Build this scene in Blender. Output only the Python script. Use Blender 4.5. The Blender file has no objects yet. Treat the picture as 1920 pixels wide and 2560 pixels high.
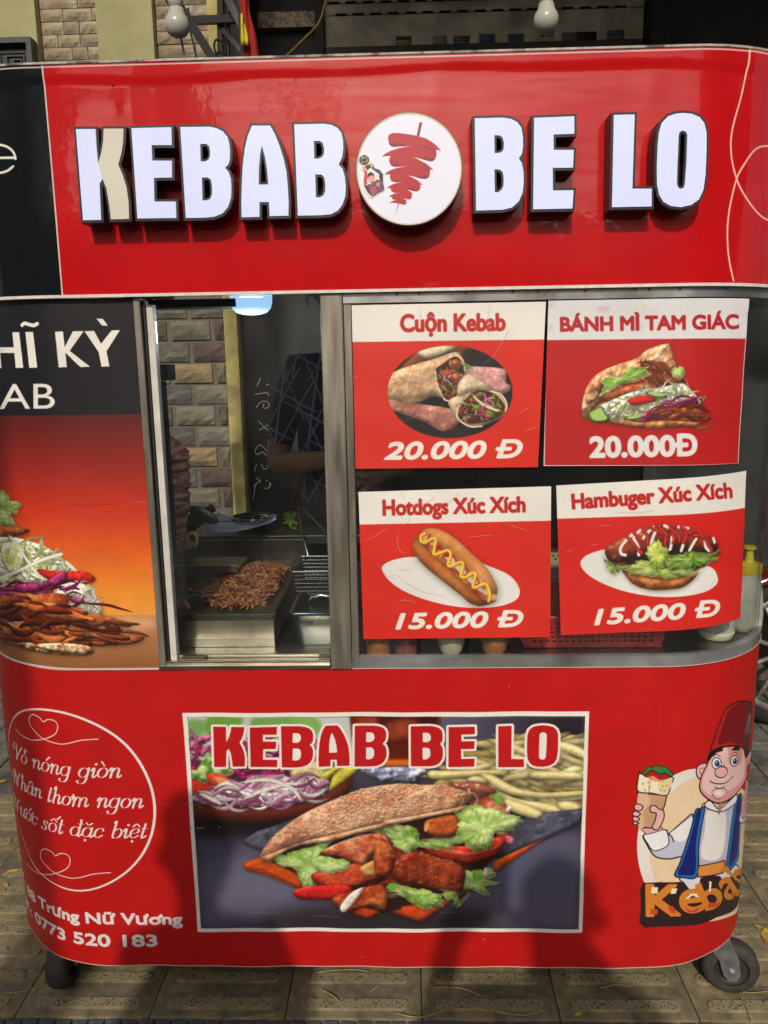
import bpy, bmesh, math, random
import numpy as np
from mathutils import Vector, Matrix
from mathutils.geometry import tessellate_polygon

random.seed(7)
sc = bpy.context.scene
COL = sc.collection
R_ = math.radians

# ------------------------------------------------------------------ camera
CP, CR, CY = R_(10.525), R_(-0.947), R_(-1.597)
FPX = 1920.0
def _axes():
    cy, sy = math.cos(CY), math.sin(CY)
    fwd = np.array([sy*math.cos(CP), cy*math.cos(CP), -math.sin(CP)])
    right = np.array([cy, -sy, 0.0])
    up = np.cross(right, fwd)
    r = math.cos(CR)*right + math.sin(CR)*up
    u = -math.sin(CR)*right + math.cos(CR)*up
    return r, u, fwd
AR, AU, AF = _axes()
CAM = np.array([0.0, -1.45, 1.42])
cd = bpy.data.cameras.new('camera')
cam = bpy.data.objects.new('camera', cd)
COL.objects.link(cam)
cam.matrix_world = Matrix(((AR[0], AU[0], -AF[0], CAM[0]), (AR[1], AU[1], -AF[1], CAM[1]),
                           (AR[2], AU[2], -AF[2], CAM[2]), (0, 0, 0, 1)))
cd.sensor_fit = 'VERTICAL'
cd.sensor_height = 32.0
cd.lens = 32.0*FPX/2560.0
cd.clip_start = 0.02
cd.clip_end = 400
sc.camera = cam

# ------------------------------------------------------------------ daylight
SUN_DIR = Vector((0.10, 1.0, -0.72)).normalized()       # the way the light travels
w = bpy.data.worlds.new('World')
sc.world = w
w.use_nodes = True
nt = w.node_tree
bg = nt.nodes['Background']
sky = nt.nodes.new('ShaderNodeTexSky')
sky.sky_type = 'NISHITA'
sky.sun_disc = False
sky.sun_elevation = math.asin(-SUN_DIR.z)
sky.sun_rotation = math.atan2(-SUN_DIR.x, -SUN_DIR.y)
sky.air_density = 1.0
sky.dust_density = 4.5
sky.ozone_density = 1.0
nt.links.new(sky.outputs[0], bg.inputs[0])
bg.inputs[1].default_value = 0.10
sl = bpy.data.lights.new('sun', 'SUN')
sl.energy = 2.4
sl.angle = R_(0.9)
sl.color = (1.0, 0.93, 0.82)
so = bpy.data.objects.new('sun', sl)
COL.objects.link(so)
so.rotation_euler = SUN_DIR.to_track_quat('-Z', 'Y').to_euler()
so.location = (0, -3, 6)
sc.view_settings.view_transform = 'Standard'
sc.view_settings.look = 'None'
sc.view_settings.exposure = -0.10
sc.view_settings.gamma = 1.0
sc.view_settings.use_curve_mapping = False
sc.cycles.max_bounces = 6
sc.cycles.transparent_max_bounces = 16

# ------------------------------------------------------------------ picture geometry
def ray(px, py):
    px = np.asarray(px, float); py = np.asarray(py, float)
    d = (px[..., None]-960)/FPX*AR - (py[..., None]-1280)/FPX*AU + AF
    return d
def at(px, py, y):
    """the point of the place seen at a pixel, on the upright plane at depth y"""
    d = ray(px, py)
    t = (y-CAM[1])/d[..., 1]
    return CAM + d*t[..., None]
def at3(px, py, y):
    p = at(px, py, y)
    return Vector((float(p[0]), float(p[1]), float(p[2])))
def ground_at(px, py, z=0.0):
    d = ray(px, py)
    t = (z-CAM[2])/d[2]
    p = CAM + d*t
    return Vector((float(p[0]), float(p[1]), float(p[2])))

# cart plan: straight front at y = 0 from XL to XR, quarter rounds of radius RAD
XL, XR, RAD = -0.65, 0.50, 0.30
DEP = 1.02
QA = math.pi*RAD/2
def plan(s, off=0.0):
    """(x, y, nx, ny) at developed length s along the cart's face; off = proud of the face"""
    if s < XL-QA:
        e = XL-QA-s
        x, y, nx, ny = XL-RAD, RAD+e, -1.0, 0.0
    elif s < XL:
        a = (XL-s)/RAD
        nx, ny = -math.sin(a), -math.cos(a)
        x, y = XL+RAD*nx, RAD+RAD*ny
    elif s <= XR:
        x, y, nx, ny = s, 0.0, 0.0, -1.0
    elif s <= XR+QA:
        a = (s-XR)/RAD
        nx, ny = math.sin(a), -math.cos(a)
        x, y = XR+RAD*nx, RAD+RAD*ny
    else:
        e = s-XR-QA
        x, y, nx, ny = XR+RAD, RAD+e, 1.0, 0.0
    return x+nx*off, y+ny*off, nx, ny
def hit(px, py, off=0.0):
    """developed coordinates (s, z) on the cart's face of the point seen at a pixel"""
    px = np.asarray(px, float); py = np.asarray(py, float)
    d = ray(px, py)
    t = (-off-CAM[1])/d[..., 1]
    P = CAM + d*t[..., None]
    s = P[..., 0].copy(); z = P[..., 2].copy()
    rr = RAD+off
    for cx, sg in ((XR, 1), (XL, -1)):
        m = (P[..., 0]-cx)*sg > 0
        a = d[..., 0]**2+d[..., 1]**2
        ox, oy = CAM[0]-cx, CAM[1]-RAD
        b = 2*(d[..., 0]*ox+d[..., 1]*oy)
        c = ox*ox+oy*oy-rr*rr
        q = b*b-4*a*c
        tt = (-b-np.sqrt(np.maximum(q, 0)))/(2*a)
        X = CAM[0]+d[..., 0]*tt-cx; Y = CAM[1]+d[..., 1]*tt-RAD
        ang = np.arctan2(X*sg, -Y)
        far = np.sqrt(np.maximum(-q, 0))/(2*a)          # rays that pass beside the cart run on past the edge
        s = np.where(m, cx+sg*(ang*RAD+far*.6), s)
        z = np.where(m, CAM[2]+d[..., 2]*tt, z)
    return s, z

# ------------------------------------------------------------------ objects
def tag(o, label=None, cat=None, group=None, kind=None):
    if label: o['label'] = label
    if cat: o['category'] = cat
    if group: o['group'] = group
    if kind: o['kind'] = kind
    return o
def thing(name, label, cat, loc=(0, 0, 0), group=None, rz=0.0):
    o = bpy.data.objects.new(name, None)
    COL.objects.link(o)
    o.location = loc
    o.rotation_euler[2] = rz
    o.empty_display_size = .1
    return tag(o, label, cat, group)
def link(name, me, mat=None, parent=None, world=True, smooth=False):
    """a mesh object; verts are given in world space unless world is False"""
    if smooth:
        me.polygons.foreach_set('use_smooth', [True]*len(me.polygons))
    o = bpy.data.objects.new(name, me)
    COL.objects.link(o)
    if mat is not None:
        me.materials.append(mat)
    if parent is not None:
        o.parent = parent
        if world:
            q = parent
            off = Vector((0, 0, 0))
            while q is not None:
                off += q.location; q = q.parent
            me.transform(Matrix.Translation(-off))
    return o
def mesh_of(bm, name='mesh'):
    me = bpy.data.meshes.new(name)
    bm.to_mesh(me); bm.free()
    me.update()
    return me
def obj(name, bm, mat=None, parent=None, smooth=False, world=True):
    return link(name, mesh_of(bm, name), mat, parent, world, smooth)
def smooth_by_angle(o, deg=35):
    me = o.data
    me.polygons.foreach_set('use_smooth', [True]*len(me.polygons))
    try:
        me.set_sharp_from_angle(angle=R_(deg))
    except Exception:
        pass
    return o
def box(bm, x0, x1, y0, y1, z0, z1, bev=0.0, mat=0):
    b = bmesh.new() if bev else bm
    v = [b.verts.new((x, y, z)) for z in (z0, z1) for y in (y0, y1) for x in (x0, x1)]
    for f in ((0, 2, 3, 1), (4, 5, 7, 6), (0, 1, 5, 4), (2, 6, 7, 3), (0, 4, 6, 2), (1, 3, 7, 5)):
        b.faces.new([v[i] for i in f]).material_index = mat
    if bev:
        bmesh.ops.bevel(b, geom=b.edges[:], offset=bev, segments=2, profile=.6, affect='EDGES')
        merge(bm, b)
def merge(bm, b, mtx=None):
    me = bpy.data.meshes.new('tmp')
    b.to_mesh(me); b.free()
    if mtx is not None: me.transform(mtx)
    bm.from_mesh(me)
    bpy.data.meshes.remove(me)
def newbox(x0, x1, y0, y1, z0, z1, bev=0.0):
    bm = bmesh.new(); box(bm, x0, x1, y0, y1, z0, z1, bev); return bm
def frames_along(pts):
    T = []
    n = len(pts)
    for i in range(n):
        t = (pts[min(i+1, n-1)]-pts[max(i-1, 0)])
        T.append(t.normalized() if t.length > 1e-9 else Vector((0, 0, 1)))
    ref = Vector((0, 0, 1)) if abs(T[0].z) < .9 else Vector((1, 0, 0))
    N = T[0].cross(ref).normalized()
    out = []
    for t in T:
        N = (N-t*N.dot(t))
        N = N.normalized() if N.length > 1e-6 else t.orthogonal().normalized()
        out.append((t, N, t.cross(N)))
    return out
def tube(bm, pts, rad, seg=8, cap=True):
    pts = [Vector(p) for p in pts]
    rad = rad if isinstance(rad, (list, tuple)) else [rad]*len(pts)
    fr = frames_along(pts)
    rings = []
    for p, r, (t, n, b) in zip(pts, rad, fr):
        rings.append([bm.verts.new(p+n*(r*math.cos(2*math.pi*k/seg))+b*(r*math.sin(2*math.pi*k/seg))) for k in range(seg)])
    for a, b in zip(rings, rings[1:]):
        for k in range(seg):
            bm.faces.new((a[k], a[(k+1) % seg], b[(k+1) % seg], b[k]))
    if cap:
        bm.faces.new(rings[0][::-1]); bm.faces.new(rings[-1])
def lathe(bm, prof, c=(0, 0, 0), seg=24, axis='z', cap=True):
    """prof: list of (radius, height)"""
    rings = []
    for r, h in prof:
        ring = []
        for k in range(seg):
            a = 2*math.pi*k/seg
            x, y = r*math.cos(a), r*math.sin(a)
            p = {'z': (x, y, h), 'x': (h, x, y), 'y': (y, h, x)}[axis]
            ring.append(bm.verts.new((p[0]+c[0], p[1]+c[1], p[2]+c[2])))
        rings.append(ring)
    for a, b in zip(rings, rings[1:]):
        for k in range(seg):
            bm.faces.new((a[k], a[(k+1) % seg], b[(k+1) % seg], b[k]))
    if cap:
        bm.faces.new(rings[0][::-1]); bm.faces.new(rings[-1])
def crom(pts, n=8, closed=False):
    """Catmull-Rom through 2-D or 3-D points"""
    P = np.asarray(pts, float)
    if closed:
        P = np.vstack([P[-1], P, P[0], P[1]])
    else:
        P = np.vstack([2*P[0]-P[1], P, 2*P[-1]-P[-2]])
    out = []
    for i in range(1, len(P)-2):
        p0, p1, p2, p3 = P[i-1:i+3]
        for k in range(n):
            t = k/n
            out.append(.5*((2*p1)+(-p0+p2)*t+(2*p0-5*p1+4*p2-p3)*t*t+(-p0+3*p1-3*p2+p3)*t**3))
    if not closed: out.append(P[-2])
    return np.array(out)
def extrude_rings(bm, rings, y0, y1, bev=0.0):
    """rings of (x, z) points, outer first then holes, drawn out from y0 (back) to y1 (front)"""
    tris = tessellate_polygon([[Vector((p[0], p[1], 0)) for p in r] for r in rings])
    flat = [p for r in rings for p in r]
    F = [bm.verts.new((p[0], y1, p[1])) for p in flat]
    B = [bm.verts.new((p[0], y0, p[1])) for p in flat]
    for a, b, c in tris:
        try: bm.faces.new((F[a], F[b], F[c]))
        except ValueError: pass
        try: bm.faces.new((B[c], B[b], B[a]))
        except ValueError: pass
    i = 0
    for r in rings:
        n = len(r)
        for k in range(n):
            a, b = i+k, i+(k+1) % n
            bm.faces.new((F[a], B[a], B[b], F[b]))
        i += n
    bmesh.ops.recalc_face_normals(bm, faces=bm.faces[:])
def grow(ring, d, hole=False):
    """offset a closed ring outward by d (inward for a hole's ring)"""
    P = np.asarray(ring, float)
    n = len(P)
    area = 0.5*sum(P[i][0]*P[(i+1) % n][1]-P[(i+1) % n][0]*P[i][1] for i in range(n))
    sg = 1 if area > 0 else -1
    if hole: sg = -sg
    out = []
    for i in range(n):
        a, b, c = P[i-1], P[i], P[(i+1) % n]
        e1 = (b-a)/(np.linalg.norm(b-a)+1e-12); e2 = (c-b)/(np.linalg.norm(c-b)+1e-12)
        n1 = np.array([e1[1], -e1[0]])*sg; n2 = np.array([e2[1], -e2[0]])*sg
        m = n1+n2
        L = np.linalg.norm(m)
        m = n1 if L < 1e-6 else m/L
        k = max(.45, float(m.dot(n1)))
        out.append(b+m*d/k)
    return np.array(out)

# ------------------------------------------------------------------ materials
MATS = {}
def P_mat(name, color, rough=.5, metal=0.0, spec=.5, noise=0.0, nscale=20.0, bump=0.0, bscale=60.0, coat=0.0,
          color2=None, c2scale=6.0, c2lo=.45, c2hi=.6, emit=None, estr=0.0, detail=6.0, trans=0.0, rnoise=0.0, stretch=None, ior=1.5, subs=0.0):
    """principled material whose colour wanders with noise and which has fine relief"""
    if name in MATS: return MATS[name]
    m = bpy.data.materials.new(name)
    m.use_nodes = True
    t = m.node_tree; N = t.nodes; L = t.links
    b = N['Principled BSDF']
    b.inputs['Roughness'].default_value = rough
    b.inputs['Metallic'].default_value = metal
    b.inputs['Specular IOR Level'].default_value = spec
    b.inputs['IOR'].default_value = ior
    b.inputs['Coat Weight'].default_value = coat
    b.inputs['Transmission Weight'].default_value = trans
    b.inputs['Subsurface Weight'].default_value = subs
    b.inputs['Coat Roughness'].default_value = .06
    tc = N.new('ShaderNodeTexCoord')
    src = tc.outputs['Object']
    if stretch:
        mp = N.new('ShaderNodeMapping'); mp.inputs['Scale'].default_value = stretch
        L.new(src, mp.inputs[0]); src = mp.outputs[0]
    col = None
    if noise or color2:
        nz = N.new('ShaderNodeTexNoise'); nz.inputs['Scale'].default_value = nscale; nz.inputs['Detail'].default_value = detail
        L.new(src, nz.inputs['Vector'])
        mr = N.new('ShaderNodeMapRange'); mr.inputs['From Min'].default_value = .3; mr.inputs['From Max'].default_value = .7
        mr.inputs['To Min'].default_value = 1-noise; mr.inputs['To Max'].default_value = 1+noise
        L.new(nz.outputs['Fac'], mr.inputs['Value'])
        hs = N.new('ShaderNodeHueSaturation'); L.new(mr.outputs[0], hs.inputs['Value'])
        hs.inputs['Color'].default_value = (*color, 1)
        if color2:
            n2 = N.new('ShaderNodeTexNoise'); n2.inputs['Scale'].default_value = c2scale; n2.inputs['Detail'].default_value = 8
            L.new(src, n2.inputs['Vector'])
            rp = N.new('ShaderNodeValToRGB'); rp.color_ramp.elements[0].position = c2lo; rp.color_ramp.elements[1].position = c2hi
            L.new(n2.outputs['Fac'], rp.inputs[0])
            mx = N.new('ShaderNodeMix'); mx.data_type = 'RGBA'
            mx.inputs['A'].default_value = (*color, 1); mx.inputs['B'].default_value = (*color2, 1)
            L.new(rp.outputs[0], mx.inputs['Factor'])
            L.new(mx.outputs['Result'], hs.inputs['Color'])
        L.new(hs.outputs[0], b.inputs['Base Color'])
        if rnoise:
            m2 = N.new('ShaderNodeMapRange'); m2.inputs['From Min'].default_value = .3; m2.inputs['From Max'].default_value = .7
            m2.inputs['To Min'].default_value = max(0, rough-rnoise); m2.inputs['To Max'].default_value = min(1, rough+rnoise)
            L.new(nz.outputs['Fac'], m2.inputs['Value']); L.new(m2.outputs[0], b.inputs['Roughness'])
    else:
        b.inputs['Base Color'].default_value = (*color, 1)
    if bump:
        nb = N.new('ShaderNodeTexNoise'); nb.inputs['Scale'].default_value = bscale; nb.inputs['Detail'].default_value = 6
        L.new(src, nb.inputs['Vector'])
        bp = N.new('ShaderNodeBump'); bp.inputs['Strength'].default_value = 1.0; bp.inputs['Distance'].default_value = bump
        L.new(nb.outputs['Fac'], bp.inputs['Height']); L.new(bp.outputs[0], b.inputs['Normal'])
    if emit:
        b.inputs['Emission Color'].default_value = (*emit, 1); b.inputs['Emission Strength'].default_value = estr
    MATS[name] = m
    return m
def glass_mat(name, tint=(.93, .96, .95), dirt=0.03, rough=0.02):
    if name in MATS: return MATS[name]
    m = bpy.data.materials.new(name); m.use_nodes = True
    t = m.node_tree; N = t.nodes; L = t.links
    N.clear()
    out = N.new('ShaderNodeOutputMaterial')
    tr = N.new('ShaderNodeBsdfTransparent'); tr.inputs[0].default_value = (*tint, 1)
    gl = N.new('ShaderNodeBsdfGlossy'); gl.inputs['Roughness'].default_value = rough
    lw = N.new('ShaderNodeLayerWeight'); lw.inputs[0].default_value = .5      # Schlick's curve, the same from both sides of the pane
    pw = N.new('ShaderNodeMath'); pw.operation = 'POWER'; pw.inputs[1].default_value = 5; L.new(lw.outputs['Facing'], pw.inputs[0])
    fr = N.new('ShaderNodeMath'); fr.operation = 'MULTIPLY_ADD'; fr.inputs[1].default_value = .93; fr.inputs[2].default_value = .035; L.new(pw.outputs[0], fr.inputs[0])
    mx = N.new('ShaderNodeMixShader')
    L.new(fr.outputs[0], mx.inputs[0]); L.new(tr.outputs[0], mx.inputs[1]); L.new(gl.outputs[0], mx.inputs[2])
    df = N.new('ShaderNodeBsdfDiffuse'); df.inputs[0].default_value = (.7, .7, .66, 1)
    tc = N.new('ShaderNodeTexCoord')
    nz = N.new('ShaderNodeTexNoise'); nz.inputs['Scale'].default_value = 5; nz.inputs['Detail'].default_value = 9; nz.inputs['Distortion'].default_value = .6
    L.new(tc.outputs['Object'], nz.inputs['Vector'])
    mr = N.new('ShaderNodeMapRange'); mr.inputs['From Min'].default_value = .4; mr.inputs['From Max'].default_value = .75
    mr.inputs['To Min'].default_value = dirt*.3; mr.inputs['To Max'].default_value = dirt*2
    L.new(nz.outputs['Fac'], mr.inputs['Value'])
    m2 = N.new('ShaderNodeMixShader')
    L.new(mr.outputs[0], m2.inputs[0]); L.new(mx.outputs[0], m2.inputs[1]); L.new(df.outputs[0], m2.inputs[2])
    L.new(m2.outputs[0], out.inputs[0])
    MATS[name] = m
    return m
# ------------------------------------------------------------------ print painter (fills pixel arrays that become flat prints)
_rs = np.random.RandomState(11)
def _cubic_up(g, n):
    """smooth periodic upsampling of a small random grid to n x n"""
    k = g.shape[0]
    t = np.arange(n)*k/n
    i = t.astype(int); f = t-i; f = f*f*(3-2*f)
    a = g[i % k][:, i % k]; b = g[i % k][:, (i+1) % k]; c = g[(i+1) % k][:, i % k]; d = g[(i+1) % k][:, (i+1) % k]
    fx = f[None, :]; fy = f[:, None]
    return a*(1-fx)*(1-fy)+b*fx*(1-fy)+c*(1-fx)*fy+d*fx*fy
def _fbm(n, k0, octs, gain=.55):
    out = np.zeros((n, n)); amp = 1.0; tot = 0
    for o in range(octs):
        k = k0*2**o
        if k > n: break
        out += amp*_cubic_up(_rs.rand(k, k), n); tot += amp; amp *= gain
    return (out/tot).astype(np.float32)
NZ = {k: _fbm(1024, k, 6) for k in (8, 24, 64, 160)}
def noise_patch(k, h, w):
    a = NZ[k]
    oy, ox = _rs.randint(0, 1024, 2)
    iy = (np.arange(h)+oy) % 1024; ix = (np.arange(w)+ox) % 1024
    return (a[iy][:, ix]-.5)*2
def blur(a, r):
    r = int(round(r))
    if r < 1: return a
    for _ in range(2):
        for ax in (0, 1):
            p = np.pad(a, [(r+1, r) if i == ax else (0, 0) for i in range(a.ndim)], mode='edge')
            c = np.cumsum(p, axis=ax)
            n = a.shape[ax]
            lo = [slice(None)]*a.ndim; hi = [slice(None)]*a.ndim
            hi[ax] = slice(2*r+1, 2*r+1+n); lo[ax] = slice(0, n)
            a = (c[tuple(hi)]-c[tuple(lo)])/(2*r+1)
    return a
def V(ox, oy, k):
    """turns coordinates read in an enlarged view into photograph pixels"""
    def f(*p):
        if len(p) == 1: p = p[0]
        a = np.asarray(p, float).reshape(-1, 2)
        return a*k+np.array([ox, oy])
    return f
SS = 3
class Canvas:
    def __init__(self, s0, s1, z0, z1, res=.0009, base=(200, 30, 30), off=0.0):
        self.s0, self.s1, self.z0, self.z1, self.res, self.off = s0, s1, z0, z1, res, off
        self.w = int(math.ceil((s1-s0)/res)); self.h = int(math.ceil((z1-z0)/res))
        self.a = np.empty((self.h, self.w, 3), np.float32)
        self.a[:] = np.array(base, np.float32)/255
        self.k = .000757/res                     # canvas pixels per photograph pixel
    def P(self, pts):
        p = np.asarray(pts, float).reshape(-1, 2)
        s, z = hit(p[:, 0], p[:, 1], self.off)
        return np.stack([(s-self.s0)/self.res, (self.z1-z)/self.res], 1)
    def Q(self, sz):
        p = np.asarray(sz, float).reshape(-1, 2)
        return np.stack([(p[:, 0]-self.s0)/self.res, (self.z1-p[:, 1])/self.res], 1)
    def cover(self, E, pad=0):
        """even-odd coverage of an edge soup E (n, 2, 2) in canvas pixels -> slices and alpha"""
        lo = np.floor(E.reshape(-1, 2).min(0)-1-pad).astype(int); hi = np.ceil(E.reshape(-1, 2).max(0)+1+pad).astype(int)
        x0, y0 = max(lo[0], 0), max(lo[1], 0); x1, y1 = min(hi[0], self.w), min(hi[1], self.h)
        if x1 <= x0 or y1 <= y0: return None
        W, H = (x1-x0)*SS, (y1-y0)*SS
        acc = np.zeros((H, W+1), np.int32)
        e = (E-np.array([x0, y0]))*SS
        for (ax, ay), (bx, by) in e:
            if ay == by: continue
            if ay > by: ax, ay, bx, by = bx, by, ax, ay
            r0 = max(0, int(math.ceil(ay-.5))); r1 = min(H, int(math.ceil(by-.5)))
            if r1 <= r0: continue
            ys = np.arange(r0, r1)+.5
            xs = ax+(ys-ay)*(bx-ax)/(by-ay)
            c = np.clip(np.ceil(xs-.5).astype(int), 0, W)
            acc[np.arange(r0, r1), c] += 1
        m = (np.cumsum(acc, 1)[:, :W] & 1).astype(np.float32)
        m = m.reshape(y1-y0, SS, x1-x0, SS).mean((1, 3))
        return (slice(y0, y1), slice(x0, x1)), m
    def edges(self, C):
        return np.stack([C, np.roll(C, -1, 0)], 1)
    def put(self, sl, m, color):
        c = np.asarray(color, np.float32)
        if c.ndim == 1: c = c/255
        self.a[sl] = self.a[sl]*(1-m[..., None])+c*m[..., None]
    def fill(self, pts, color, smooth=False, alpha=1.0, feather=0, sz=False, holes=()):
        rings = [pts]+list(holes)
        ee = []
        for r in rings:
            r = crom(r, 6, True) if smooth else np.asarray(r, float).reshape(-1, 2)
            ee.append(self.edges(self.Q(r) if sz else self.P(r)))
        fe = feather*self.k
        r = self.cover(np.concatenate(ee), pad=int(3*fe))
        if r is None: return
        sl, m = r
        if fe >= 1: m = blur(m, fe)
        self.put(sl, m*alpha, color)
    def dist(self, E, wid):
        """distance-based coverage of line pieces; wid = half widths in canvas px (scalar or per edge)"""
        wid = np.broadcast_to(np.asarray(wid, float), (len(E),))
        mw = wid.max()+2
        lo = np.floor(E.reshape(-1, 2).min(0)-mw).astype(int); hi = np.ceil(E.reshape(-1, 2).max(0)+mw).astype(int)
        x0, y0 = max(lo[0], 0), max(lo[1], 0); x1, y1 = min(hi[0], self.w), min(hi[1], self.h)
        if x1 <= x0 or y1 <= y0: return None
        m = np.zeros((y1-y0, x1-x0), np.float32)
        for (a, b), wd in zip(E, wid):
            u0 = int(max(x0, math.floor(min(a[0], b[0])-wd-2))); u1 = int(min(x1, math.ceil(max(a[0], b[0])+wd+2)))
            v0 = int(max(y0, math.floor(min(a[1], b[1])-wd-2))); v1 = int(min(y1, math.ceil(max(a[1], b[1])+wd+2)))
            if u1 <= u0 or v1 <= v0: continue
            X = np.arange(u0, u1)[None, :]+.5-a[0]; Y = np.arange(v0, v1)[:, None]+.5-a[1]
            dx, dy = b[0]-a[0], b[1]-a[1]; L = dx*dx+dy*dy+1e-9
            t = np.clip((X*dx+Y*dy)/L, 0, 1)
            D = np.sqrt((X-t*dx)**2+(Y-t*dy)**2)
            c = np.clip(wd-D+.5, 0, 1)
            s = m[v0-y0:v1-y0, u0-x0:u1-x0]
            np.maximum(s, c, out=s)
        return (slice(y0, y1), slice(x0, x1)), m
    def line(self, pts, width, color, smooth=False, closed=False, sz=False, alpha=1.0, taper=False, feather=0):
        if smooth: pts = crom(pts, 8, closed)
        C = self.Q(pts) if sz else self.P(pts)
        if closed: C = np.vstack([C, C[:1]])
        E = np.stack([C[:-1], C[1:]], 1)
        wd = np.full(len(E), width*self.k/2)
        if taper:
            t = (np.arange(len(E))+.5)/len(E)
            wd = wd*np.clip(np.sin(t*np.pi)**.6, .15, 1)
        r = self.dist(E, wd)
        if r is None: return
        sl, m = r
        if feather: m = blur(m, feather*self.k)
        self.put(sl, m*alpha, color)
    def ell(self, c, rx, ry, color, rot=0, n=36, **kw):
        a = np.linspace(0, 2*np.pi, n, endpoint=False)
        x = rx*np.cos(a); y = ry*np.sin(a); cr, sr = math.cos(R_(rot)), math.sin(R_(rot))
        self.fill(np.stack([c[0]+x*cr-y*sr, c[1]+x*sr+y*cr], 1), color, **kw)
    def ellipts(self, c, rx, ry, rot=0, n=28, wob=0.0):
        a = np.linspace(0, 2*np.pi, n, endpoint=False)
        q = 1+wob*(_rs.rand(n)-.5)*2
        x = rx*np.cos(a)*q; y = ry*np.sin(a)*q; cr, sr = math.cos(R_(rot)), math.sin(R_(rot))
        return np.stack([c[0]+x*cr-y*sr, c[1]+x*sr+y*cr], 1)
    def grad(self, pts, c0, c1, p0, p1, smooth=False, feather=0, alpha=1.0):
        r = crom(pts, 6, True) if smooth else np.asarray(pts, float)
        fe = feather*self.k
        q = self.cover(self.edges(self.P(r)), pad=int(3*fe))
        if q is None: return
        sl, m = q
        if fe >= 1: m = blur(m, fe)
        a, b = self.P([p0, p1])
        d = b-a
        X = np.arange(sl[1].start, sl[1].stop)[None, :]-a[0]; Y = np.arange(sl[0].start, sl[0].stop)[:, None]-a[1]
        t = np.clip((X*d[0]+Y*d[1])/(d@d), 0, 1)[..., None]
        self.put(sl, m*alpha, ((1-t)*np.array(c0)+t*np.array(c1)).astype(np.float32)/255)
    def lump(self, pts, color, r=8, k=2.2, nz=.18, ns=64, tex=.35, smooth=True, light=(-.5, -.85), edge=.35, color2=None, feather=0, spec=0.0, alpha=1.0, drop=.42):
        """a shape with rounded, textured shading, as a photograph of food printed on vinyl shows"""
        p = crom(pts, 6, True) if smooth else np.asarray(pts, float)
        fe = feather*self.k
        q = self.cover(self.edges(self.P(p)), pad=int(3*fe)+2)
        if q is None: return
        sl, m = q
        rr = max(1, r*self.k)
        if drop and r >= 4:      # soft drop shadow painted into the print under each piece of food
            dx, dy = int(r*.25*self.k), int(r*.5*self.k)
            pd = int(2*rr)+max(dx, dy)+2
            y0, x0 = sl[0].start, sl[1].start
            Y0, X0, Y1, X1 = max(0, y0-pd), max(0, x0-pd), min(self.h, sl[0].stop+pd), min(self.w, sl[1].stop+pd)
            big = np.zeros((Y1-Y0, X1-X0), np.float32)
            big[y0-Y0:y0-Y0+m.shape[0], x0-X0:x0-X0+m.shape[1]] = m
            big = blur(np.roll(big, (dy, dx), (0, 1)), rr*.7)*drop
            self.a[Y0:Y1, X0:X1] *= (1-big)[..., None]
        H = blur(m, rr)
        n1 = noise_patch(ns, *m.shape); n2 = noise_patch(160, *m.shape)
        hh = H*rr*1.15+blur(n1, 1.3)*tex*rr*.55+n2*.12*min(tex, .8)
        gy, gx = np.gradient(hh)
        L = -(gx*light[0]+gy*light[1])*-1
        L = L*k*.5
        shade = 1+np.clip(-L, -.75, .75)
        shade = blur(shade, .6)*(1-edge*(1-np.clip(H*1.6-.55, 0, 1)))
        c = np.array(color, np.float32)/255
        col = np.broadcast_to(c, m.shape+(3,)).copy()
        if color2 is not None:
            t = np.clip(n1*2.2+.5, 0, 1)[..., None]
            col = col*(1-t)+np.array(color2, np.float32)/255*t
        col = col*(shade*(1+nz*n2))[..., None]
        if spec: 
            s = np.clip((-L+n2*.25)*1.6-.45, 0, 1)*spec
            col = col+s[..., None]
        if fe >= 1: m = blur(m, fe)
        self.put(sl, m*alpha, np.clip(col, 0, 1))
    def photo_finish(self, pts, soft=.7, grain=.03):
        """slight softness and grain, as a photograph enlarged on vinyl has"""
        r = self.cover(self.edges(self.P(pts)))
        sl, m = r
        b = blur(self.a[sl], 1)*soft+self.a[sl]*(1-soft)
        g = _rs.randn(*m.shape)*grain
        self.a[sl] = self.a[sl]*(1-m[..., None])+(b*(1+g[..., None]))*m[..., None]
    def clip_in(self):
        self._keep = self.a.copy()
    def clip_out(self, pts):
        r = self.cover(self.edges(self.P(pts)))
        m = np.zeros((self.h, self.w), np.float32); m[r[0]] = r[1]
        self.a = self._keep*(1-m[..., None])+self.a*m[..., None]
    def soften(self, x0, y0, x1, y1, r):
        C = self.P([(x0, y0), (x1, y1)]); a = np.floor(C.min(0)).astype(int); b = np.ceil(C.max(0)).astype(int)
        sl = (slice(max(0, a[1]), min(self.h, b[1])), slice(max(0, a[0]), min(self.w, b[0])))
        self.a[sl] = blur(self.a[sl], r*self.k)
    def wear(self, amt=.03, k=24):
        n = noise_patch(k, self.h, self.w) if self.h <= 4096 else 0
        self.a *= (1+amt*n)[..., None]
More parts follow.
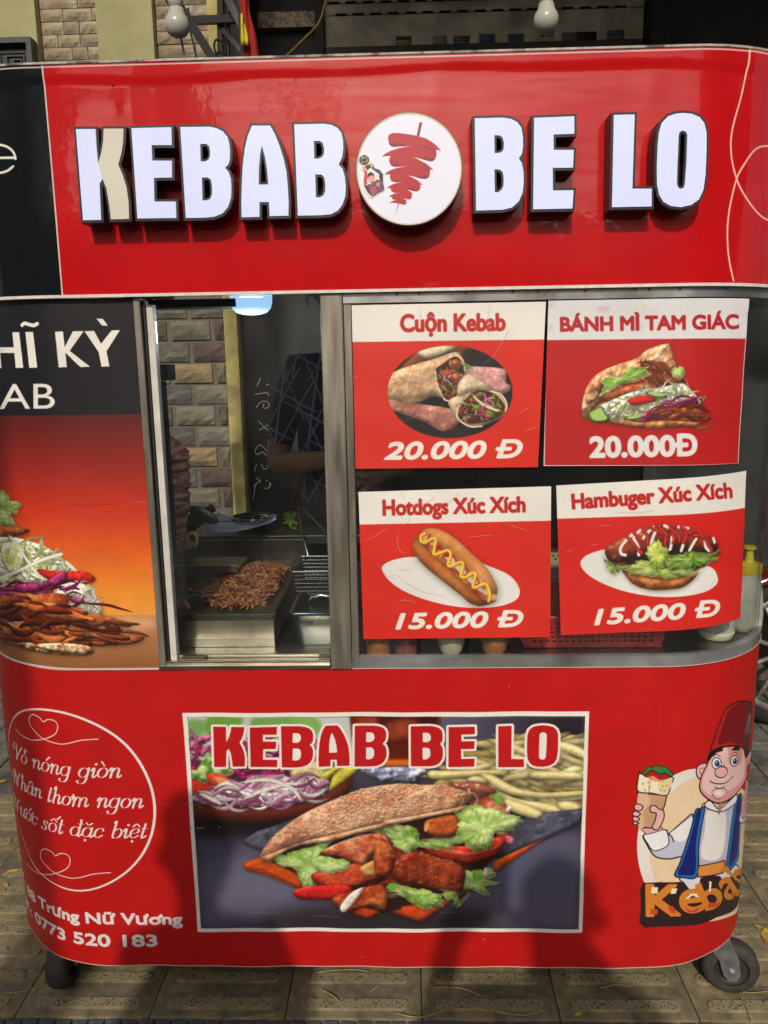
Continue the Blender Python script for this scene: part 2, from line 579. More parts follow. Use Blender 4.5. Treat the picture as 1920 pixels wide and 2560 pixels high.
    def text(self, body, p0, p1, cap, color, bold=0.0, shear=0.0, sz=False, outline=0.0, ocol=(0, 0, 0)):
        """letters whose baseline runs p0 -> p1 and whose capitals are cap tall (photo px, or metres when sz)"""
        horn = [i for i, ch in enumerate(body) if ch == 'ơ']
        whole = body.replace('ơ', 'o')
        V_, E_ = glyph_edges(whole)
        x0, x1 = V_[:, 0].min(), V_[:, 0].max()
        for i in horn:      # the horned o: its horn is drawn as one more small stroke
            hx = glyph_edges(whole[:i+1])[0][:, 0].max()
            h = crom([(hx-.13, .43), (hx-.02, .47), (hx+.05, .55), (hx+.04, .62)], 4)
            w_ = .035
            d = np.gradient(h, axis=0); n = np.stack([-d[:, 1], d[:, 0]], 1)/np.linalg.norm(d, axis=1)[:, None]
            ring = np.vstack([h+n*w_, (h-n*w_)[::-1]])
            k0 = len(V_); kk_ = len(ring)
            V_ = np.vstack([V_, ring])
            E_ = np.vstack([E_, np.stack([np.arange(kk_)+k0, (np.arange(kk_)+1) % kk_+k0], 1)])
        p0 = np.array(p0, float); p1 = np.array(p1, float)
        ex = (p1-p0)/(x1-x0)
        dirn = (p1-p0)/np.linalg.norm(p1-p0)
        up = np.array([-dirn[1], dirn[0]]) if sz else np.array([dirn[1], -dirn[0]])
        ey = up*cap/CAPH+dirn*shear*cap/CAPH
        W = p0+(V_[:, :1]-x0)*ex+V_[:, 1:2]*ey
        C = self.Q(W) if sz else self.P(W)
        E = C[E_]
        kk = 1/self.res if sz else self.k
        for grow_, c in (((bold+outline), ocol),) * (outline > 0)+((bold, color),):
            pad = int(grow_*kk)+2
            r = self.cover(E, pad=pad)
            if r is None: return
            sl, m = r
            if grow_ > 0:
                g = self.dist(E, grow_*kk/2)
                if g is not None:
                    (sy, sx), gm = g
                    full = np.zeros((self.h, self.w), np.float32)[sl]
                    y0 = max(sy.start, sl[0].start); y1 = min(sy.stop, sl[0].stop); x0_ = max(sx.start, sl[1].start); x1_ = min(sx.stop, sl[1].stop)
                    full[y0-sl[0].start:y1-sl[0].start, x0_-sl[1].start:x1_-sl[1].start] = gm[y0-sy.start:y1-sy.start, x0_-sx.start:x1_-sx.start]
                    m = np.maximum(m, full)
            self.put(sl, m, c)
    def image(self, name):
        im = bpy.data.images.new(name, self.w, self.h, alpha=False)
        px = np.ones((self.h, self.w, 4), np.float32)
        px[..., :3] = np.clip(self.a[::-1], 0, 1)
        im.pixels.foreach_set(px.ravel())
        im.update()
        im.pack()
        return im
    def uv(self, s, z):
        return ((s-self.s0)/(self.w*self.res), 1-(self.z1-z)/(self.h*self.res))
_gc = {}
def glyph_edges(body):
    if body in _gc: return _gc[body]
    c = bpy.data.curves.new('lettering', 'FONT'); c.body = body; c.resolution_u = 8
    o = bpy.data.objects.new('lettering', c); COL.objects.link(o)
    dg = bpy.context.evaluated_depsgraph_get()
    me = bpy.data.meshes.new_from_object(o.evaluated_get(dg))
    n = len(me.vertices)
    co = np.empty(n*3, np.float32); me.vertices.foreach_get('co', co); co = co.reshape(-1, 3)[:, :2].astype(float)
    cnt = {}
    key = {}
    for i, p in enumerate(np.round(co, 5)): key.setdefault(tuple(p), i)
    idx = [key[tuple(p)] for p in np.round(co, 5)]
    for p in me.polygons:
        vs = [idx[v] for v in p.vertices]
        for a, b in zip(vs, vs[1:]+vs[:1]):
            if a != b:
                k = (min(a, b), max(a, b)); cnt[k] = cnt.get(k, 0)+1
    E = np.array([k for k, v in cnt.items() if v % 2 == 1])
    bpy.data.meshes.remove(me); bpy.data.objects.remove(o); bpy.data.curves.remove(c)
    _gc[body] = (co, E)
    return _gc[body]
CAPH = float(glyph_edges('H')[0][:, 1].max())

def print_mat(name, img, rough=.3, bump=0.0, bscale=9.0, coat=0.0, spec=.5, wr=0.0, cr=.03, stretch=(1, 1, 1)):
    m = bpy.data.materials.new(name); m.use_nodes = True
    t = m.node_tree; N = t.nodes; L = t.links; b = N['Principled BSDF']
    tx = N.new('ShaderNodeTexImage'); tx.image = img; tx.extension = 'EXTEND'
    uv = N.new('ShaderNodeUVMap'); uv.uv_map = 'print'
    L.new(uv.outputs[0], tx.inputs[0]); L.new(tx.outputs[0], b.inputs['Base Color'])
    b.inputs['Roughness'].default_value = rough; b.inputs['Coat Weight'].default_value = coat
    b.inputs['Coat Roughness'].default_value = cr
    b.inputs['Specular IOR Level'].default_value = spec
    tc = N.new('ShaderNodeTexCoord')
    if bump:
        mp = N.new('ShaderNodeMapping'); mp.inputs['Scale'].default_value = stretch
        L.new(tc.outputs['Object'], mp.inputs[0])
        n1 = N.new('ShaderNodeTexNoise'); n1.inputs['Scale'].default_value = bscale; n1.inputs['Detail'].default_value = 3
        n2 = N.new('ShaderNodeTexNoise'); n2.inputs['Scale'].default_value = bscale*14; n2.inputs['Detail'].default_value = 2
        L.new(mp.outputs[0], n1.inputs['Vector']); L.new(mp.outputs[0], n2.inputs['Vector'])
        ad = N.new('ShaderNodeMath'); ad.operation = 'MULTIPLY_ADD'; ad.inputs[1].default_value = .045
        L.new(n2.outputs['Fac'], ad.inputs[0]); L.new(n1.outputs['Fac'], ad.inputs[2])
        bp = N.new('ShaderNodeBump'); bp.inputs['Strength'].default_value = 1; bp.inputs['Distance'].default_value = bump
        L.new(ad.outputs[0], bp.inputs['Height']); L.new(bp.outputs[0], b.inputs['Normal']); L.new(bp.outputs[0], b.inputs['Coat Normal'])
    if wr:
        n3 = N.new('ShaderNodeTexNoise'); n3.inputs['Scale'].default_value = 3; n3.inputs['Detail'].default_value = 8
        L.new(tc.outputs['Object'], n3.inputs['Vector'])
        mr = N.new('ShaderNodeMapRange'); mr.inputs['From Min'].default_value = .35; mr.inputs['From Max'].default_value = .7
        mr.inputs['To Min'].default_value = rough; mr.inputs['To Max'].default_value = rough+wr
        L.new(n3.outputs['Fac'], mr.inputs['Value']); L.new(mr.outputs[0], b.inputs['Roughness'])
    return m
def skin_sheet(name, cv, s0, s1, z0, z1, mat, parent, ns=24, nz=4, off=0.0, warp=None, thick=0.0):
    """a printed sheet lying on the cart's face between developed lengths s0..s1; warp(s, z) pushes it proud"""
    bm = bmesh.new(); ul = bm.loops.layers.uv.new('print')
    S = np.linspace(s0, s1, ns+1); Z = np.linspace(z0, z1, nz+1)
    g = {}
    for i, s in enumerate(S):
        for j, z in enumerate(Z):
            o_ = off+(warp(s, z) if warp else 0)
            x, y, _, _ = plan(s, o_)
            g[i, j] = (bm.verts.new((x, y, z)), cv.uv(s, z))
    for i in range(ns):
        for j in range(nz):
            q = [g[i, j], g[i+1, j], g[i+1, j+1], g[i, j+1]]
            f = bm.faces.new([a[0] for a in q])
            for l, a in zip(f.loops, q): l[ul].uv = a[1]
            f.smooth = True
    return obj(name, bm, mat, parent)

class PlaneCanvas(Canvas):
    """canvas on the upright plane at depth y, in world x and z"""
    def __init__(self, x0, x1, z0, z1, y, res=.0009, base=(230, 230, 225)):
        Canvas.__init__(self, x0, x1, z0, z1, res, base)
        self.y = y
        self.k = (y-CAM[1])/FPX/res
    def P(self, pts):
        p = np.asarray(pts, float).reshape(-1, 2)
        q = at(p[:, 0], p[:, 1], self.y)
        return np.stack([(q[:, 0]-self.s0)/self.res, (self.z1-q[:, 2])/self.res], 1)
def card(name, cv, pts, y, mat, parent=None, thick=.0006, sub=1, bend=None):
    """a thin printed sheet; pts = (x, z) corners going round; the print shows on the front"""
    bm = bmesh.new(); ul = bm.loops.layers.uv.new('print')
    p = [Vector((a, b)) for a, b in pts]
    n = sub
    g = {}
    for i in range(n+1):
        for j in range(n+1):
            u, v = i/n, j/n
            q = (p[0]*(1-u)+p[1]*u)*(1-v)+(p[3]*(1-u)+p[2]*u)*v
            yy = y-(bend(u, v) if bend else 0)
            g[i, j] = (bm.verts.new((q.x, yy, q.y)), cv.uv(q.x, q.y))
    for i in range(n):
        for j in range(n):
            q = [g[i, j+1], g[i+1, j+1], g[i+1, j], g[i, j]]
            f = bm.faces.new([a[0] for a in q])
            for l, a in zip(f.loops, q): l[ul].uv = a[1]
            f.smooth = True
    if thick:
        ext = bmesh.ops.extrude_face_region(bm, geom=bm.faces[:])
        vs = [e for e in ext['geom'] if isinstance(e, bmesh.types.BMVert)]
        bmesh.ops.translate(bm, vec=(0, -thick, 0), verts=vs)
        bmesh.ops.recalc_face_normals(bm, faces=bm.faces[:])
    return obj(name, bm, mat, parent)
# ------------------------------------------------------------------ sign letters, traced in photograph pixels
A3 = V(0, 240, .5787); A4 = V(840, 240, .651); A5 = V(860, 260, .1929); A6 = V(0, 700, .4521)
B1 = V(860, 740, .3255); B2 = V(1340, 720, .3496); B3 = V(860, 1180, .3376); B4 = V(1340, 1150, .3496)
B5 = V(0, 1680, .3344); B6 = V(440, 1740, .3376); B7 = V(960, 1740, .3376); B8 = V(1480, 1700, .3254)
LET = [
 ('K', A3, [[328,143, 413,143, 417,215, 424,291, 443,357, 430,380, 437,535, 359,537]],
      [[448,141, 534,141, 532,200, 524,250, 511,297, 530,340, 547,395, 556,460, 558,531, 480,533, 472,470, 460,400, 443,357, 424,291, 438,245, 446,195]]),
 ('E', A3, [[568,139, 740,135, 742,212, 655,212, 658,279, 743,280, 743,352, 665,354, 667,456, 760,456, 762,527, 594,529]], None),
 ('B', A3, [[779,134, 905,133, 935,139, 962,152, 982,175, 991,205, 994,240, 993,275, 985,298, 972,310, 988,328, 998,360, 1000,400, 998,440, 985,480, 962,507, 925,522, 880,526, 803,527],
            [865,207, 890,207, 903,216, 908,240, 907,262, 899,277, 885,283, 867,283],
            [872,352, 898,352, 911,362, 916,390, 916,425, 908,445, 893,451, 875,451]], None),
 ('A', A3, [[1089,128, 1167,128, 1188,165, 1208,215, 1225,270, 1238,330, 1244,400, 1247,460, 1246,517, 1165,519, 1162,458, 1121,458, 1121,522, 1044,524, 1043,460, 1045,370, 1050,290, 1058,225, 1071,170],
            [1131,212, 1124,250, 1119,310, 1118,383, 1159,382, 1154,320, 1145,265]], None),
 ('B', A3, [[1271,123, 1400,120, 1432,125, 1458,138, 1475,160, 1482,190, 1483,225, 1479,262, 1463,296, 1480,315, 1490,350, 1494,390, 1492,430, 1480,468, 1460,495, 1430,511, 1385,515, 1287,517],
            [1356,194, 1382,194, 1394,203, 1400,225, 1400,248, 1391,264, 1375,271, 1358,271],
            [1362,339, 1388,339, 1400,350, 1405,375, 1405,410, 1397,430, 1382,438, 1365,438]], None),
 ('B', A4, [[533,86, 640,83, 672,88, 696,100, 712,122, 718,160, 718,195, 714,222, 702,240, 714,258, 720,290, 721,330, 717,370, 702,405, 676,428, 640,437, 538,440],
            [608,151, 628,151, 640,160, 645,180, 644,203, 636,215, 625,219, 609,219],
            [608,282, 628,282, 640,292, 644,315, 643,345, 636,360, 622,370, 610,370]], None),
 ('E', A4, [[761,84, 915,78, 915,145, 835,148, 836,207, 913,207, 910,275, 832,276, 833,363, 912,362, 908,432, 757,435]], None),
 ('L', A4, [[1067,73, 1147,71, 1138,356, 1212,356, 1212,424, 1060,427]], None),
 ('O', A4, [[1240,140, 1251,103, 1275,78, 1305,68, 1333,65, 1365,68, 1395,80, 1414,103, 1423,140, 1423,200, 1419,300, 1411,360, 1394,397, 1365,418, 1325,427, 1285,422, 1257,406, 1241,380, 1233,340, 1232,280, 1235,190],
            [1316,150, 1320,138, 1332,132, 1345,138, 1349,150, 1346,250, 1340,335, 1336,351, 1325,357, 1313,351, 1309,338, 1311,270]], None),
]
def pairs(l): return np.array(l, float).reshape(-1, 2)
# the same letter shapes, normalised, for the printed heading on the picture
def letter_norm(i):
    ch, f, rings, extra = LET[i]
    rr = [pairs(r) for r in rings]
    if extra:      # K: join both halves
        k = pairs(extra[0])
        rr = [np.vstack([rr[0][:3], k[-1:], k[-2:-1]*0+k[-1:], k[0:12], rr[0][4:]])]
        rr = [np.array([(328,143),(413,143),(417,215),(424,291),(438,245),(446,195),(448,141),(534,141),(532,200),(524,250),(511,297),(530,340),(547,395),(556,460),(558,531),(480,533),(472,470),(460,400),(443,357),(430,380),(437,535),(359,537)], float)]
    # undo the slant of the view with a shear
    a = rr[0]
    y0, y1 = a[:, 1].min(), a[:, 1].max()
    sh = {'K': .06, 'E': .055, 'B': .045, 'A': 0, 'L': -.02, 'O': -.02}.get(ch, 0)
    if f is A4: sh = {'B': .01, 'E': -.01, 'L': -.02, 'O': -.02}[ch]
    out = []
    rr = [np.stack([r[:, 0]-sh*(r[:, 1]-y0), r[:, 1]], 1) for r in rr]
    x0, x1 = rr[0][:, 0].min(), rr[0][:, 0].max()
    return [np.stack([(r[:, 0]-x0)/(x1-x0), (r[:, 1]-y0)/(y1-y0)], 1) for r in rr]

# ------------------------------------------------------------------ swash lettering for the three lines in the oval
def _o(cx=.38, r=.33, y=.5, ry=.5): 
    a = np.linspace(.6, .6+2*np.pi, 17); return [(cx+r*math.cos(t), y+ry*math.sin(t)) for t in a]
_arch = [(.2, .55), (.34, .88), (.52, 1.0), (.66, .86), (.68, .6), (.68, .15), (.78, 0), (.95, .22)]
SW = {
 'n': (.98, [[(0, .72), (.1, .98), (.2, .85), (.2, 0)], _arch]),
 'm': (1.5, [[(0, .72), (.1, .98), (.2, .85), (.2, 0)], [(.2, .55), (.34, .88), (.5, 1), (.66, .8), (.68, 0)], [(p[0]+.48, p[1]) for p in _arch]]),
 'o': (.84, [_o()]), 'ơ': (.86, [_o(), [(.62, .85), (.8, .95), (.88, 1.2)]]), 'ớ': (.86, [_o(), [(.62, .85), (.8, .95), (.88, 1.2)], [(.4, 1.3), (.6, 1.65)]]),
 'ó': (.84, [_o(), [(.36, 1.25), (.6, 1.65)]]), 'ò': (.84, [_o(), [(.1, 1.65), (.36, 1.25)]]), 'ỏ': (.84, [_o(), [(.25, 1.55), (.42, 1.68), (.5, 1.5), (.36, 1.38), (.36, 1.22)]]),
 'ố': (.84, [_o(), [(.1, 1.22), (.38, 1.5), (.62, 1.22)], [(.62, 1.5), (.85, 1.85)]]),
 'g': (.92, [_o(), [(.7, .98), (.7, .3), (.68, -.35), (.5, -.66), (.2, -.66), (.06, -.45), (.2, -.38)]]),
 'i': (.46, [[(0, .72), (.1, .98), (.18, .85), (.18, .15), (.28, 0), (.44, .22)], [(.19, 1.38), (.21, 1.42)]]),
 'h': (.98, [[(.05, 1.5), (.2, 1.7), (.2, 0)], _arch]),
 't': (.52, [[(.22, 1.5), (.2, .15), (.32, 0), (.5, .22)], [(0, 1.02), (.48, 1.02)]]),
 'a': (.95, [_o(), [(.7, 1.0), (.7, .15), (.8, 0), (.95, .22)]]),
 'â': (.95, [_o(), [(.7, 1.0), (.7, .15), (.8, 0), (.95, .22)], [(.14, 1.22), (.4, 1.5), (.64, 1.22)]]),
 'ặ': (.95, [_o(), [(.7, 1.0), (.7, .15), (.8, 0), (.95, .22)], [(.16, 1.5), (.38, 1.26), (.62, 1.5)], [(.4, -.4), (.42, -.36)]]),
 'c': (.74, [[(.62, .76), (.55, .95), (.38, 1), (.16, .85), (.06, .5), (.14, .14), (.36, 0), (.66, .26)]]),
 's': (.66, [[(.5, .78), (.46, .94), (.3, 1), (.15, .86), (.2, .62), (.4, .42), (.46, .2), (.34, .02), (.12, .02), (.02, .22)]]),
 'đ': (.95, [_o(), [(.6, 1.7), (.7, 1.65), (.7, .15), (.8, 0), (.95, .22)], [(.42, 1.35), (.95, 1.35)]]),
 'b': (.86, [[(.02, 1.6), (.14, 1.7), (.14, .2), (.34, 0), (.6, .1), (.72, .5), (.62, .9), (.42, 1), (.2, .8)]]),
 'e': (.74, [[(.1, .45), (.5, .55), (.62, .78), (.5, .98), (.34, 1), (.12, .8), (.06, .45), (.16, .12), (.36, 0), (.68, .26)]]),
 'ệ': (.74, [[(.1, .45), (.5, .55), (.62, .78), (.5, .98), (.34, 1), (.12, .8), (.06, .45), (.16, .12), (.36, 0), (.68, .26)], [(.1, 1.22), (.34, 1.5), (.58, 1.22)], [(.34, -.4), (.36, -.36)]]),
 'u': (.98, [[(0, .72), (.1, .98), (.18, .85), (.18, .25), (.32, 0), (.55, .1), (.7, .4)], [(.7, 1), (.7, .15), (.8, 0), (.97, .22)]]),
 'ư': (.98, [[(0, .72), (.1, .98), (.18, .85), (.18, .25), (.32, 0), (.55, .1), (.7, .4)], [(.7, 1), (.7, .15), (.8, 0), (.97, .22)], [(.72, 1), (.88, 1.05), (.95, 1.25)]]),
 'V': (1.1, [[(.0, 1.2), (-.2, 1.0), (-.42, 1.2), (-.35, 1.6), (-.05, 1.75), (.18, 1.6), (.3, .9), (.42, 0)], [(.42, 0), (.62, .8), (.95, 1.6), (1.1, 1.72)]]),
 'N': (1.3, [[(-.05, .9), (-.3, .7), (-.5, .95), (-.4, 1.45), (-.1, 1.7), (.12, 1.68), (.4, 1.0), (.72, 0)], [(.12, 1.68), (.1, .8), (.0, 0)], [(.72, 0), (.78, .9), (.95, 1.6), (1.15, 1.74)]]),
 ' ': (.55, []),
}
def swash(cv, text, p0, p1, xh, color, thick, thin, shear=.36):
    """p0, p1 = (s, z) ends of the baseline; xh = x-height in metres"""
    adv = sum(SW[c][0] for c in text)
    p0 = np.array(p0); p1 = np.array(p1)
    ex = (p1-p0)/adv
    x = 0
    for c in text:
        a, strokes = SW[c]
        for st in strokes:
            q = crom(st, 5) if len(st) > 2 else np.array(st, float)
            if len(st) == 2: q = np.array([q[0]+(q[1]-q[0])*t for t in np.linspace(0, 1, 5)])
            W = p0+(q[:, :1]+x)*ex+np.stack([shear*xh*q[:, 1], xh*q[:, 1]], 1)
            C = cv.Q(W)
            E = np.stack([C[:-1], C[1:]], 1)
            d = q[1:]-q[:-1]; ang = np.abs(d[:, 1])/(np.linalg.norm(d, axis=1)+1e-9)
            wd = (thin+(thick-thin)*np.clip(ang, 0, 1)**2.2)/cv.res/2
            if len(st) == 2 and np.hypot(*(np.array(st[1])-np.array(st[0]))) < .1: wd = np.full(len(E), thick/cv.res/2*1.1)
            r = cv.dist(E, wd)
            if r: cv.put(r[0], r[1], color)
        x += a

# ------------------------------------------------------------------ food pictures (flat print)
def lettuce(c, f, pts, col=(136, 172, 70), col2=(196, 216, 132), frill=.11, n=5, **kw):
    """ragged leaf: frilled outline, soft folds running out from the heart, bright rim"""
    p = crom(f(pairs(pts)), 6, True)
    ctr = p.mean(0); d = p-ctr
    ph = _rs.rand()*6
    i_ = np.arange(len(p))
    j = 1+frill*(.6*np.sin(i_*1.1+ph)+.5*np.sin(i_*2.3+ph*2)+.5*(_rs.rand(len(p))-.5))
    q = ctr+d*j[:, None]
    args = dict(r=7, k=1.5, nz=.07, ns=64, tex=.55, color2=col2, edge=.35, smooth=True, spec=.05); args.update(kw)
    c.lump(q, col, **args)
    dk = tuple(v*.52 for v in col)
    for k_ in range(0, len(q), 2):
        e = q[k_]; L = np.linalg.norm(e-ctr)
        s_ = ctr+(e-ctr)*_rs.uniform(.15, .5); m_ = (s_+e)/2+_rs.randn(2)*L*.06
        w_ = max(1.5, L*.09)
        c.line([s_, m_, ctr+(e-ctr)*.97], w_, dk if (k_//2) % 2 else (214, 228, 156), smooth=True, alpha=.34 if (k_//2) % 2 else .42, taper=True, feather=w_*.3)
    for k_ in range(0, len(q), 1):
        if _rs.rand() < .7: c.line([q[k_-1], q[k_]], _rs.uniform(1, 2.2), (224, 236, 176), alpha=.6)
    for _ in range(n):
        e = q[_rs.randint(len(q))]; c.line([ctr, (ctr+e)/2+_rs.randn(2)*3, ctr+(e-ctr)*.8], 1.4, (226, 236, 188), smooth=True, alpha=.6, taper=True)
def meat(c, f, pts, col=(150, 62, 28), col2=(196, 104, 52), **kw):
    args = dict(r=9, k=2.2, nz=.2, ns=24, tex=.8, color2=col2, edge=.55, smooth=True, spec=.22); args.update(kw)
    P = f(pairs(pts))
    c.lump(P, col, **args)
    lo, hi = P.min(0), P.max(0); ctr = P.mean(0)
    n = int((hi[0]-lo[0])*(hi[1]-lo[1])/110)
    for _ in range(n):      # fibres, char and shine
        k_ = _rs.randint(len(P)); e = P[k_]*(.2+.8*_rs.rand())
        p = ctr+(P[k_]-ctr)*_rs.rand()**.6*.86
        a_ = _rs.uniform(-.5, .5); L_ = _rs.uniform(2, 9); d = np.array([math.cos(a_), math.sin(a_)])*L_
        t_ = _rs.rand()
        cc = (70, 22, 10) if t_ < .4 else ((236, 170, 110) if t_ < .75 else (196, 84, 40))
        c.line([p-d, p+np.array([0, _rs.uniform(-2, 2)]), p+d], _rs.uniform(.8, 2.2), cc, smooth=True, alpha=_rs.uniform(.25, .6), taper=True)
def scatter_strips(c, poly, n, L, W, cols, ang=(0, 180), k=1.6, r=2, curve=.3):
    """many short curved strips whose middles lie inside a polygon given in photo px"""
    P = np.asarray(poly, float)
    lo, hi = P.min(0), P.max(0)
    def inside(p):
        x, y = p; ins = False; j = len(P)-1
        for i in range(len(P)):
            if (P[i, 1] > y) != (P[j, 1] > y) and x < (P[j, 0]-P[i, 0])*(y-P[i, 1])/(P[j, 1]-P[i, 1])+P[i, 0]: ins = not ins
            j = i
        return ins
    made = 0
    while made < n:
        p = lo+_rs.rand(2)*(hi-lo)
        if not inside(p): continue
        made += 1
        a = R_(_rs.uniform(*ang)); l = L*(_rs.rand()*.7+.5); wd = W*(_rs.rand()*.6+.6)
        t = np.linspace(-1, 1, 6); cu = curve*(_rs.rand()*2-1)*l
        x = t*l/2; y = cu*(1-t*t)
        hw = wd/2*np.sqrt(np.clip(1-t**2*.9, .05, 1))
        top = np.stack([x, y-hw], 1); bot = np.stack([x, y+hw], 1)[::-1]
        q = np.vstack([top, bot]); ca, sa = math.cos(a), math.sin(a)
        q = q@np.array([[ca, sa], [-sa, ca]])+p
        col = np.array(cols[_rs.randint(len(cols))], float)*(.75+_rs.rand()*.45)
        c.lump(q, np.clip(col, 0, 255), r=r, k=k, tex=.5, edge=.45, spec=.15, nz=.1)

RED = (190, 20, 17)
WH = (236, 232, 222)

def art_sign():
    c = Canvas(XL-.50, XR+.48, 1.545, 1.962, .00095, (190, 20, 24), .012)
    div = -.62
    c.fill([(XL-.6, 1.97), (div, 1.97), (div-.002, 1.53), (XL-.6, 1.53)], (22, 24, 27), sz=True)
    c.line([(div, 1.97), (div-.002, 1.53)], 3.4, (225, 215, 205), sz=True)
    c.line([(-1.3, 1.9445), (-.4, 1.9445), (.9, 1.9445)], 3, (214, 204, 194), sz=True)
    # light letter cut by the left edge of the picture
    a = np.linspace(0, 2*np.pi*.93, 30)
    e = np.stack([-4-(-42)*np.cos(a), 397-35*np.sin(a)], 1)
    c.line(e, 5.5, WH); c.line([(-44, 397), (38, 394)], 5.5, WH)
    c.fill([(30, 401), (60, 399), (60, 412), (26, 414)], (22, 24, 27))
    f = V(1680, 100, .2892)
    pale = (238, 200, 182)
    c.line(f(660,95, 650,230, 600,480, 545,680, 518,800, 510,900, 515,1000, 530,1090, 560,1200, 610,1320, 700,1450, 780,1530, 850,1560, 1000,1590, 1200,1500), 4.2, pale, smooth=True)
    c.line(f(830,915, 760,925, 700,960, 640,1040, 590,1130, 560,1200, 525,1330, 495,1480, 480,1640, 484,1800, 500,1930, 532,2080), 4.2, pale, smooth=True)
    c.line(f(830,915, 900,912, 1000,960, 1100,1100), 4.2, pale, smooth=True)
    # dirt, scuffs and dried runs on the vinyl
    for _ in range(46):
        x = _rs.uniform(130, 1900); y = _rs.uniform(200, 300)
        L = _rs.uniform(20, 190)
        c.line([(x, y), (x+L*.5, y-_rs.uniform(-3, 9)), (x+L, y-_rs.uniform(-4, 14))], _rs.uniform(1, 5), (120, 30, 34), smooth=True, alpha=_rs.uniform(.05, .2), feather=1.5)
    for _ in range(60):
        x, y = _rs.uniform(130, 1900), _rs.uniform(190, 720)
        c.line([(x, y), (x+_rs.uniform(-14, 14), y+_rs.uniform(-8, 8))], .9, (225, 130, 120), alpha=_rs.uniform(.15, .6))
    for x, y in ((1404, 590), (1236, 300), (230, 590), (1430, 545)):
        c.ell((x, y), 7, 15, (205, 90, 85), alpha=.3, feather=2)
    for x, y in ((24, 193), (25, 206), (26, 221), (283, 214), (739, 200)):
        c.ell((x, y), 3.2, 3.2, (20, 12, 12), alpha=.85)
    c.wear(.05)
    return c

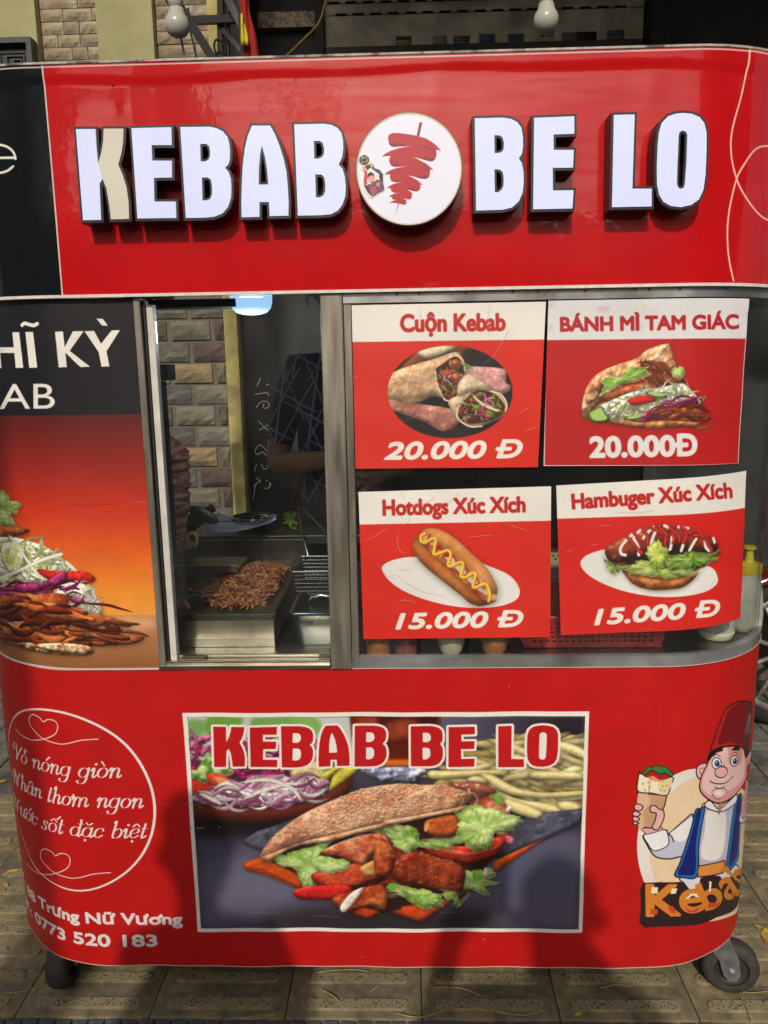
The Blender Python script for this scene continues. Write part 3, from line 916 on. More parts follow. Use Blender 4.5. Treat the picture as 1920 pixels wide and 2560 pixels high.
def art_left():
    c = Canvas(XL-.42, -.487, .828, 1.562, .00095, (28, 27, 30), 0)
    f = A6
    # glowing ground: red to orange
    stops = [(0, 28, 27, 30), (.0001, 92, 28, 22), (.22, 150, 36, 28), (.42, 200, 52, 28), (.6, 224, 92, 30), (.82, 240, 148, 48), (.925, 238, 158, 62), (.93, 206, 140, 92), (1.2, 140, 88, 50)]
    zt = float(hit(200, 1037)[1]); zb = float(hit(200, 1575)[1])
    zz = c.z1-(np.arange(c.h)+.5)*c.res
    tt = (zt-zz)/(zt-zb)
    for k in range(3):
        col = np.interp(tt, [q[0] for q in stops], [q[k+1] for q in stops])/255
        c.a[tt > 0, :, k] = col[tt > 0, None]
    c.ell((330, 1560), 60, 16, (236, 190, 150), alpha=.5, feather=8)
    # wide white letters
    for p in ([70,289, 108,289, 130,486, 88,487], [-20,372, 84,372, 86,404, -20,404], [-45,290, -8,290, 10,487, -32,487], [142,288, 185,287, 208,485, 163,486],
              [306,286, 350,284, 372,482, 326,484], [352,385, 405,283, 465,282, 388,392, 500,480, 447,482, 352,392], [468,283, 521,281, 560,352, 617,279, 664,277, 590,395, 607,478, 563,480, 546,398], [533,213, 570,215, 597,253, 565,252]):
        c.fill(f(pairs(p)), WH)
    c.line(f(124,250, 140,240, 165,247, 190,251, 208,242), 9, WH, smooth=True)
    c.text('AB', f(0, 713)[0], f(304, 711)[0], 62, WH, bold=0.6)
    ks, kz = [float(v) for v in hit(*f(8, 713)[0])]
    c.text('K', (ks-.052, kz), (ks, kz), .0475, WH, bold=.0005, sz=True)
    c.line(f(-60,190, 0,204, 200,195, 500,187, 740,183), 1.6, (12, 12, 14), alpha=.8)
    # the sandwich
    c.lump(f(-500,1960, -200,2020, 0,1950, 200,2010, 400,2000, 512,2040, 515,2060, 460,2075, 300,2070, 150,2045, 0,2010, -200,2070, -500,2050), (168, 96, 44), r=7, k=2.4, tex=1.3, color2=(236, 200, 150), nz=.25, spec=.1)
    lettuce(c, f, [-200,1100, -60,1200, 0,1165, 40,1180, 60,1220, 110,1230, 100,1280, 60,1300, 90,1350, 40,1370, -60,1330, -250,1360])
    lettuce(c, f, [-200,1300, -40,1230, 20,1270, 70,1340, 30,1370, -100,1360, -260,1420], (96, 150, 40))
    meat(c, f, [-250,1350, 0,1350, 120,1372, 170,1385, 120,1410, 20,1430, 30,1465, -60,1450, -250,1470], (140, 66, 30))
    c.lump(f(-200,1440, 30,1420, 120,1430, 220,1460, 300,1500, 370,1560, 420,1620, 300,1680, 100,1680, -200,1660), (206, 208, 150), r=8, k=2.2, tex=1.4, color2=(240, 240, 214), nz=.14)
    scatter_strips(c, f(-200,1430, 180,1430, 330,1500, 400,1600, 420,1680, 0,1680, -200,1650), 90, 60, 7, [(238, 240, 214), (222, 228, 160), (206, 214, 120), (244, 244, 232)])
    c.lump(f(20,1460, 90,1450, 140,1490, 150,1560, 90,1640, 40,1600, 10,1520), (208, 214, 120), r=9, k=2, tex=.6, color2=(236, 240, 190))
    for p in ([60,1420, 120,1500, 180,1590, 240,1650], [0,1650, 120,1600, 240,1545, 340,1515], [370,1560, 450,1640, 520,1740, 560,1830]):
        c.line(f(*p), 9, (200, 204, 170), smooth=True); c.line(f(*p), 6.5, (240, 240, 226), smooth=True)
    c.lump(f(210,1600, 330,1610, 470,1612, 530,1655, 470,1685, 380,1700, 260,1650), (206, 40, 24), r=7, k=1.8, tex=.3, spec=.3)
    c.lump(f(380,1660, 500,1700, 500,1740, 560,1800, 560,1850, 480,1860, 440,1820, 300,1760), (232, 226, 206), r=8, k=1.8, tex=.8)
    scatter_strips(c, f(380,1680, 520,1720, 560,1840, 440,1840, 340,1770), 26, 50, 6, [(240, 238, 220), (222, 226, 180), (244, 244, 236)])
    scatter_strips(c, f(-200,1690, 300,1690, 420,1640, 440,1780, 60,1780, -200,1770), 34, 70, 8, [(122, 22, 74), (150, 44, 100), (96, 16, 56)], ang=(-30, 10))
    for p in ([-200,1680, 40,1700, 120,1680, 250,1670, 330,1620, 370,1620, 360,1670, 270,1700, 150,1730, 30,1720, -200,1740], [-200,1720, 0,1720, 100,1740, 170,1770, 60,1775, -200,1770], [370,1750, 440,1760, 470,1780, 420,1790]):
        c.lump(f(*p), (122, 22, 74), r=5, k=2.4, tex=.7, color2=(160, 50, 110), spec=.3)
    meat(c, f, [200,1740, 300,1730, 400,1750, 380,1790, 480,1830, 500,1880, 380,1880, 260,1840, 180,1790])
    meat(c, f, [-300,1760, 0,1740, 170,1775, 200,1820, 160,1880, 40,1900, -300,1930], (150, 70, 26))
    c.line(f(440,1785, 520,1790, 600,1798, 660,1815, 735,1836), 8, (96, 26, 16), smooth=True, taper=True)
    meat(c, f, [160,1830, 400,1830, 560,1850, 700,1890, 728,1905, 700,1920, 560,1905, 420,1900, 240,1870], (166, 84, 34))
    meat(c, f, [350,1920, 500,1930, 640,1965, 790,1972, 790,1990, 740,2010, 600,2020, 480,2010, 360,1960], (140, 58, 26))
    meat(c, f, [-300,1880, 60,1890, 220,1860, 400,1855, 390,1900, 370,1970, 330,2020, 200,1995, 0,1960, -300,1980], (176, 94, 42), (206, 130, 70))
    cols_ = [(128, 54, 24), (160, 80, 36), (94, 34, 16), (184, 102, 50), (112, 42, 20)]
    scatter_strips(c, f(-300,1760, 160,1770, 420,1830, 560,1870, 560,2000, 300,2010, -200,1960), 60, 95, 18, cols_, ang=(-12, 22), r=4, curve=.18, k=2.4)
    scatter_strips(c, f(400,1860, 680,1890, 760,1980, 560,2010, 380,1960), 16, 80, 11, cols_, ang=(0, 18), r=4, curve=.12, k=2.4)
    c.lump(f(160,2020, 330,2005, 480,2020, 514,2045, 490,2065, 380,2058, 240,2040), (232, 204, 160), r=4, k=2.6, tex=1.6, color2=(150, 90, 50), nz=.3)
    for _ in range(60):
        c.line([f(_rs.uniform(400, 850), _rs.uniform(2010, 2110))[0]]*2, 1.2, (240, 210, 170), alpha=.6)
    c.line(f(360,1240, 500,1246, 640,1240), 1.2, (100, 30, 20), alpha=.7); c.line(f(740,1226, 820,1228), 1, (235, 160, 130), alpha=.8)
    c.wear(.05)
    return c

def art_picture(c):
    """the photograph printed on the lower panel: salad bowl, glass, chips, a filled flatbread on slate"""
    F = [(456, 1782), (1473, 1778), (1455, 2330), (495, 2328)]
    f, g = B6, B7
    c.fill(F, WH)
    I = [(468, 1792), (1463, 1790), (1446, 2321), (503, 2319)]
    c.clip_in()
    c.grad(I, (104, 98, 116), (56, 50, 56), (900, 1790), (900, 2000))
    c.grad([(490, 2080), (1455, 2080), (1446, 2321), (503, 2319)], (70, 66, 84), (88, 84, 104), (500, 2080), (560, 2250), feather=14)
    c.ell((640, 2200), 130, 60, (118, 116, 140), alpha=.6, feather=40)
    c.ell((1330, 2170), 130, 60, (84, 86, 112), alpha=.7, feather=40)
    c.ell((960, 2300), 300, 40, (34, 26, 26), alpha=.8, feather=25)
    c.ell((600, 2070), 150, 26, (26, 20, 22), alpha=.9, feather=16)
    c.grad([(1080, 1790), (1463, 1790), (1462, 1850), (1080, 1850)], (92, 88, 112), (40, 34, 42), (1110, 1800), (1400, 1800), feather=6)
    # out of focus greens and cabbage behind
    c.fill([(470, 1793), (620, 1793), (800, 1793), (900, 1793), (880, 1900), (470, 1900)], (196, 200, 196))
    for p, col in (([80,190, 200,180, 210,280, 90,330], (120, 160, 96)), ([250,150, 480,150, 470,230, 300,300, 210,260], (104, 156, 60)), ([560,170, 700,150, 1000,160, 1060,240, 900,300, 600,300], (112, 164, 80)), ([840,150, 1040,170, 1070,260, 960,330], (128, 176, 88))):
        c.fill(f(pairs(p)), col, smooth=True, feather=5)
    c.grad(f(1285,140, 1700,140, 1700,480, 1600,500, 1340,520, 1300,300), (84, 18, 10), (176, 44, 10), f(1300, 150)[0], f(1560, 500)[0], feather=2)
    c.grad(g(-60,140, 420,140, 410,490, -60,510), (60, 14, 10), (110, 26, 10), g(0, 150)[0], g(0, 500)[0], feather=2)
    c.fill(g(-60,470, 410,470, 400,515, -60,515), (224, 104, 18), feather=2)
    c.fill(f(1320,150, 1400,150, 1380,460, 1330,460), (150, 40, 14), feather=5, alpha=.7)
    for q in (f(1360,180, 1480,160, 1500,260, 1400,280), f(1560,200, 1680,190, 1680,300, 1580,320), g(120,170, 240,180, 230,300, 110,280)):
        c.fill(q, (190, 84, 44), smooth=True, feather=6, alpha=.55)
    c.line(g(406,150, 400,300, 396,470), 3, (206, 120, 90), alpha=.6, feather=1.5)
    c.lump(f(1370,545, 1480,610, 1600,640, 1780,640, 1850,560, 1800,530, 1500,530), (120, 124, 150), r=8, k=2.6, tex=1.5, color2=(200, 205, 225), feather=1.5)
    scatter_strips(c, f(90,330, 230,300, 520,330, 1050,340, 1040,560, 880,600, 600,600, 110,560), 150, 46, 12, [(190, 34, 104), (214, 60, 130), (170, 30, 90), (226, 110, 160)], k=1.6, r=4)
    c.lump(f(860,540, 1100,480, 1150,600, 1000,650, 880,620), (206, 190, 130), r=8, k=1.4, tex=.8, feather=2)
    for p in ([1180,560, 1250,520, 1350,540, 1180,680, 1130,690], [1000,640, 1180,520, 1260,500, 1120,620, 1040,690]):
        c.lump(f(*p), (206, 196, 70), r=6, k=1.8, tex=.3, feather=1)
    # wooden bowl with tomato and onion
    c.lump(f(60,760, 300,800, 560,825, 820,815, 1000,770, 1160,690, 1280,600, 1312,590, 1290,690, 1180,790, 980,880, 700,930, 400,935, 120,900, 40,860), (98, 40, 28), r=16, k=1.6, tex=.1, nz=.05, feather=1.5)
    c.lump(f(70,640, 230,620, 300,700, 320,730, 150,740, 70,735), (184, 44, 22), r=7, k=1.8, tex=.4, feather=.8)
    lettuce(c, f, [90,560, 170,530, 240,430, 420,560, 300,600, 200,640, 110,600], (84, 134, 44))
    c.lump(f(228,575, 320,575, 420,620, 485,650, 440,690, 330,690, 250,640), (216, 66, 36), r=8, k=2, tex=.35, spec=.35)
    c.lump(f(270,600, 360,605, 430,640, 400,665, 310,650), (236, 140, 90), r=4, k=1.6, tex=.8)
    c.lump(f(120,740, 300,700, 480,660, 560,590, 760,580, 960,620, 1130,620, 1100,700, 960,780, 700,815, 400,810, 180,790), (186, 120, 150), r=10, k=2, tex=1.2, color2=(222, 190, 206))
    scatter_strips(c, f(130,750, 480,670, 700,600, 1120,640, 1060,720, 700,800, 300,800), 90, 75, 10, [(228, 206, 214), (198, 140, 168), (236, 226, 222), (170, 90, 130)], ang=(-40, 40))
    for p in ([490,770, 640,700, 800,650, 930,640], [740,640, 860,680, 930,770], [180,720, 260,760, 340,800], [480,640, 700,620, 900,690]):
        c.line(f(*p), 12, (190, 170, 172), smooth=True, taper=True); c.line(f(*p), 9, (236, 228, 216), smooth=True, taper=True)
    for _ in range(70):
        p = f(_rs.uniform(300, 1120), _rs.uniform(610, 790))[0]; c.ell(p, 1.1, 1.1, (70, 40, 50), alpha=.7)
    # chips
    area = g(740,380, 900,310, 1100,280, 1300,285, 1480,330, 1478,800, 1300,810, 1000,770, 820,680, 620,610, 480,600, 700,480)
    c.fill(area, (196, 168, 96), feather=3)
    scatter_strips(c, area, 70, 150, 20, [(220, 194, 118), (228, 204, 132), (210, 182, 106)], ang=(-30, 30), r=6, curve=.06, k=1.1)
    scatter_strips(c, area, 46, 165, 21, [(244, 224, 158), (248, 232, 172), (238, 214, 144)], ang=(-22, 26), r=7, curve=.06, k=1.3)
    chips = [[330,590, 340,550, 620,548, 900,545, 900,580, 600,598, 380,615], [1100,560, 1400,560, 1480,590, 1480,622, 1200,622, 1080,595],
             [700,580, 800,580, 1000,680, 1200,715, 1475,700, 1475,740, 1200,760, 950,730, 800,660], [610,610, 700,590, 780,640, 640,645], [820,690, 1000,760, 1250,800, 1330,835, 1320,880, 1200,865, 1000,815, 850,750],
             [1280,790, 1400,780, 1470,830, 1440,862, 1320,850], [880,750, 1000,780, 1160,850, 1180,890, 1130,910, 1000,875, 880,810], [760,330, 900,330, 1150,440, 1110,470], [1300,420, 1480,490, 1480,530, 1330,470]]
    for p in chips:
        c.lump(g(pairs(p)), (240, 220, 150), r=7, k=1.6, tex=.3, color2=(238, 222, 156), edge=.5, nz=.06, smooth=True, feather=.5)
    # slate and napkin
    c.lump(f(485,1080, 600,1000, 900,900, 1300,820, 1700,800, 1700,1180, 640,1155), (60, 62, 76), r=6, k=1.8, tex=1.2, smooth=False, color2=(86, 88, 102))
    c.lump(g(700,900, 1130,905, 1200,860, 1478,830, 1462,935, 1240,1030, 840,1200, 700,1150), (66, 66, 82), r=6, k=1.6, tex=1.0, smooth=False, color2=(88, 90, 106))
    c.line(g(840,1200, 1060,1110, 1250,1030, 1468,930), 9, (40, 42, 56), alpha=.8, feather=2)
    c.lump(f(497,1240, 640,1185, 900,1290, 960,1420, 900,1425, 640,1320, 520,1290), (200, 78, 24), r=7, k=1.8, tex=.3, smooth=False, nz=.08)
    c.line(f(510,1265, 640,1290, 900,1410), 3.5, (110, 34, 14), alpha=.8)
    c.lump(g(1210,1035, 1000,1180, 820,1310, 810,1230, 900,1180), (206, 84, 24), r=6, k=1.6, tex=.2, smooth=False)
    c.lump(f(1150,1520, 1300,1600, 1420,1640, 1560,1580, 1500,1560, 1350,1540), (200, 66, 24), r=6, k=1.6, smooth=False, tex=.2)
    c.lump(g(-60,1560, 60,1600, 270,1668, 490,1530, 440,1480, 100,1540), (206, 74, 24), r=8, k=1.8, tex=.2, smooth=False)
    c.fill(f(1300,1530, 1550,1300, 1650,1300, 1670,1580, 1540,1600), (40, 22, 18), feather=2)
    c.fill(g(-60,1280, 120,1300, 430,1450, 500,1500, 60,1570, -60,1550), (44, 24, 20), feather=2)
    # fillings, back to front
    c.fill(np.vstack([f(700,1230, 900,1120, 1200,1060, 1540,980), g(0,960, 300,900, 600,850, 860,900, 900,1040, 830,1180, 760,1260, 700,1400, 560,1520, 200,1480, 0,1500), f(1540,1540, 1300,1560, 1150,1480, 980,1420, 900,1320)]), (52, 24, 16), feather=3)
    scatter_strips(c, np.vstack([f(1000,1200, 1300,1080, 1600,1000), g(100,980, 400,1100, 700,1180, 640,1300, 100,1400), f(1500,1450, 1150,1420)]), 60, 60, 16, [(130, 42, 20), (164, 62, 30), (98, 30, 16), (190, 92, 52)], ang=(-30, 30), r=5, k=2.2)
    c.lump(g(600,640, 720,650, 850,730, 930,860, 940,1000, 880,1060, 780,960, 640,800), (186, 84, 62), r=10, k=2, tex=1.0, color2=(216, 130, 100), nz=.2)
    lettuce(c, g, [780,730, 870,715, 885,790, 840,800], n=1)
    c.lump(g(900,840, 920,810, 948,810, 940,840, 915,855), (240, 226, 222), r=3, k=1.5)
    c.lump(g(890,1040, 930,1030, 962,1060, 940,1095, 905,1080), (224, 110, 150), r=3, k=1.5)
    c.lump(g(270,1090, 480,1110, 680,1100, 800,1050, 880,1035, 903,1070, 860,1150, 780,1200, 640,1230, 450,1200, 330,1160), (206, 46, 28), r=9, k=2, tex=.35, spec=.3)
    c.lump(g(420,1120, 640,1150, 800,1120, 870,1060, 860,1110, 760,1160, 600,1185, 440,1160), (226, 96, 70), r=5, k=1.4, tex=.8)
    lettuce(c, g, [-60,960, 120,950, 250,990, 270,1080, 480,1060, 520,1110, 420,1140, 250,1120, 200,1160, 110,1160, 40,1070, -60,1010], (108, 160, 56))
    lettuce(c, g, [520,880, 640,810, 700,808, 750,850, 870,850, 930,890, 1010,900, 980,960, 880,1010, 800,1010, 800,1110, 690,1140, 560,1090, 440,1080, 540,1030], (138, 182, 70), (190, 218, 120), n=9)
    meat(c, g, [300,930, 420,890, 520,880, 560,930, 560,1000, 500,1040, 380,1045, 320,1010], (158, 62, 26), (196, 90, 40))
    c.ell(g(316, 965)[0], 6, 14, (226, 166, 90), rot=15)
    lettuce(c, f, [730,1190, 860,1160, 1140,1060, 1110,1150, 1010,1200, 1020,1290, 1000,1400, 940,1400, 900,1320, 860,1260, 760,1250], (132, 178, 74), (184, 214, 124), n=7)
    lettuce(c, g, [-60,1480, 80,1380, 180,1420, 300,1450, 440,1480, 400,1560, 260,1560, 60,1440], (110, 160, 52))
    lettuce(c, g, [420,1430, 580,1300, 700,1290, 800,1280, 820,1330, 740,1350, 840,1390, 760,1410, 770,1480, 660,1440, 560,1440, 560,1560, 500,1520], (132, 180, 70), (182, 214, 120), n=7)
    c.lump(g(740,1275, 770,1275, 768,1340, 745,1335), (232, 226, 214), r=3, k=1.4)
    lettuce(c, f, [760,1240, 900,1150, 1060,1110, 1180,1150, 1060,1230, 1080,1330, 1000,1420, 930,1380, 900,1290], (146, 186, 84), (206, 226, 150), n=8)
    meat(c, f, [1080,1290, 1300,1240, 1420,1230, 1540,1300, 1530,1350, 1360,1400, 1220,1430, 1060,1400, 1000,1330], (164, 40, 22), (198, 74, 44))
    meat(c, f, [1420,1150, 1600,1110, 1720,1200, 1720,1420, 1560,1300], (140, 44, 22))
    c.lump(f(868,1450, 960,1410, 1100,1400, 1270,1400, 1300,1440, 1200,1500, 1100,1510, 920,1500), (200, 34, 30), r=8, k=2.2, tex=.3, spec=.35)
    meat(c, f, [1150,1500, 1260,1450, 1480,1390, 1560,1420, 1550,1590, 1480,1550, 1380,1560, 1280,1600, 1200,1560], (150, 50, 26))
    meat(c, f, [1060,1170, 1160,1100, 1330,1040, 1500,1010, 1580,1050, 1580,1110, 1440,1180, 1400,1250, 1290,1220, 1180,1180], (172, 64, 36), (220, 140, 100), spec=.7)
    lettuce(c, f, [1000,1195, 1150,1190, 1290,1230, 1240,1290, 1200,1300, 1130,1310, 1060,1290], (150, 190, 90), (204, 226, 150))
    c.lump(f(1370,1260, 1500,1205, 1512,1300, 1440,1330, 1380,1310), (212, 150, 90), r=5, k=2, tex=.9)
    meat(c, g, [-60,1060, 60,1100, 80,1180, 60,1300, -60,1320], (146, 40, 22))
    meat(c, g, [80,1240, 140,1170, 260,1145, 400,1200, 500,1220, 600,1290, 590,1400, 560,1450, 420,1430, 250,1400, 120,1390, 70,1320], (124, 40, 18), (176, 78, 38), spec=.5, tex=.9, r=14)
    for k_ in range(10): c.line(g(130+k_*42,1195+k_*9, 150+k_*42,1290+k_*8, 135+k_*42,1385+k_*5), 3, (214, 130, 88) if k_ % 2 else (84, 24, 12), smooth=True, alpha=.4, feather=1.2, taper=True)
    c.line(g(100,1250, 260,1290, 360,1240, 500,1215), 2.5, (90, 26, 14), alpha=.7, smooth=True)
    c.lump(f(1215,1560, 1290,1460, 1390,1410, 1340,1500, 1250,1600), (236, 222, 204), r=4, k=1.8, tex=.4)
    lettuce(c, g, [540,960, 620,840, 720,815, 880,860, 1000,905, 940,970, 820,1010, 790,1090, 700,1120, 600,1080, 560,1030], (150, 190, 84), (208, 228, 148), n=10)
    lettuce(c, g, [90,1400, 200,1420, 330,1440, 430,1500, 380,1545, 280,1560, 200,1490], (124, 166, 62), (176, 206, 110), n=5)
    # the bread with grill marks and sesame
    bread = np.vstack([f(622,1180, 700,1060, 850,930, 1000,840, 1250,730, 1400,680, 1640,650), g(160,650, 330,655, 480,640, 700,650, 810,700, 740,740, 610,800, 560,850, 300,905, 0,970), f(1540,980, 1300,1030, 1100,1080, 900,1110, 740,1195, 690,1230, 640,1210)])
    c.lump(bread, (188, 122, 90), r=17, k=2.0, tex=.5, nz=.2, color2=(222, 170, 138), edge=.4, ns=24)
    c.lump(g(480,640, 700,640, 820,690, 800,720, 600,700), (170, 90, 70), r=7, k=1.6, tex=.3)
    low = np.vstack([f(640,1195, 800,1130, 1000,1060, 1300,990, 1540,940), g(0,925, 250,880, 560,820, 610,800, 560,850, 300,905, 0,970), f(1540,980, 1300,1030, 1100,1080, 900,1110, 740,1195, 690,1230)])
    c.lump(low, (186, 134, 92), r=5, k=2.2, tex=1.0, color2=(220, 180, 140))
    for i in range(9):
        x = 1330+i*105
        c.line(f(x, 960-(i*14)) .tolist()+f(x+60, 830-(i*8)).tolist()+f(x+30, 760-i*6).tolist(), 3.6, (224, 178, 136), smooth=True, alpha=.55)
    c.line(np.vstack([f(1200,930, 1500,850), g(0,860, 300,800, 560,760)]), 3.6, (224, 178, 136), smooth=True, alpha=.5)
    c.line(np.vstack([f(1300,960, 1560,900), g(60,905, 300,850, 520,800)]), 3.4, (224, 178, 136), smooth=True, alpha=.45)
    def inb(p, P=bread):
        x, y = p; ins = False; j = len(P)-1
        for i in range(len(P)):
            if (P[i, 1] > y) != (P[j, 1] > y) and x < (P[j, 0]-P[i, 0])*(y-P[i, 1])/(P[j, 1]-P[i, 1])+P[i, 0]: ins = not ins
            j = i
        return ins
    lo, hi = bread.min(0), bread.max(0); n = 0
    while n < 330:
        p = lo+_rs.rand(2)*(hi-lo)
        if not inb(p) or not inb(p+np.array([0, 22])): continue
        if _rs.rand() > math.exp(-((p[0]-960)/230)**2)*.9+.12: continue
        n += 1
        a = _rs.uniform(-60, 40); r = 3.6+_rs.rand()*1.6
        c.ell(p+np.array([1, 1.6]), r, r*.6, (112, 64, 40), rot=a, n=10, alpha=.75)
        c.ell(p, r*.95, r*.5, (230, 200, 156), rot=a, n=10)
    c.photo_finish(I)
    # heading in red with a cream edge
    boxes = [(f, 0, 275, 512, 226, 525), (f, 1, 548, 752, 226, 525), (f, 2, 778, 1017, 222, 525), (f, 3, 1056, 1286, 218, 522), (f, 4, 1322, 1560, 220, 522),
             (g, 5, 198, 436, 220, 522), (g, 6, 477, 672, 222, 522), (g, 7, 846, 1036, 222, 525), (g, 8, 1058, 1290, 216, 525)]
    allr = []
    for fn, i, x0, x1, y0, y1 in boxes:
        rr = [fn(np.stack([x0+(x1-x0)*r[:, 0], y0+(y1-y0)*r[:, 1]], 1)) for r in letter_norm(i)]
        allr.append(rr)
    for rr in allr:
        c.line(rr[0], 13, (238, 230, 220), closed=True)
        c.fill(rr[0], (238, 230, 220))
    for rr in allr:
        c.fill(rr[0], (190, 22, 26), holes=rr[1:])
        for h in rr[1:]: c.line(h, 5, (238, 230, 220), closed=True)
    c.clip_out(I)
    # wear of the print
    c.line([(398, 2008), (470, 2010), (545, 2011)], 2.0, (120, 110, 100), alpha=.6)
    for x in (478, 495, 500, 508, 548): c.ell((x, 2070+_rs.randn()), 4, 1.6, (150, 140, 130), alpha=.8)
    for p in ([625,2281, 700,2283], [780,2290, 850,2292], [1105,2281, 1135,2282], [620,2326, 660,2324]): c.line(pairs(p), 1.1, (170, 160, 150), alpha=.6)

def art_cook(c):
    """the printed cook at the right end of the lower panel"""
    f = B8
    K = (34, 18, 20)
    def S(pts, col, w=5, smooth=True, ow=None):
        p = f(pairs(pts))
        c.fill(p, col, smooth=smooth)
        if w: c.line(p, w*.3254 if ow is None else ow, K, smooth=smooth, closed=True)
    # pale disc
    a = np.linspace(0, 2*np.pi, 60)
    c.fill(f(np.stack([800+455*np.cos(a)*1.0, 1270+590*np.sin(a)], 1)), (230, 224, 214))
    c.fill(f(np.stack([890+450*np.cos(a), 1290+560*np.sin(a)], 1)), (232, 204, 168))
    # trousers, shirt
    S([690,1500, 1000,1440, 1110,1420, 1120,1480, 1000,1560, 760,1620, 700,1560], (222, 220, 226), 10)
    S([870,940, 980,1000, 1100,880, 1120,960, 1110,1150, 1110,1400, 800,1460, 800,1240, 830,1000], (186, 184, 200), 10)
    S([880,1000, 1020,1010, 1025,1180, 990,1340, 930,1385, 850,1370, 832,1300, 860,1150], (232, 228, 224), 0)
    # left arm (picture side) and cuff
    S([770,1040, 700,1080, 585,1180, 560,1150, 400,1185, 420,1260, 480,1350, 560,1372, 640,1360, 720,1310], (196, 196, 212), 12)
    S([770,1050, 640,1140, 600,1180, 640,1230, 700,1230, 750,1160], (234, 232, 232), 0)
    S([400,1185, 545,1148, 580,1180, 585,1260, 530,1300, 470,1310, 430,1260], (236, 234, 234), 8)
    c.line(f(580,1180, 610,1200, 625,1240), 3, K, smooth=True)
    S([410,1175, 380,1140, 470,1130, 520,1120, 535,1150, 430,1182], (226, 168, 164), 6)
    # waistcoat
    S([860,980, 830,985, 790,1000, 760,1120, 720,1250, 670,1400, 632,1495, 700,1515, 790,1518, 815,1440, 812,1300, 830,1150], (20, 112, 176), 12)
    S([835,995, 800,1010, 770,1130, 735,1260, 690,1390, 655,1485, 720,1495, 780,1490, 795,1420, 790,1290, 808,1130], (24, 30, 110), 0)
    S([1150,895, 1115,895, 1095,960, 1070,1100, 1045,1260, 1022,1440, 1060,1455, 1110,1400, 1130,1340, 1140,1150], (20, 112, 176), 12)
    S([1142,905, 1118,915, 1095,1060, 1070,1220, 1045,1420, 1090,1390, 1118,1330, 1130,1150], (24, 30, 110), 0)
    S([815,1425, 1010,1380, 1025,1445, 1000,1475, 810,1512], (214, 128, 52), 10, smooth=False)
    S([830,1440, 990,1400, 985,1450, 900,1490, 822,1495], (224, 146, 66), 0)
    # collar
    S([875,935, 905,925, 975,990, 1060,930, 1115,880, 1100,950, 1000,1010, 910,995, 862,965], (232, 230, 232), 9)
    # neck point
    S([880,920, 970,950, 972,1035, 1000,960, 1110,880, 1000,870], (214, 134, 130), 6, smooth=False)
    # ears
    S([885,650, 850,640, 810,665, 800,710, 815,750, 850,762, 880,740], (228, 180, 172), 11)
    c.line(f(870,680, 835,680, 830,715, 850,735), 2.4, (160, 80, 80), smooth=True)
    S([1195,545, 1212,535, 1215,590, 1200,640, 1185,665, 1170,620], (222, 170, 164), 8)
    # face
    S([925,560, 1000,520, 1120,505, 1195,530, 1190,640, 1178,760, 1130,850, 1070,910, 990,942, 930,935, 860,890, 825,830, 840,740, 880,660], (222, 152, 148), 12)
    S([935,570, 1000,530, 1040,520, 1050,640, 1100,650, 1150,640, 1160,540, 1175,600, 1165,740, 1110,820, 1050,850, 980,850, 900,880, 850,830, 850,760, 890,680], (232, 194, 188), 0)
    S([920,850, 975,830, 1030,845, 1020,890, 960,910, 925,885], (232, 188, 184), 5)
    c.ell(f(970, 866)[0], 9, 6, (244, 226, 222))
    # sideburns, hair
    S([905,560, 930,545, 925,590, 890,630, 888,600], (26, 14, 18), 0)
    S([1170,510, 1210,530, 1195,580, 1180,600, 1172,560], (26, 14, 18), 0)
    # hat
    S([1022,235, 1060,200, 1120,170, 1180,162, 1232,190, 1225,330, 1205,530, 1120,505, 1000,515, 915,545, 945,440, 985,330], (178, 28, 30), 13)
    S([1045,250, 1110,190, 1175,170, 1180,280, 1170,400, 1150,495, 1060,480, 975,492, 1000,380], (120, 12, 18), 0)
    S([1185,175, 1228,195, 1222,330, 1200,525, 1150,500, 1175,360, 1185,240], (94, 14, 34), 0)
    for dx in (0, 12, 24, 36):
        c.line(f(1202+dx*.4,265, 1178+dx,405), 3.4, K); c.line(f(1202+dx*.4,265, 1178+dx,402), 2.2, (226, 224, 226))
        c.line(f(1178+dx,408, 1178+dx,424), 2.2, (150, 150, 156))
    # brows, eyes
    S([930,560, 960,530, 1000,525, 1005,545, 960,560, 935,590], (26, 14, 18), 0)
    S([1070,540, 1100,508, 1135,515, 1130,540, 1095,540], (26, 14, 18), 0)
    for cx, cy, rx, ry in ((957, 640, 38, 46), (1094, 622, 34, 44)):
        c.ell(f(cx, cy)[0], rx*.3254, ry*.3254, K, rot=5); c.ell(f(cx, cy)[0], rx*.3254-2, ry*.3254-2, (238, 238, 240), rot=5)
        c.ell(f(cx+4, cy+2)[0], 6, 8, (24, 40, 96)); c.ell(f(cx+4, cy+2)[0], 4.6, 6.5, (60, 92, 160)); c.ell(f(cx+4, cy+2)[0], 3, 4, (12, 12, 24)); c.ell(f(cx-1, cy-6)[0], 1.6, 2, (240, 240, 244))
        c.line(f(cx-30,cy-50, cx,cy-68, cx+30,cy-52), 2, (110, 40, 44), smooth=True)
    # nose and mouth
    S([985,665, 950,690, 945,725, 975,748, 1015,742, 1040,705, 1025,672], (232, 178, 172), 9)
    c.line(f(975,655, 1000,665, 1015,650), 2.6, K, smooth=True)
    c.line(f(903,775, 940,792, 1000,795, 1050,775, 1085,738), 3, K, smooth=True); c.line(f(940,822, 980,832, 1018,815), 2.6, K, smooth=True)
    # thumb up hand
    S([1130,1080, 1145,1000, 1170,880, 1200,860, 1205,960, 1190,1060, 1160,1100], (226, 220, 224), 8)
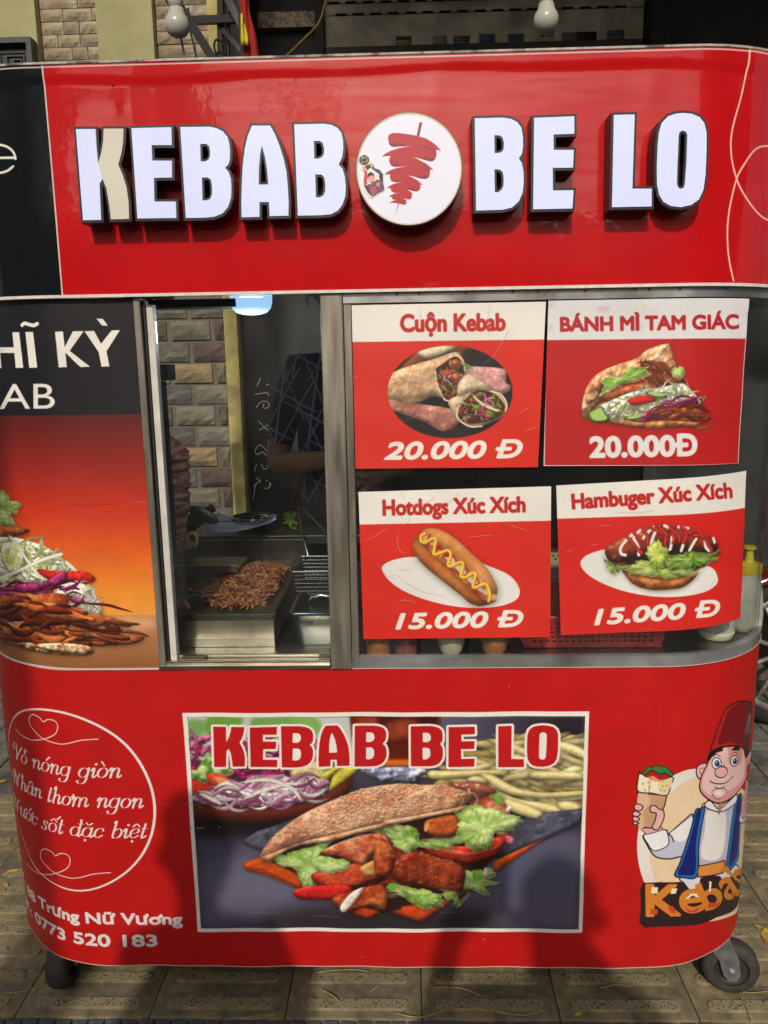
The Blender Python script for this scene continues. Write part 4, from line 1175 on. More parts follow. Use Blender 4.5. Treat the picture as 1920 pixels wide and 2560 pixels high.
    S([1175,860, 1178,790, 1190,762, 1200,800, 1198,850, 1210,880, 1200,1000, 1180,1050, 1150,1050, 1150,930], (226, 172, 166), 9)
    for y in (930, 970, 1010): c.line(f(1165,y, 1205,y-14), 2, K)
    # wrap in paper held up
    S([350,860, 570,880, 555,960, 510,1070, 460,1135, 345,1125, 345,1000], (196, 152, 118), 10, smooth=False)
    S([352,870, 430,870, 440,950, 390,1010, 400,1120, 350,1118], (214, 178, 148), 0)
    S([380,720, 440,690, 610,740, 600,800, 570,880, 460,865, 352,852, 352,760, 365,705], (232, 226, 196), 10)
    S([505,790, 600,750, 605,800, 565,870, 520,860], (224, 208, 156), 0)
    for x, y in ((430, 780), (390, 795), (440, 820), (405, 840), (540, 810), (570, 808), (525, 842), (552, 845)): c.ell(f(x, y)[0], 2.6, 3, (190, 160, 110))
    S([400,735, 420,705, 470,695, 520,720, 560,715, 610,735, 560,755, 520,760, 470,765, 430,745], (168, 30, 24), 5)
    S([430,745, 470,735, 520,765, 560,755, 540,775, 480,775], (230, 150, 110), 0)
    S([383,715, 415,680, 430,660, 460,665, 490,650, 530,660, 560,658, 590,685, 618,715, 600,735, 560,710, 510,715, 460,690, 400,725], (52, 124, 60), 7)
    # fingers round it
    for x0, y0, x1, y1 in ((320, 950, 388, 998), (308, 1005, 368, 1044), (308, 1045, 362, 1082), (310, 1083, 357, 1108)):
        S([x0,(y0+y1)/2, x0+12,y0+3, (x0+x1)/2,y0, x1-6,y0+10, x1,(y0+y1)/2+4, x1-20,y1, x0+16,y1], (226, 172, 168), 9)
    S([480,960, 510,985, 545,1000, 552,1050, 530,1110, 500,1150, 460,1130, 480,1080, 490,1020, 450,1010, 445,970], (226, 176, 172), 9)
    # the word on its dark badge
    S([370,1620, 390,1560, 520,1550, 700,1545, 745,1605, 815,1600, 830,1520, 900,1495, 975,1500, 1000,1545, 1060,1510, 1110,1465, 1150,1440, 1180,1340, 1260,1300, 1260,1640, 1150,1700, 1060,1780, 950,1820, 830,1870, 700,1890, 540,1895, 400,1900, 362,1860, 375,1740], (48, 30, 30), 0, smooth=False)
    org = (214, 128, 44)
    c.text('K', f(425, 1808)[0], f(672, 1806)[0], 75, org, bold=10)
    c.text('e', f(690, 1790)[0], f(852, 1768)[0], 80, org, bold=8)
    c.text('b', f(872, 1765)[0], f(1010, 1710)[0], 66, org, bold=8)
    c.text('a', f(1036, 1688)[0], f(1138, 1630)[0], 78, org, bold=7)
    c.text('b', f(1150, 1640)[0], f(1250, 1560)[0], 80, org, bold=7)
    for p in ([458,1590, 505,1590, 503,1638, 455,1638], [612,1598, 655,1598, 640,1640, 600,1640], [895,1540, 912,1545, 905,1620, 893,1620], [715,1680, 760,1640, 800,1640, 825,1670, 770,1655, 740,1680]): c.fill(f(pairs(p)), (244, 230, 200))
    for p in ([450,1755, 505,1760, 503,1800, 447,1795], [575,1740, 620,1735, 650,1790, 610,1792], [710,1745, 760,1770, 830,1740, 800,1780, 740,1785], [890,1700, 960,1710, 990,1690, 960,1735, 880,1745], [1055,1650, 1110,1625, 1080,1665]): c.fill(f(pairs(p)), (206, 74, 30))

def art_wrap():
    c = Canvas(XL-.46, XR+.46, .150, .836, .00095, RED, 0)
    c.line([(-1.2, .8335), (0, .8335), (1.1, .8335)], 2.2, (226, 214, 206), sz=True)
    c.line([(-1.2, .1525), (0, .1525), (1.1, .1525)], 3.0, (226, 214, 206), sz=True)
    w = (232, 226, 222)
    f = B5
    # oval drawn by hand, thicker to the right
    a = np.linspace(0, 2*np.pi, 90)
    ring = np.stack([-.735+.2065*np.cos(a), .5355+.2065*np.sin(a)], 1)
    for i in range(90):      # the stroke swells towards the right
        c.line(ring[i:i+2] if i < 89 else ring[[89, 0]], 5.6+2.4*math.cos(a[i]-.3), w, sz=True)
    for dy in (0, 1):
        t = V(90*.3344*dy+0, 1680+1003*.3344*dy, .3344)
        c.line(t(115,425, 160,470, 230,505, 290,508, 350,495, 410,465, 432,420, 425,380, 395,358, 355,355, 325,370, 300,340, 250,316, 222,340, 225,390, 260,440, 310,490, 370,520, 450,538, 520,530, 600,508, 680,500, 738,497), 2.8, w, smooth=True)
    for t, s0, s1, z in (('Vỏ nóng giòn', -.882, -.594, .598), ('Nhân thơm ngon', -.902, -.553, .530), ('Nước sốt đặc biệt', -.925, -.553, .460)):
        swash(c, t, (s0, z), (s1, z), .0215, w, .0046, .0011)
    for lead, rest, s0, s1, z, cap in (('ĐC : ', '88 Trưng Nữ Vương', -.900, -.489, .254, .0250), ('SĐT : ', '0773 520 183', -.868, -.548, .200, .0268)):
        c.text(rest, (s0, z), (s1, z), cap, w, bold=.0034, sz=True)
        c.text(lead, (s0-.085, z), (s0-.020, z), cap, w, bold=.0034, sz=True)
    art_picture(c)
    art_cook(c)
    # creases and grime in the vinyl
    for p in ([230,1712, 330,1716, 460,1710, 560,1718], [60,1705, 150,1712, 240,1716], [1480,2270, 1560,2285, 1600,2262], [1540,2262, 1575,2250], [1590,1700, 1640,1780, 1620,1990]):
        c.line(pairs(p), 2.2, (130, 12, 14), smooth=True, alpha=.45, feather=1)
    c.line([(-1.2, .172), (-.6, .168), (0, .17), (.6, .166), (1, .17)], 2.0, (140, 14, 14), sz=True, alpha=.5, feather=1)
    c.line([(-1.2, .810), (-.4, .812), (0, .809), (.7, .812)], 1.6, (150, 16, 16), sz=True, alpha=.4, feather=1)
    for _ in range(160):
        x, y = _rs.uniform(30, 1880), _rs.uniform(1680, 2410)
        c.ell((x, y), _rs.uniform(.6, 2.2), _rs.uniform(.6, 1.8), (120, 20, 18) if _rs.rand() < .6 else (226, 180, 170), alpha=_rs.uniform(.2, .7), n=8)
    c.wear(.045)
    return c

def poster(s0, s1, z0, z1, quad, band, title, price, head, body=(198, 32, 26), paper=(232, 229, 220)):
    """a paper menu poster: cream heading, red field, picture, price"""
    c = Canvas(s0-.012, s1+.012, z0-.012, z1+.012, .00075, body, .003)
    q = np.array(quad, float)
    b = np.array(band, float)
    c.fill([q[0]+(-30, -40), q[1]+(30, -40), b[1]+(30, 0), b[0]+(-30, 0)], paper)
    return c
def creases(c, lst, col=(250, 248, 240), dark=(120, 20, 16)):
    for p in lst:
        p = np.asarray(p, float)
        c.line(p+np.array([0, 2.2]), 2.6, dark, smooth=True, alpha=.22, taper=True, feather=.8)
        c.line(p, 1.6, col, smooth=True, alpha=.45, taper=True)
TR = (190, 34, 30)
def quad_hit(q, off=.003):
    q = np.array(q, float); s, z = hit(q[:, 0], q[:, 1], off); return s, z
QUADS = {
 'wrap': [(879, 763), (1365, 754), (1345, 1168), (889, 1172)],
 'triangle': [(1371, 752), (1872, 747), (1846, 1158), (1359, 1165)],
 'hotdog': [(896, 1230), (1378, 1216), (1376, 1593), (909, 1598)],
 'burger': [(1391, 1214), (1866, 1177), (1852, 1546), (1402, 1588)],
}
def art_poster(kind):
    q = QUADS[kind]
    s, z = quad_hit(q)
    a = (s.min(), s.max(), z.min(), z.max())
    if kind == 'wrap':
        f = B1
        c = poster(*a, q, f(65,355, 1545,333), None, None, None, (212, 42, 26))
        c.text('Cuộn Kebab', f(438, 272)[0], f(1236, 262)[0], 41, (186, 36, 32), bold=4.5)
        cen = f(815, 736)[0]
        rx, ry = 480*.3255, 357*.3255
        E = c.ellipts(cen, rx, ry, n=60)
        # everything inside the ellipse goes on a copy that is then cut out with it
        keep = c.a.copy()
        c.fill(E, (40, 30, 28))
        c.lump(f(380,620, 600,400, 900,370, 1000,480, 700,560, 400,640), (120, 66, 34), r=10, k=1.5, tex=.8, feather=2)
        c.lump(f(560,430, 700,385, 860,380, 800,430, 640,480), (226, 210, 176), r=6, k=1.4, feather=1.5)
        c.fill(f(900,420, 1010,400, 1110,450, 1250,560, 1000,560), (36, 30, 32), feather=3)
        c.lump(f(920,540, 1000,540, 1210,555, 1250,600, 1240,660, 1280,690, 1260,740, 1150,740, 940,640), (214, 160, 156), r=7, k=1.8, tex=.6)
        for i in range(7): c.line(f(960+i*30, 570+i*18, 1230+i*6, 590+i*22), 1.5, (184, 96, 96), alpha=.6)
        c.lump(f(330,790, 600,830, 860,880, 880,980, 760,1040, 600,960, 330,860), (176, 112, 96), r=7, k=1.8, tex=.7, color2=(206, 150, 130))
        for i in range(22): c.line(f(350+i*22, 800+i*6, 420+i*22, 900+i*8), 1.1, (110, 50, 44), alpha=.6)
        c.lump(f(320,640, 400,575, 560,520, 700,480, 850,430, 900,460, 940,560, 900,640, 880,740, 850,790, 790,810, 700,770, 560,820, 400,800, 330,770), (196, 156, 116), r=13, k=1.9, tex=.25, nz=.1, color2=(222, 190, 150))
        for _ in range(60):
            p = f(_rs.uniform(350, 640), _rs.uniform(630, 780))[0]; c.ell(p, _rs.uniform(2, 7), _rs.uniform(1.5, 4), (150, 104, 72), rot=-30, alpha=.28, feather=1, n=10)
        c.fill(f(700,575, 760,520, 850,465, 900,500, 925,560, 900,640, 870,740, 850,790, 780,790, 730,700), (66, 30, 20), smooth=True)
        c.line(f(700,575, 720,690, 770,790, 800,805), 4, (236, 222, 196), smooth=True)
        c.line(f(850,440, 910,490, 928,570), 4, (236, 222, 196), smooth=True)
        meat(c, f, [800,500, 880,485, 910,530, 880,560, 820,550], (190, 96, 46)); meat(c, f, [750,580, 860,570, 920,640, 890,680, 820,650, 770,640], (186, 96, 50), (214, 136, 80))
        scatter_strips(c, f(720,600, 850,500, 900,620, 860,760, 770,780), 46, 26, 5, [(120, 160, 50), (206, 60, 30), (190, 60, 120), (224, 200, 170), (150, 180, 70), (196, 96, 40)])
        c.line(f(760,610, 790,575, 795,545), 6, (206, 66, 34), smooth=True, taper=True); lettuce(c, f, [900,515, 950,525, 1000,570, 960,565], n=0)
        c.lump(f(800,810, 880,760, 980,720, 1100,720, 1200,760, 1250,820, 1250,890, 1180,950, 1050,1000, 980,1010, 880,960, 840,900), (216, 190, 152), r=10, k=1.8, tex=.3)
        c.lump(f(900,640, 960,600, 1080,670, 1130,720, 1000,730, 880,770, 870,700), (222, 198, 164), r=8, k=1.6, tex=.3)
        c.fill(f(900,840, 1000,735, 1120,735, 1200,790, 1235,860, 1190,930, 1080,970, 960,980, 880,930), (74, 34, 22), smooth=True)
        c.line(f(890,830, 870,930, 960,1000, 1060,1000), 4, (232, 214, 184), smooth=True); c.line(f(1130,730, 1210,760, 1250,830, 1240,880), 4, (232, 214, 184), smooth=True)
        meat(c, f, [890,870, 940,840, 960,890, 930,930, 890,910], (200, 100, 44)); meat(c, f, [1000,750, 1060,740, 1080,790, 1010,800], (170, 76, 34)); meat(c, f, [1010,850, 1090,850, 1100,920, 1030,930], (140, 60, 30))
        scatter_strips(c, f(900,850, 1010,750, 1190,790, 1220,880, 1100,960, 900,950), 70, 30, 6, [(130, 166, 56), (206, 70, 30), (206, 110, 170), (226, 206, 180), (110, 150, 44), (150, 60, 30)])
        c.line(f(985,755, 1050,820, 1150,870, 1200,880), 7, (226, 214, 190), smooth=True, taper=True); c.line(f(1075,740, 1090,800, 1085,860), 5, (206, 100, 160), smooth=True, taper=True)
        inner = c.a
        m = np.zeros((c.h, c.w), np.float32); r = c.cover(c.edges(c.P(E))); m[r[0]] = r[1]
        c.a = keep*(1-m[..., None])+inner*m[..., None]
        c.text('20.000 Đ', f(314, 1252)[0], f(1340, 1238)[0], 40, WH, bold=5.5, shear=.36)
        creases(c, [f(1275,215, 1250,290, 1190,400, 1150,460, 1050,540), f(770,830, 640,885, 450,965), f(70,625, 130,618), f(590,65, 585,150, 590,230), f(1125,55, 1110,150, 1115,320), f(1360,1055, 1510,990), f(1350,900, 1430,850)])
    elif kind == 'triangle':
        f = B2
        c = poster(*a, q, f(88,374, 1502,364), None, None, None, (184, 26, 26), (222, 222, 222))
        c.line(f(70,374, 58,1272, 1446,1256, 1502,366), 3, (228, 224, 222))
        c.text('BÁNH MÌ TAM GIÁC', f(178, 308)[0], f(1448, 288)[0], 33, (178, 30, 38), bold=4.2)
        c.lump(f(330,830, 350,740, 400,650, 480,590, 600,540, 720,500, 800,440, 940,395, 960,420, 1000,540, 990,580, 900,600, 700,640, 500,720, 460,820, 400,860, 350,940, 330,900), (196, 134, 84), r=8, k=2.0, tex=1.1, color2=(222, 180, 140), nz=.2)
        c.lump(f(400,700, 460,640, 560,620, 480,720, 430,800, 360,820), (206, 160, 126), r=6, k=2, tex=1.6, color2=(150, 90, 60))
        meat(c, f, [470,770, 560,730, 700,690, 840,680, 900,700, 860,730, 700,760, 560,800, 480,810], (166, 84, 40))
        meat(c, f, [760,540, 850,520, 930,580, 980,650, 1070,660, 1020,700, 900,700, 800,650], (126, 52, 24), (176, 90, 44))
        scatter_strips(c, f(760,560, 900,540, 980,640, 900,700, 800,640), 24, 55, 9, [(140, 60, 26), (172, 88, 44), (110, 44, 20)], ang=(20, 70))
        lettuce(c, f, [465,760, 490,650, 540,640, 600,640, 660,580, 720,570, 790,580, 780,640, 740,660, 650,680, 560,720, 490,750], (116, 160, 46), (160, 196, 84), n=8, frill=.16)
        lettuce(c, f, [965,600, 1000,565, 1060,580, 1050,640, 1010,650], (126, 168, 56), n=2, frill=.16)
        c.lump(f(440,860, 500,820, 700,740, 900,710, 1040,680, 1120,740, 1180,820, 1180,880, 1000,880, 800,940, 600,950, 450,930), (214, 216, 170), r=9, k=2, tex=1.4, color2=(240, 240, 222))
        scatter_strips(c, f(440,860, 700,760, 1040,690, 1180,820, 1000,860, 760,900, 480,930), 110, 60, 5, [(238, 240, 222), (226, 230, 180), (208, 220, 140), (246, 246, 236)])
        c.lump(f(660,800, 760,770, 850,785, 850,810, 700,840), (206, 30, 24), r=5, k=1.6, tex=.3)
        for p in ([370,900, 430,860, 470,850, 500,900, 525,945, 470,965, 400,955], [790,745, 880,750, 945,775, 880,785, 800,765], [640,930, 780,890, 775,920, 720,940, 650,945]):
            c.lump(f(pairs(p)), (70, 128, 40), r=5, k=1.8, tex=.2); qq = f(pairs(p)); cc = qq.mean(0); c.fill(cc+(qq-cc)*.78-np.array([0, 1.5]), (170, 200, 110), smooth=True)
        c.lump(f(760,900, 900,850, 1060,800, 1130,770, 1160,830, 1050,860, 900,910, 800,950, 770,980), (126, 22, 70), r=5, k=2.4, tex=1.2, color2=(160, 50, 110), spec=.3)
        scatter_strips(c, f(780,900, 1130,790, 1160,830, 900,920), 26, 60, 5, [(120, 20, 66), (160, 56, 110)], ang=(-40, -5))
        meat(c, f, [880,930, 960,870, 1100,850, 1160,880, 1220,890, 1180,920, 1245,945, 1180,960, 1050,970, 900,960], (150, 66, 32))
        scatter_strips(c, f(860,900, 1120,850, 1220,940, 900,960), 26, 70, 10, [(150, 66, 30), (176, 92, 46), (120, 48, 24)], ang=(-20, 20))
        c.lump(f(520,960, 620,940, 740,960, 900,950, 1140,960, 1150,990, 1040,985, 900,1000, 760,1000, 600,980), (156, 88, 44), r=5, k=2.2, tex=1.1, color2=(200, 140, 90))
        c.text('20.000Đ', f(392, 1208)[0], f(1148, 1194)[0], 48, (230, 228, 224), bold=7)
        for _ in range(8): c.ell(f(_rs.uniform(100, 1450), _rs.uniform(110, 1240))[0], _rs.uniform(5, 18), _rs.uniform(3, 9), (150, 30, 30), alpha=.12, feather=3)
    elif kind == 'hotdog':
        f = B3
        c = poster(*a, q, f(112,392, 1532,360), None, None, None, (212, 41, 27))
        c.text('Hotdogs Xúc Xích', f(292, 320)[0], f(1340, 294)[0], 37, TR, bold=4.4)
        c.fill(crom(f(280,715, 330,665, 440,635, 560,630, 900,640, 1080,700, 1230,770, 1298,860, 1290,930, 1220,975, 1100,1002, 950,1008, 780,990, 600,945, 440,880, 330,800), 6, True), (228, 226, 220))
        c.lump(f(575,440, 640,418, 720,430, 820,490, 930,590, 1030,680, 1090,760, 1130,840, 1136,890, 1110,930, 1040,880, 900,730, 760,590, 640,500), (214, 134, 66), r=16, k=1.9, tex=.12, nz=.05, color2=(226, 156, 92), ns=24)
        c.lump(f(555,480, 600,470, 700,590, 850,740, 1000,880, 1110,930, 1128,950, 1080,972, 1010,940, 800,780, 620,600, 560,520), (168, 74, 44), r=8, k=1.8, tex=.4, color2=(200, 120, 80))
        for x, y in ((605, 490), (655, 540), (715, 600), (800, 655), (870, 715), (935, 765), (1000, 820), (1060, 885), (1105, 930)): c.ell(f(x, y)[0], 8, 9, (226, 178, 130), rot=40, feather=1.2, alpha=.8)
        for p in ([640,460, 620,500, 640,550, 690,560], [710,530, 720,580, 700,620], [810,620, 830,670, 800,690], [900,690, 915,740, 890,770], [980,780, 1000,820, 960,850]): c.line(f(pairs(p)), 3.4, (170, 30, 26), smooth=True)
        c.lump(f(540,480, 520,510, 512,560, 530,620, 600,700, 720,800, 860,910, 930,970, 1000,995, 1060,985, 1080,972, 1000,930, 860,800, 700,650, 600,560, 556,500), (196, 104, 44), r=14, k=2.0, tex=.12, nz=.06, color2=(216, 132, 66), ns=24, edge=.5)
        mz = f(600,455, 572,470, 570,510, 600,522, 650,495, 680,500, 670,560, 665,608, 710,600, 765,580, 790,610, 770,680, 790,698, 840,675, 875,670, 880,710, 865,770, 900,780, 950,750, 975,760, 955,830, 965,855, 1010,840, 1050,830, 1072,870, 1080,920, 1070,955)
        c.line(mz+np.array([1.2, 2]), 8, (150, 96, 20), smooth=True, alpha=.8); c.line(mz, 7, (232, 180, 36), smooth=True); c.line(mz-np.array([.8, 1.2]), 2.2, (248, 216, 96), smooth=True)
        c.text('15.000 Đ', f(388, 1160)[0], f(1300, 1142)[0], 36, WH, bold=5.5, shear=.36)
        creases(c, [f(855,135, 820,190, 760,225, 680,250), f(690,148, 650,200, 560,240, 500,265), f(495,325, 470,370, 430,408), f(400,715, 460,718, 515,715), f(340,755, 400,765, 470,820, 580,880, 700,905, 775,928), f(210,655, 280,720, 330,770, 385,790),
                    f(140,520, 220,480, 300,430, 340,420), f(405,430, 395,520, 420,590, 480,600), f(935,525, 860,560, 800,600), f(660,600, 560,640, 505,682), f(900,475, 960,480, 1050,470, 1125,470), f(1190,380, 1280,410, 1370,440), f(390,960, 460,950, 540,970), f(430,150, 450,200)])
    else:
        f = B4
        c = poster(*a, q, f(152,424, 1496,320), None, None, None, (210, 36, 26))
        c.text('Hambuger Xúc Xích', f(264, 350)[0], f(1406, 268)[0], 36, TR, bold=4.4)
        c.fill(crom(f(318,745, 350,690, 430,655, 520,640, 800,660, 1100,720, 1200,748, 1270,780, 1300,840, 1290,890, 1220,940, 1100,970, 950,982, 780,970, 600,930, 450,870, 360,810), 6, True), (228, 227, 221))
        c.fill(crom(f(560,700, 620,790, 720,900, 820,925, 950,925, 1060,905, 1160,790, 1180,740), 6, True), RED if 0 else (150, 82, 36))
        c.lump(f(620,790, 720,820, 900,860, 1060,840, 1160,790, 1140,840, 1060,905, 950,928, 820,930, 700,890, 650,840), (150, 82, 36), r=9, k=2.0, tex=.3, color2=(186, 118, 62))
        c.fill(f(560,680, 700,640, 1200,620, 1180,760, 1000,800, 760,790), (44, 40, 18), smooth=True, feather=2)
        lettuce(c, f, [498,715, 560,740, 640,770, 640,790, 580,800, 570,825, 530,800, 505,760], (96, 140, 40), n=3, frill=.2)
        lettuce(c, f, [640,780, 700,740, 800,720, 900,780, 1000,760, 1150,790, 1100,820, 960,850, 850,830, 700,820], (126, 164, 54), (190, 206, 100), n=8, frill=.16)
        lettuce(c, f, [960,700, 1050,670, 1200,640, 1290,640, 1300,700, 1220,750, 1100,780, 980,790, 920,740], (88, 132, 36), (140, 176, 60), n=8, frill=.18)
        c.lump(f(492,660, 510,620, 560,590, 640,550, 740,500, 850,475, 960,470, 1080,490, 1180,525, 1270,565, 1300,610, 1290,650, 1230,665, 1100,650, 960,640, 850,650, 760,690, 660,715, 570,738, 520,720), (116, 42, 24), r=16, k=2.0, tex=.3, nz=.12, color2=(140, 60, 30), spec=.4, edge=.5, ns=24)
        lettuce(c, f, [800,620, 850,575, 900,600, 950,660, 940,720, 900,780, 840,770, 800,700], (142, 176, 50), (200, 216, 96), n=5, frill=.16)
        for p in ([690,530, 640,580, 605,630, 610,670, 640,680], [760,490, 720,530, 700,560, 730,620, 735,680], [840,480, 790,530, 760,570], [860,500, 835,560, 820,600], [920,470, 960,490], [975,550, 970,600, 960,640], [1020,480, 1090,490], [1060,590, 1040,650], [1150,560, 1120,610, 1100,645], [1210,560, 1215,620, 1240,650], [1270,560, 1280,590]):
            c.line(f(pairs(p))+np.array([.8, 1.5]), 9, (90, 50, 40), smooth=True, alpha=.5); c.line(f(pairs(p)), 7.5, (234, 230, 222), smooth=True)
        for p in ([640,535, 690,590, 740,650, 760,665], [700,520, 760,580], [760,490, 800,550, 800,600], [820,480, 880,510, 930,550, 920,610], [880,465, 900,500, 940,540], [960,480, 990,560, 980,590], [1040,480, 1080,540, 1060,590], [1060,490, 1110,530], [1130,540, 1200,550, 1230,600, 1260,650], [1170,510, 1200,560], [960,490, 1020,540, 1030,580]):
            c.line(f(pairs(p))+np.array([.8, 1.5]), 9, (70, 8, 8), smooth=True, alpha=.6); c.line(f(pairs(p)), 8, (176, 22, 22), smooth=True); c.line(f(pairs(p))-np.array([1, 1.4]), 1.6, (232, 120, 110), smooth=True, alpha=.8)
        for x, y in ((540, 625), (560, 690), (590, 590)): c.ell(f(x, y)[0], 6, 3, (226, 170, 140), rot=-40, alpha=.6, feather=1.5)
        c.text('15.000 Đ', f(424, 1178)[0], f(1296, 1114)[0], 36, WH, bold=5.5, shear=.36)
        creases(c, [f(555,372, 640,368, 720,372, 800,362, 890,350), f(460,470, 540,468), f(1150,860, 1180,850), f(1285,840, 1260,880, 1250,900), f(210,660, 270,640), f(380,615, 450,600), f(900,1012, 980,1010, 1040,990)])
    c.photo_finish(q, .45, .02)
    c.wear(.05, 8)
    return c

def art_logo(y):
    """the disc's face: a red kebab cone on a skewer. y = depth of the disc's face"""
    c = Canvas(-.17, .20, 1.60, 1.95, .0006, (226, 228, 244), -y)
    f = A5
    K = (176, 26, 44)
    c.fill(f(pairs([978,237, 1014,240, 972,430, 940,420])), (126, 34, 60))
    c.fill(crom(f(pairs([570,450, 580,405, 630,376, 780,385, 950,415, 1060,445, 1170,520])), 5), K) if 0 else None
    c.fill(f(pairs([570,450, 578,410, 600,388, 630,376, 700,376, 780,385, 870,398, 950,415, 1060,445, 1120,480, 1190,530, 1262,608, 1225,600, 1185,592, 1198,620, 1200,650, 1192,690, 1170,725, 1140,745, 1100,742, 1060,730, 960,700, 875,692, 940,706, 1000,740, 1060,770, 1110,810, 1162,858, 1103,848, 1112,870, 1113,900, 1107,935, 1090,962, 1055,973, 1010,970, 960,958, 880,935, 795,920, 850,935, 900,960, 960,995, 1022,1050, 985,1042, 992,1060, 990,1090, 975,1120, 940,1135, 900,1130, 860,1115, 785,1098, 820,1110, 860,1135, 900,1172, 873,1168, 882,1190, 878,1215, 860,1236, 830,1238, 800,1230, 755,1215, 790,1235, 817,1260, 806,1262, 808,1285, 798,1303, 780,1308, 740,1298, 700,1288, 640,1280, 590,1285, 620,1262, 650,1250, 690,1245, 640,1240, 622,1225, 620,1205, 580,1205, 610,1180, 660,1160, 740,1152, 660,1154, 625,1140, 606,1115, 605,1090, 553,1092, 590,1062, 640,1038, 700,1022, 780,1013, 690,1016, 640,1008, 605,980, 595,950, 600,912, 525,914, 560,880, 620,850, 700,825, 835,803, 720,812, 650,815, 610,795, 590,765, 585,730, 592,695, 610,672, 550,675, 490,682, 530,648, 600,610, 700,575, 790,558, 900,548, 760,550, 650,557, 610,548, 585,520])), K)
    for p in ([585,510, 640,505, 740,515, 810,545, 700,552, 640,557, 605,540], [1000,555, 1080,560, 1160,580, 1185,595, 1195,625, 1130,600, 1060,575], [985,700, 1060,690, 1140,705, 1185,700, 1160,735, 1120,742, 1050,725], [600,775, 680,770, 740,790, 700,812, 640,812], [980,820, 1060,830, 1110,852, 1105,875, 1040,845], [940,935, 1010,925, 1080,940, 1055,970, 1000,965], [600,985, 660,985, 720,1005, 660,1014], [800,1098, 860,1090, 930,1105, 960,1125, 900,1128]):
        c.fill(f(pairs(p)), (128, 22, 42), smooth=True)
    c.fill(f(pairs([702,1288, 713,1288, 664,1455])), (90, 40, 70))
    c.ell(f(843, 842)[0], 685*.1929, 716*.1929, (214, 206, 190), alpha=0) 
    for _ in range(26):
        x, y_ = _rs.uniform(200, 1480), _rs.uniform(200, 1500); c.ell(f(x, y_)[0], .8, .6, (160, 160, 180), alpha=.5, n=8)
    return c
def art_footballer(y):
    """paper sticker on the disc: someone in a striped jersey holding a ball trophy overhead"""
    c = Canvas(-.10, .02, 1.66, 1.82, .0005, (232, 226, 206), -y)
    f = A5
    c.fill(crom(f(pairs([270,800, 300,830, 350,800, 440,900, 500,960, 515,1110, 360,1200, 300,1150, 262,1070, 256,980, 270,880, 245,840])), 4, True), (236, 230, 208))
    c.ell(f(262, 728)[0], 66*.19, 66*.19, (70, 58, 44)); 
    for x, y_, r in ((245, 700, 20), (285, 735, 22), (240, 755, 14), (290, 690, 12)): c.ell(f(x, y_)[0], r*.19, r*.19, (178, 160, 120))
    c.ell(f(262, 728)[0], 26*.19, 24*.19, (40, 34, 28))
    c.fill(f(pairs([275,800, 340,780, 350,820, 300,860])), (36, 38, 38))
    c.fill(f(pairs([345,770, 380,790, 470,860, 505,910, 505,1040, 480,1010, 455,960, 455,910, 350,830])), (44, 70, 130))
    c.fill(f(pairs([455,910, 505,905, 505,1040, 480,1010])), (30, 32, 36))
    c.fill(f(pairs([240,820, 300,880, 300,1040, 262,1060, 256,980, 268,900])), (196, 60, 64))
    c.fill(f(pairs([335,765, 370,770, 378,815, 345,822])), (226, 168, 148)); c.fill(f(pairs([235,810, 270,800, 300,865, 250,870])), (226, 168, 148))
    c.fill(f(pairs([262,1060, 300,1050, 340,1100, 360,1200, 310,1150])), (48, 32, 36))
    c.fill(crom(f(pairs([310,1040, 360,1040, 430,980, 500,1020, 518,1110, 440,1160, 360,1200, 330,1120])), 4, True), (92, 66, 122))
    c.fill(f(pairs([340,1070, 400,1060, 430,1130, 370,1190, 345,1130])), (196, 62, 62)); c.fill(f(pairs([440,1000, 470,1000, 480,1140, 455,1150])), (150, 60, 90))
    c.ell(f(440, 1042)[0], 4.5, 5.5, (206, 150, 60))
    c.ell(f(352, 965)[0], 47*.19, 62*.19, (222, 160, 138), rot=-12)
    c.fill(crom(f(pairs([305,960, 308,910, 340,885, 380,900, 398,950, 375,925, 330,935])), 4, True), (34, 28, 28))
    c.line(f(345,995, 365,1000, 385,985), 1.2, (240, 236, 230)); c.ell(f(370, 1020)[0], 5, 4, (90, 60, 56), alpha=.6)
    return c
# ------------------------------------------------------------------ ground
G0 = .022                      # line where the yellow paving meets the small dark setts
PX0 = -.281
m_tact = P_mat('tactile concrete', (.265, .21, .115), .85, noise=.3, nscale=34, bump=.0016, bscale=240, color2=(.135, .115, .07), c2scale=7, c2lo=.42, c2hi=.6)
m_bar = P_mat('terrazzo bar', (.27, .225, .125), .8, noise=.3, nscale=200, bump=.0012, bscale=400, color2=(.045, .042, .036), c2scale=150, c2lo=.57, c2hi=.62)
m_grey = P_mat('carved grey paver', (.17, .16, .135), .9, noise=.25, nscale=30, bump=.012, bscale=28, color2=(.09, .085, .075), c2scale=7)
m_sett = P_mat('dark sett', (.085, .09, .10), .85, noise=.35, nscale=60, bump=.002, bscale=260)
m_base = P_mat('sandy joint', (.075, .062, .04), .95, noise=.3, nscale=60, bump=.004, bscale=120)
bm = bmesh.new(); box(bm, -60, 60, -4.0, 60, -.3, -.022)
pav = obj('pavement', bm, m_base); tag(pav, kind='structure')
bm = bmesh.new(); box(bm, -60, 60, -60, -4.0, -.3, -.10)
road = obj('road', bm, P_mat('asphalt', (.05, .05, .052), .9, noise=.2, nscale=90, bump=.003, bscale=300)); tag(road, kind='structure')
bm = bmesh.new(); box(bm, -14, 14, -4.16, -4.001, -.28, .0, .01)
kerb = obj('kerb', bm, P_mat('kerb stone', (.22, .21, .19), .8, noise=.2, nscale=30, bump=.002)); tag(kerb, kind='structure')
bm = bmesh.new(); box(bm, -8, 8, -4.0, -.045, -.0219, -.003)
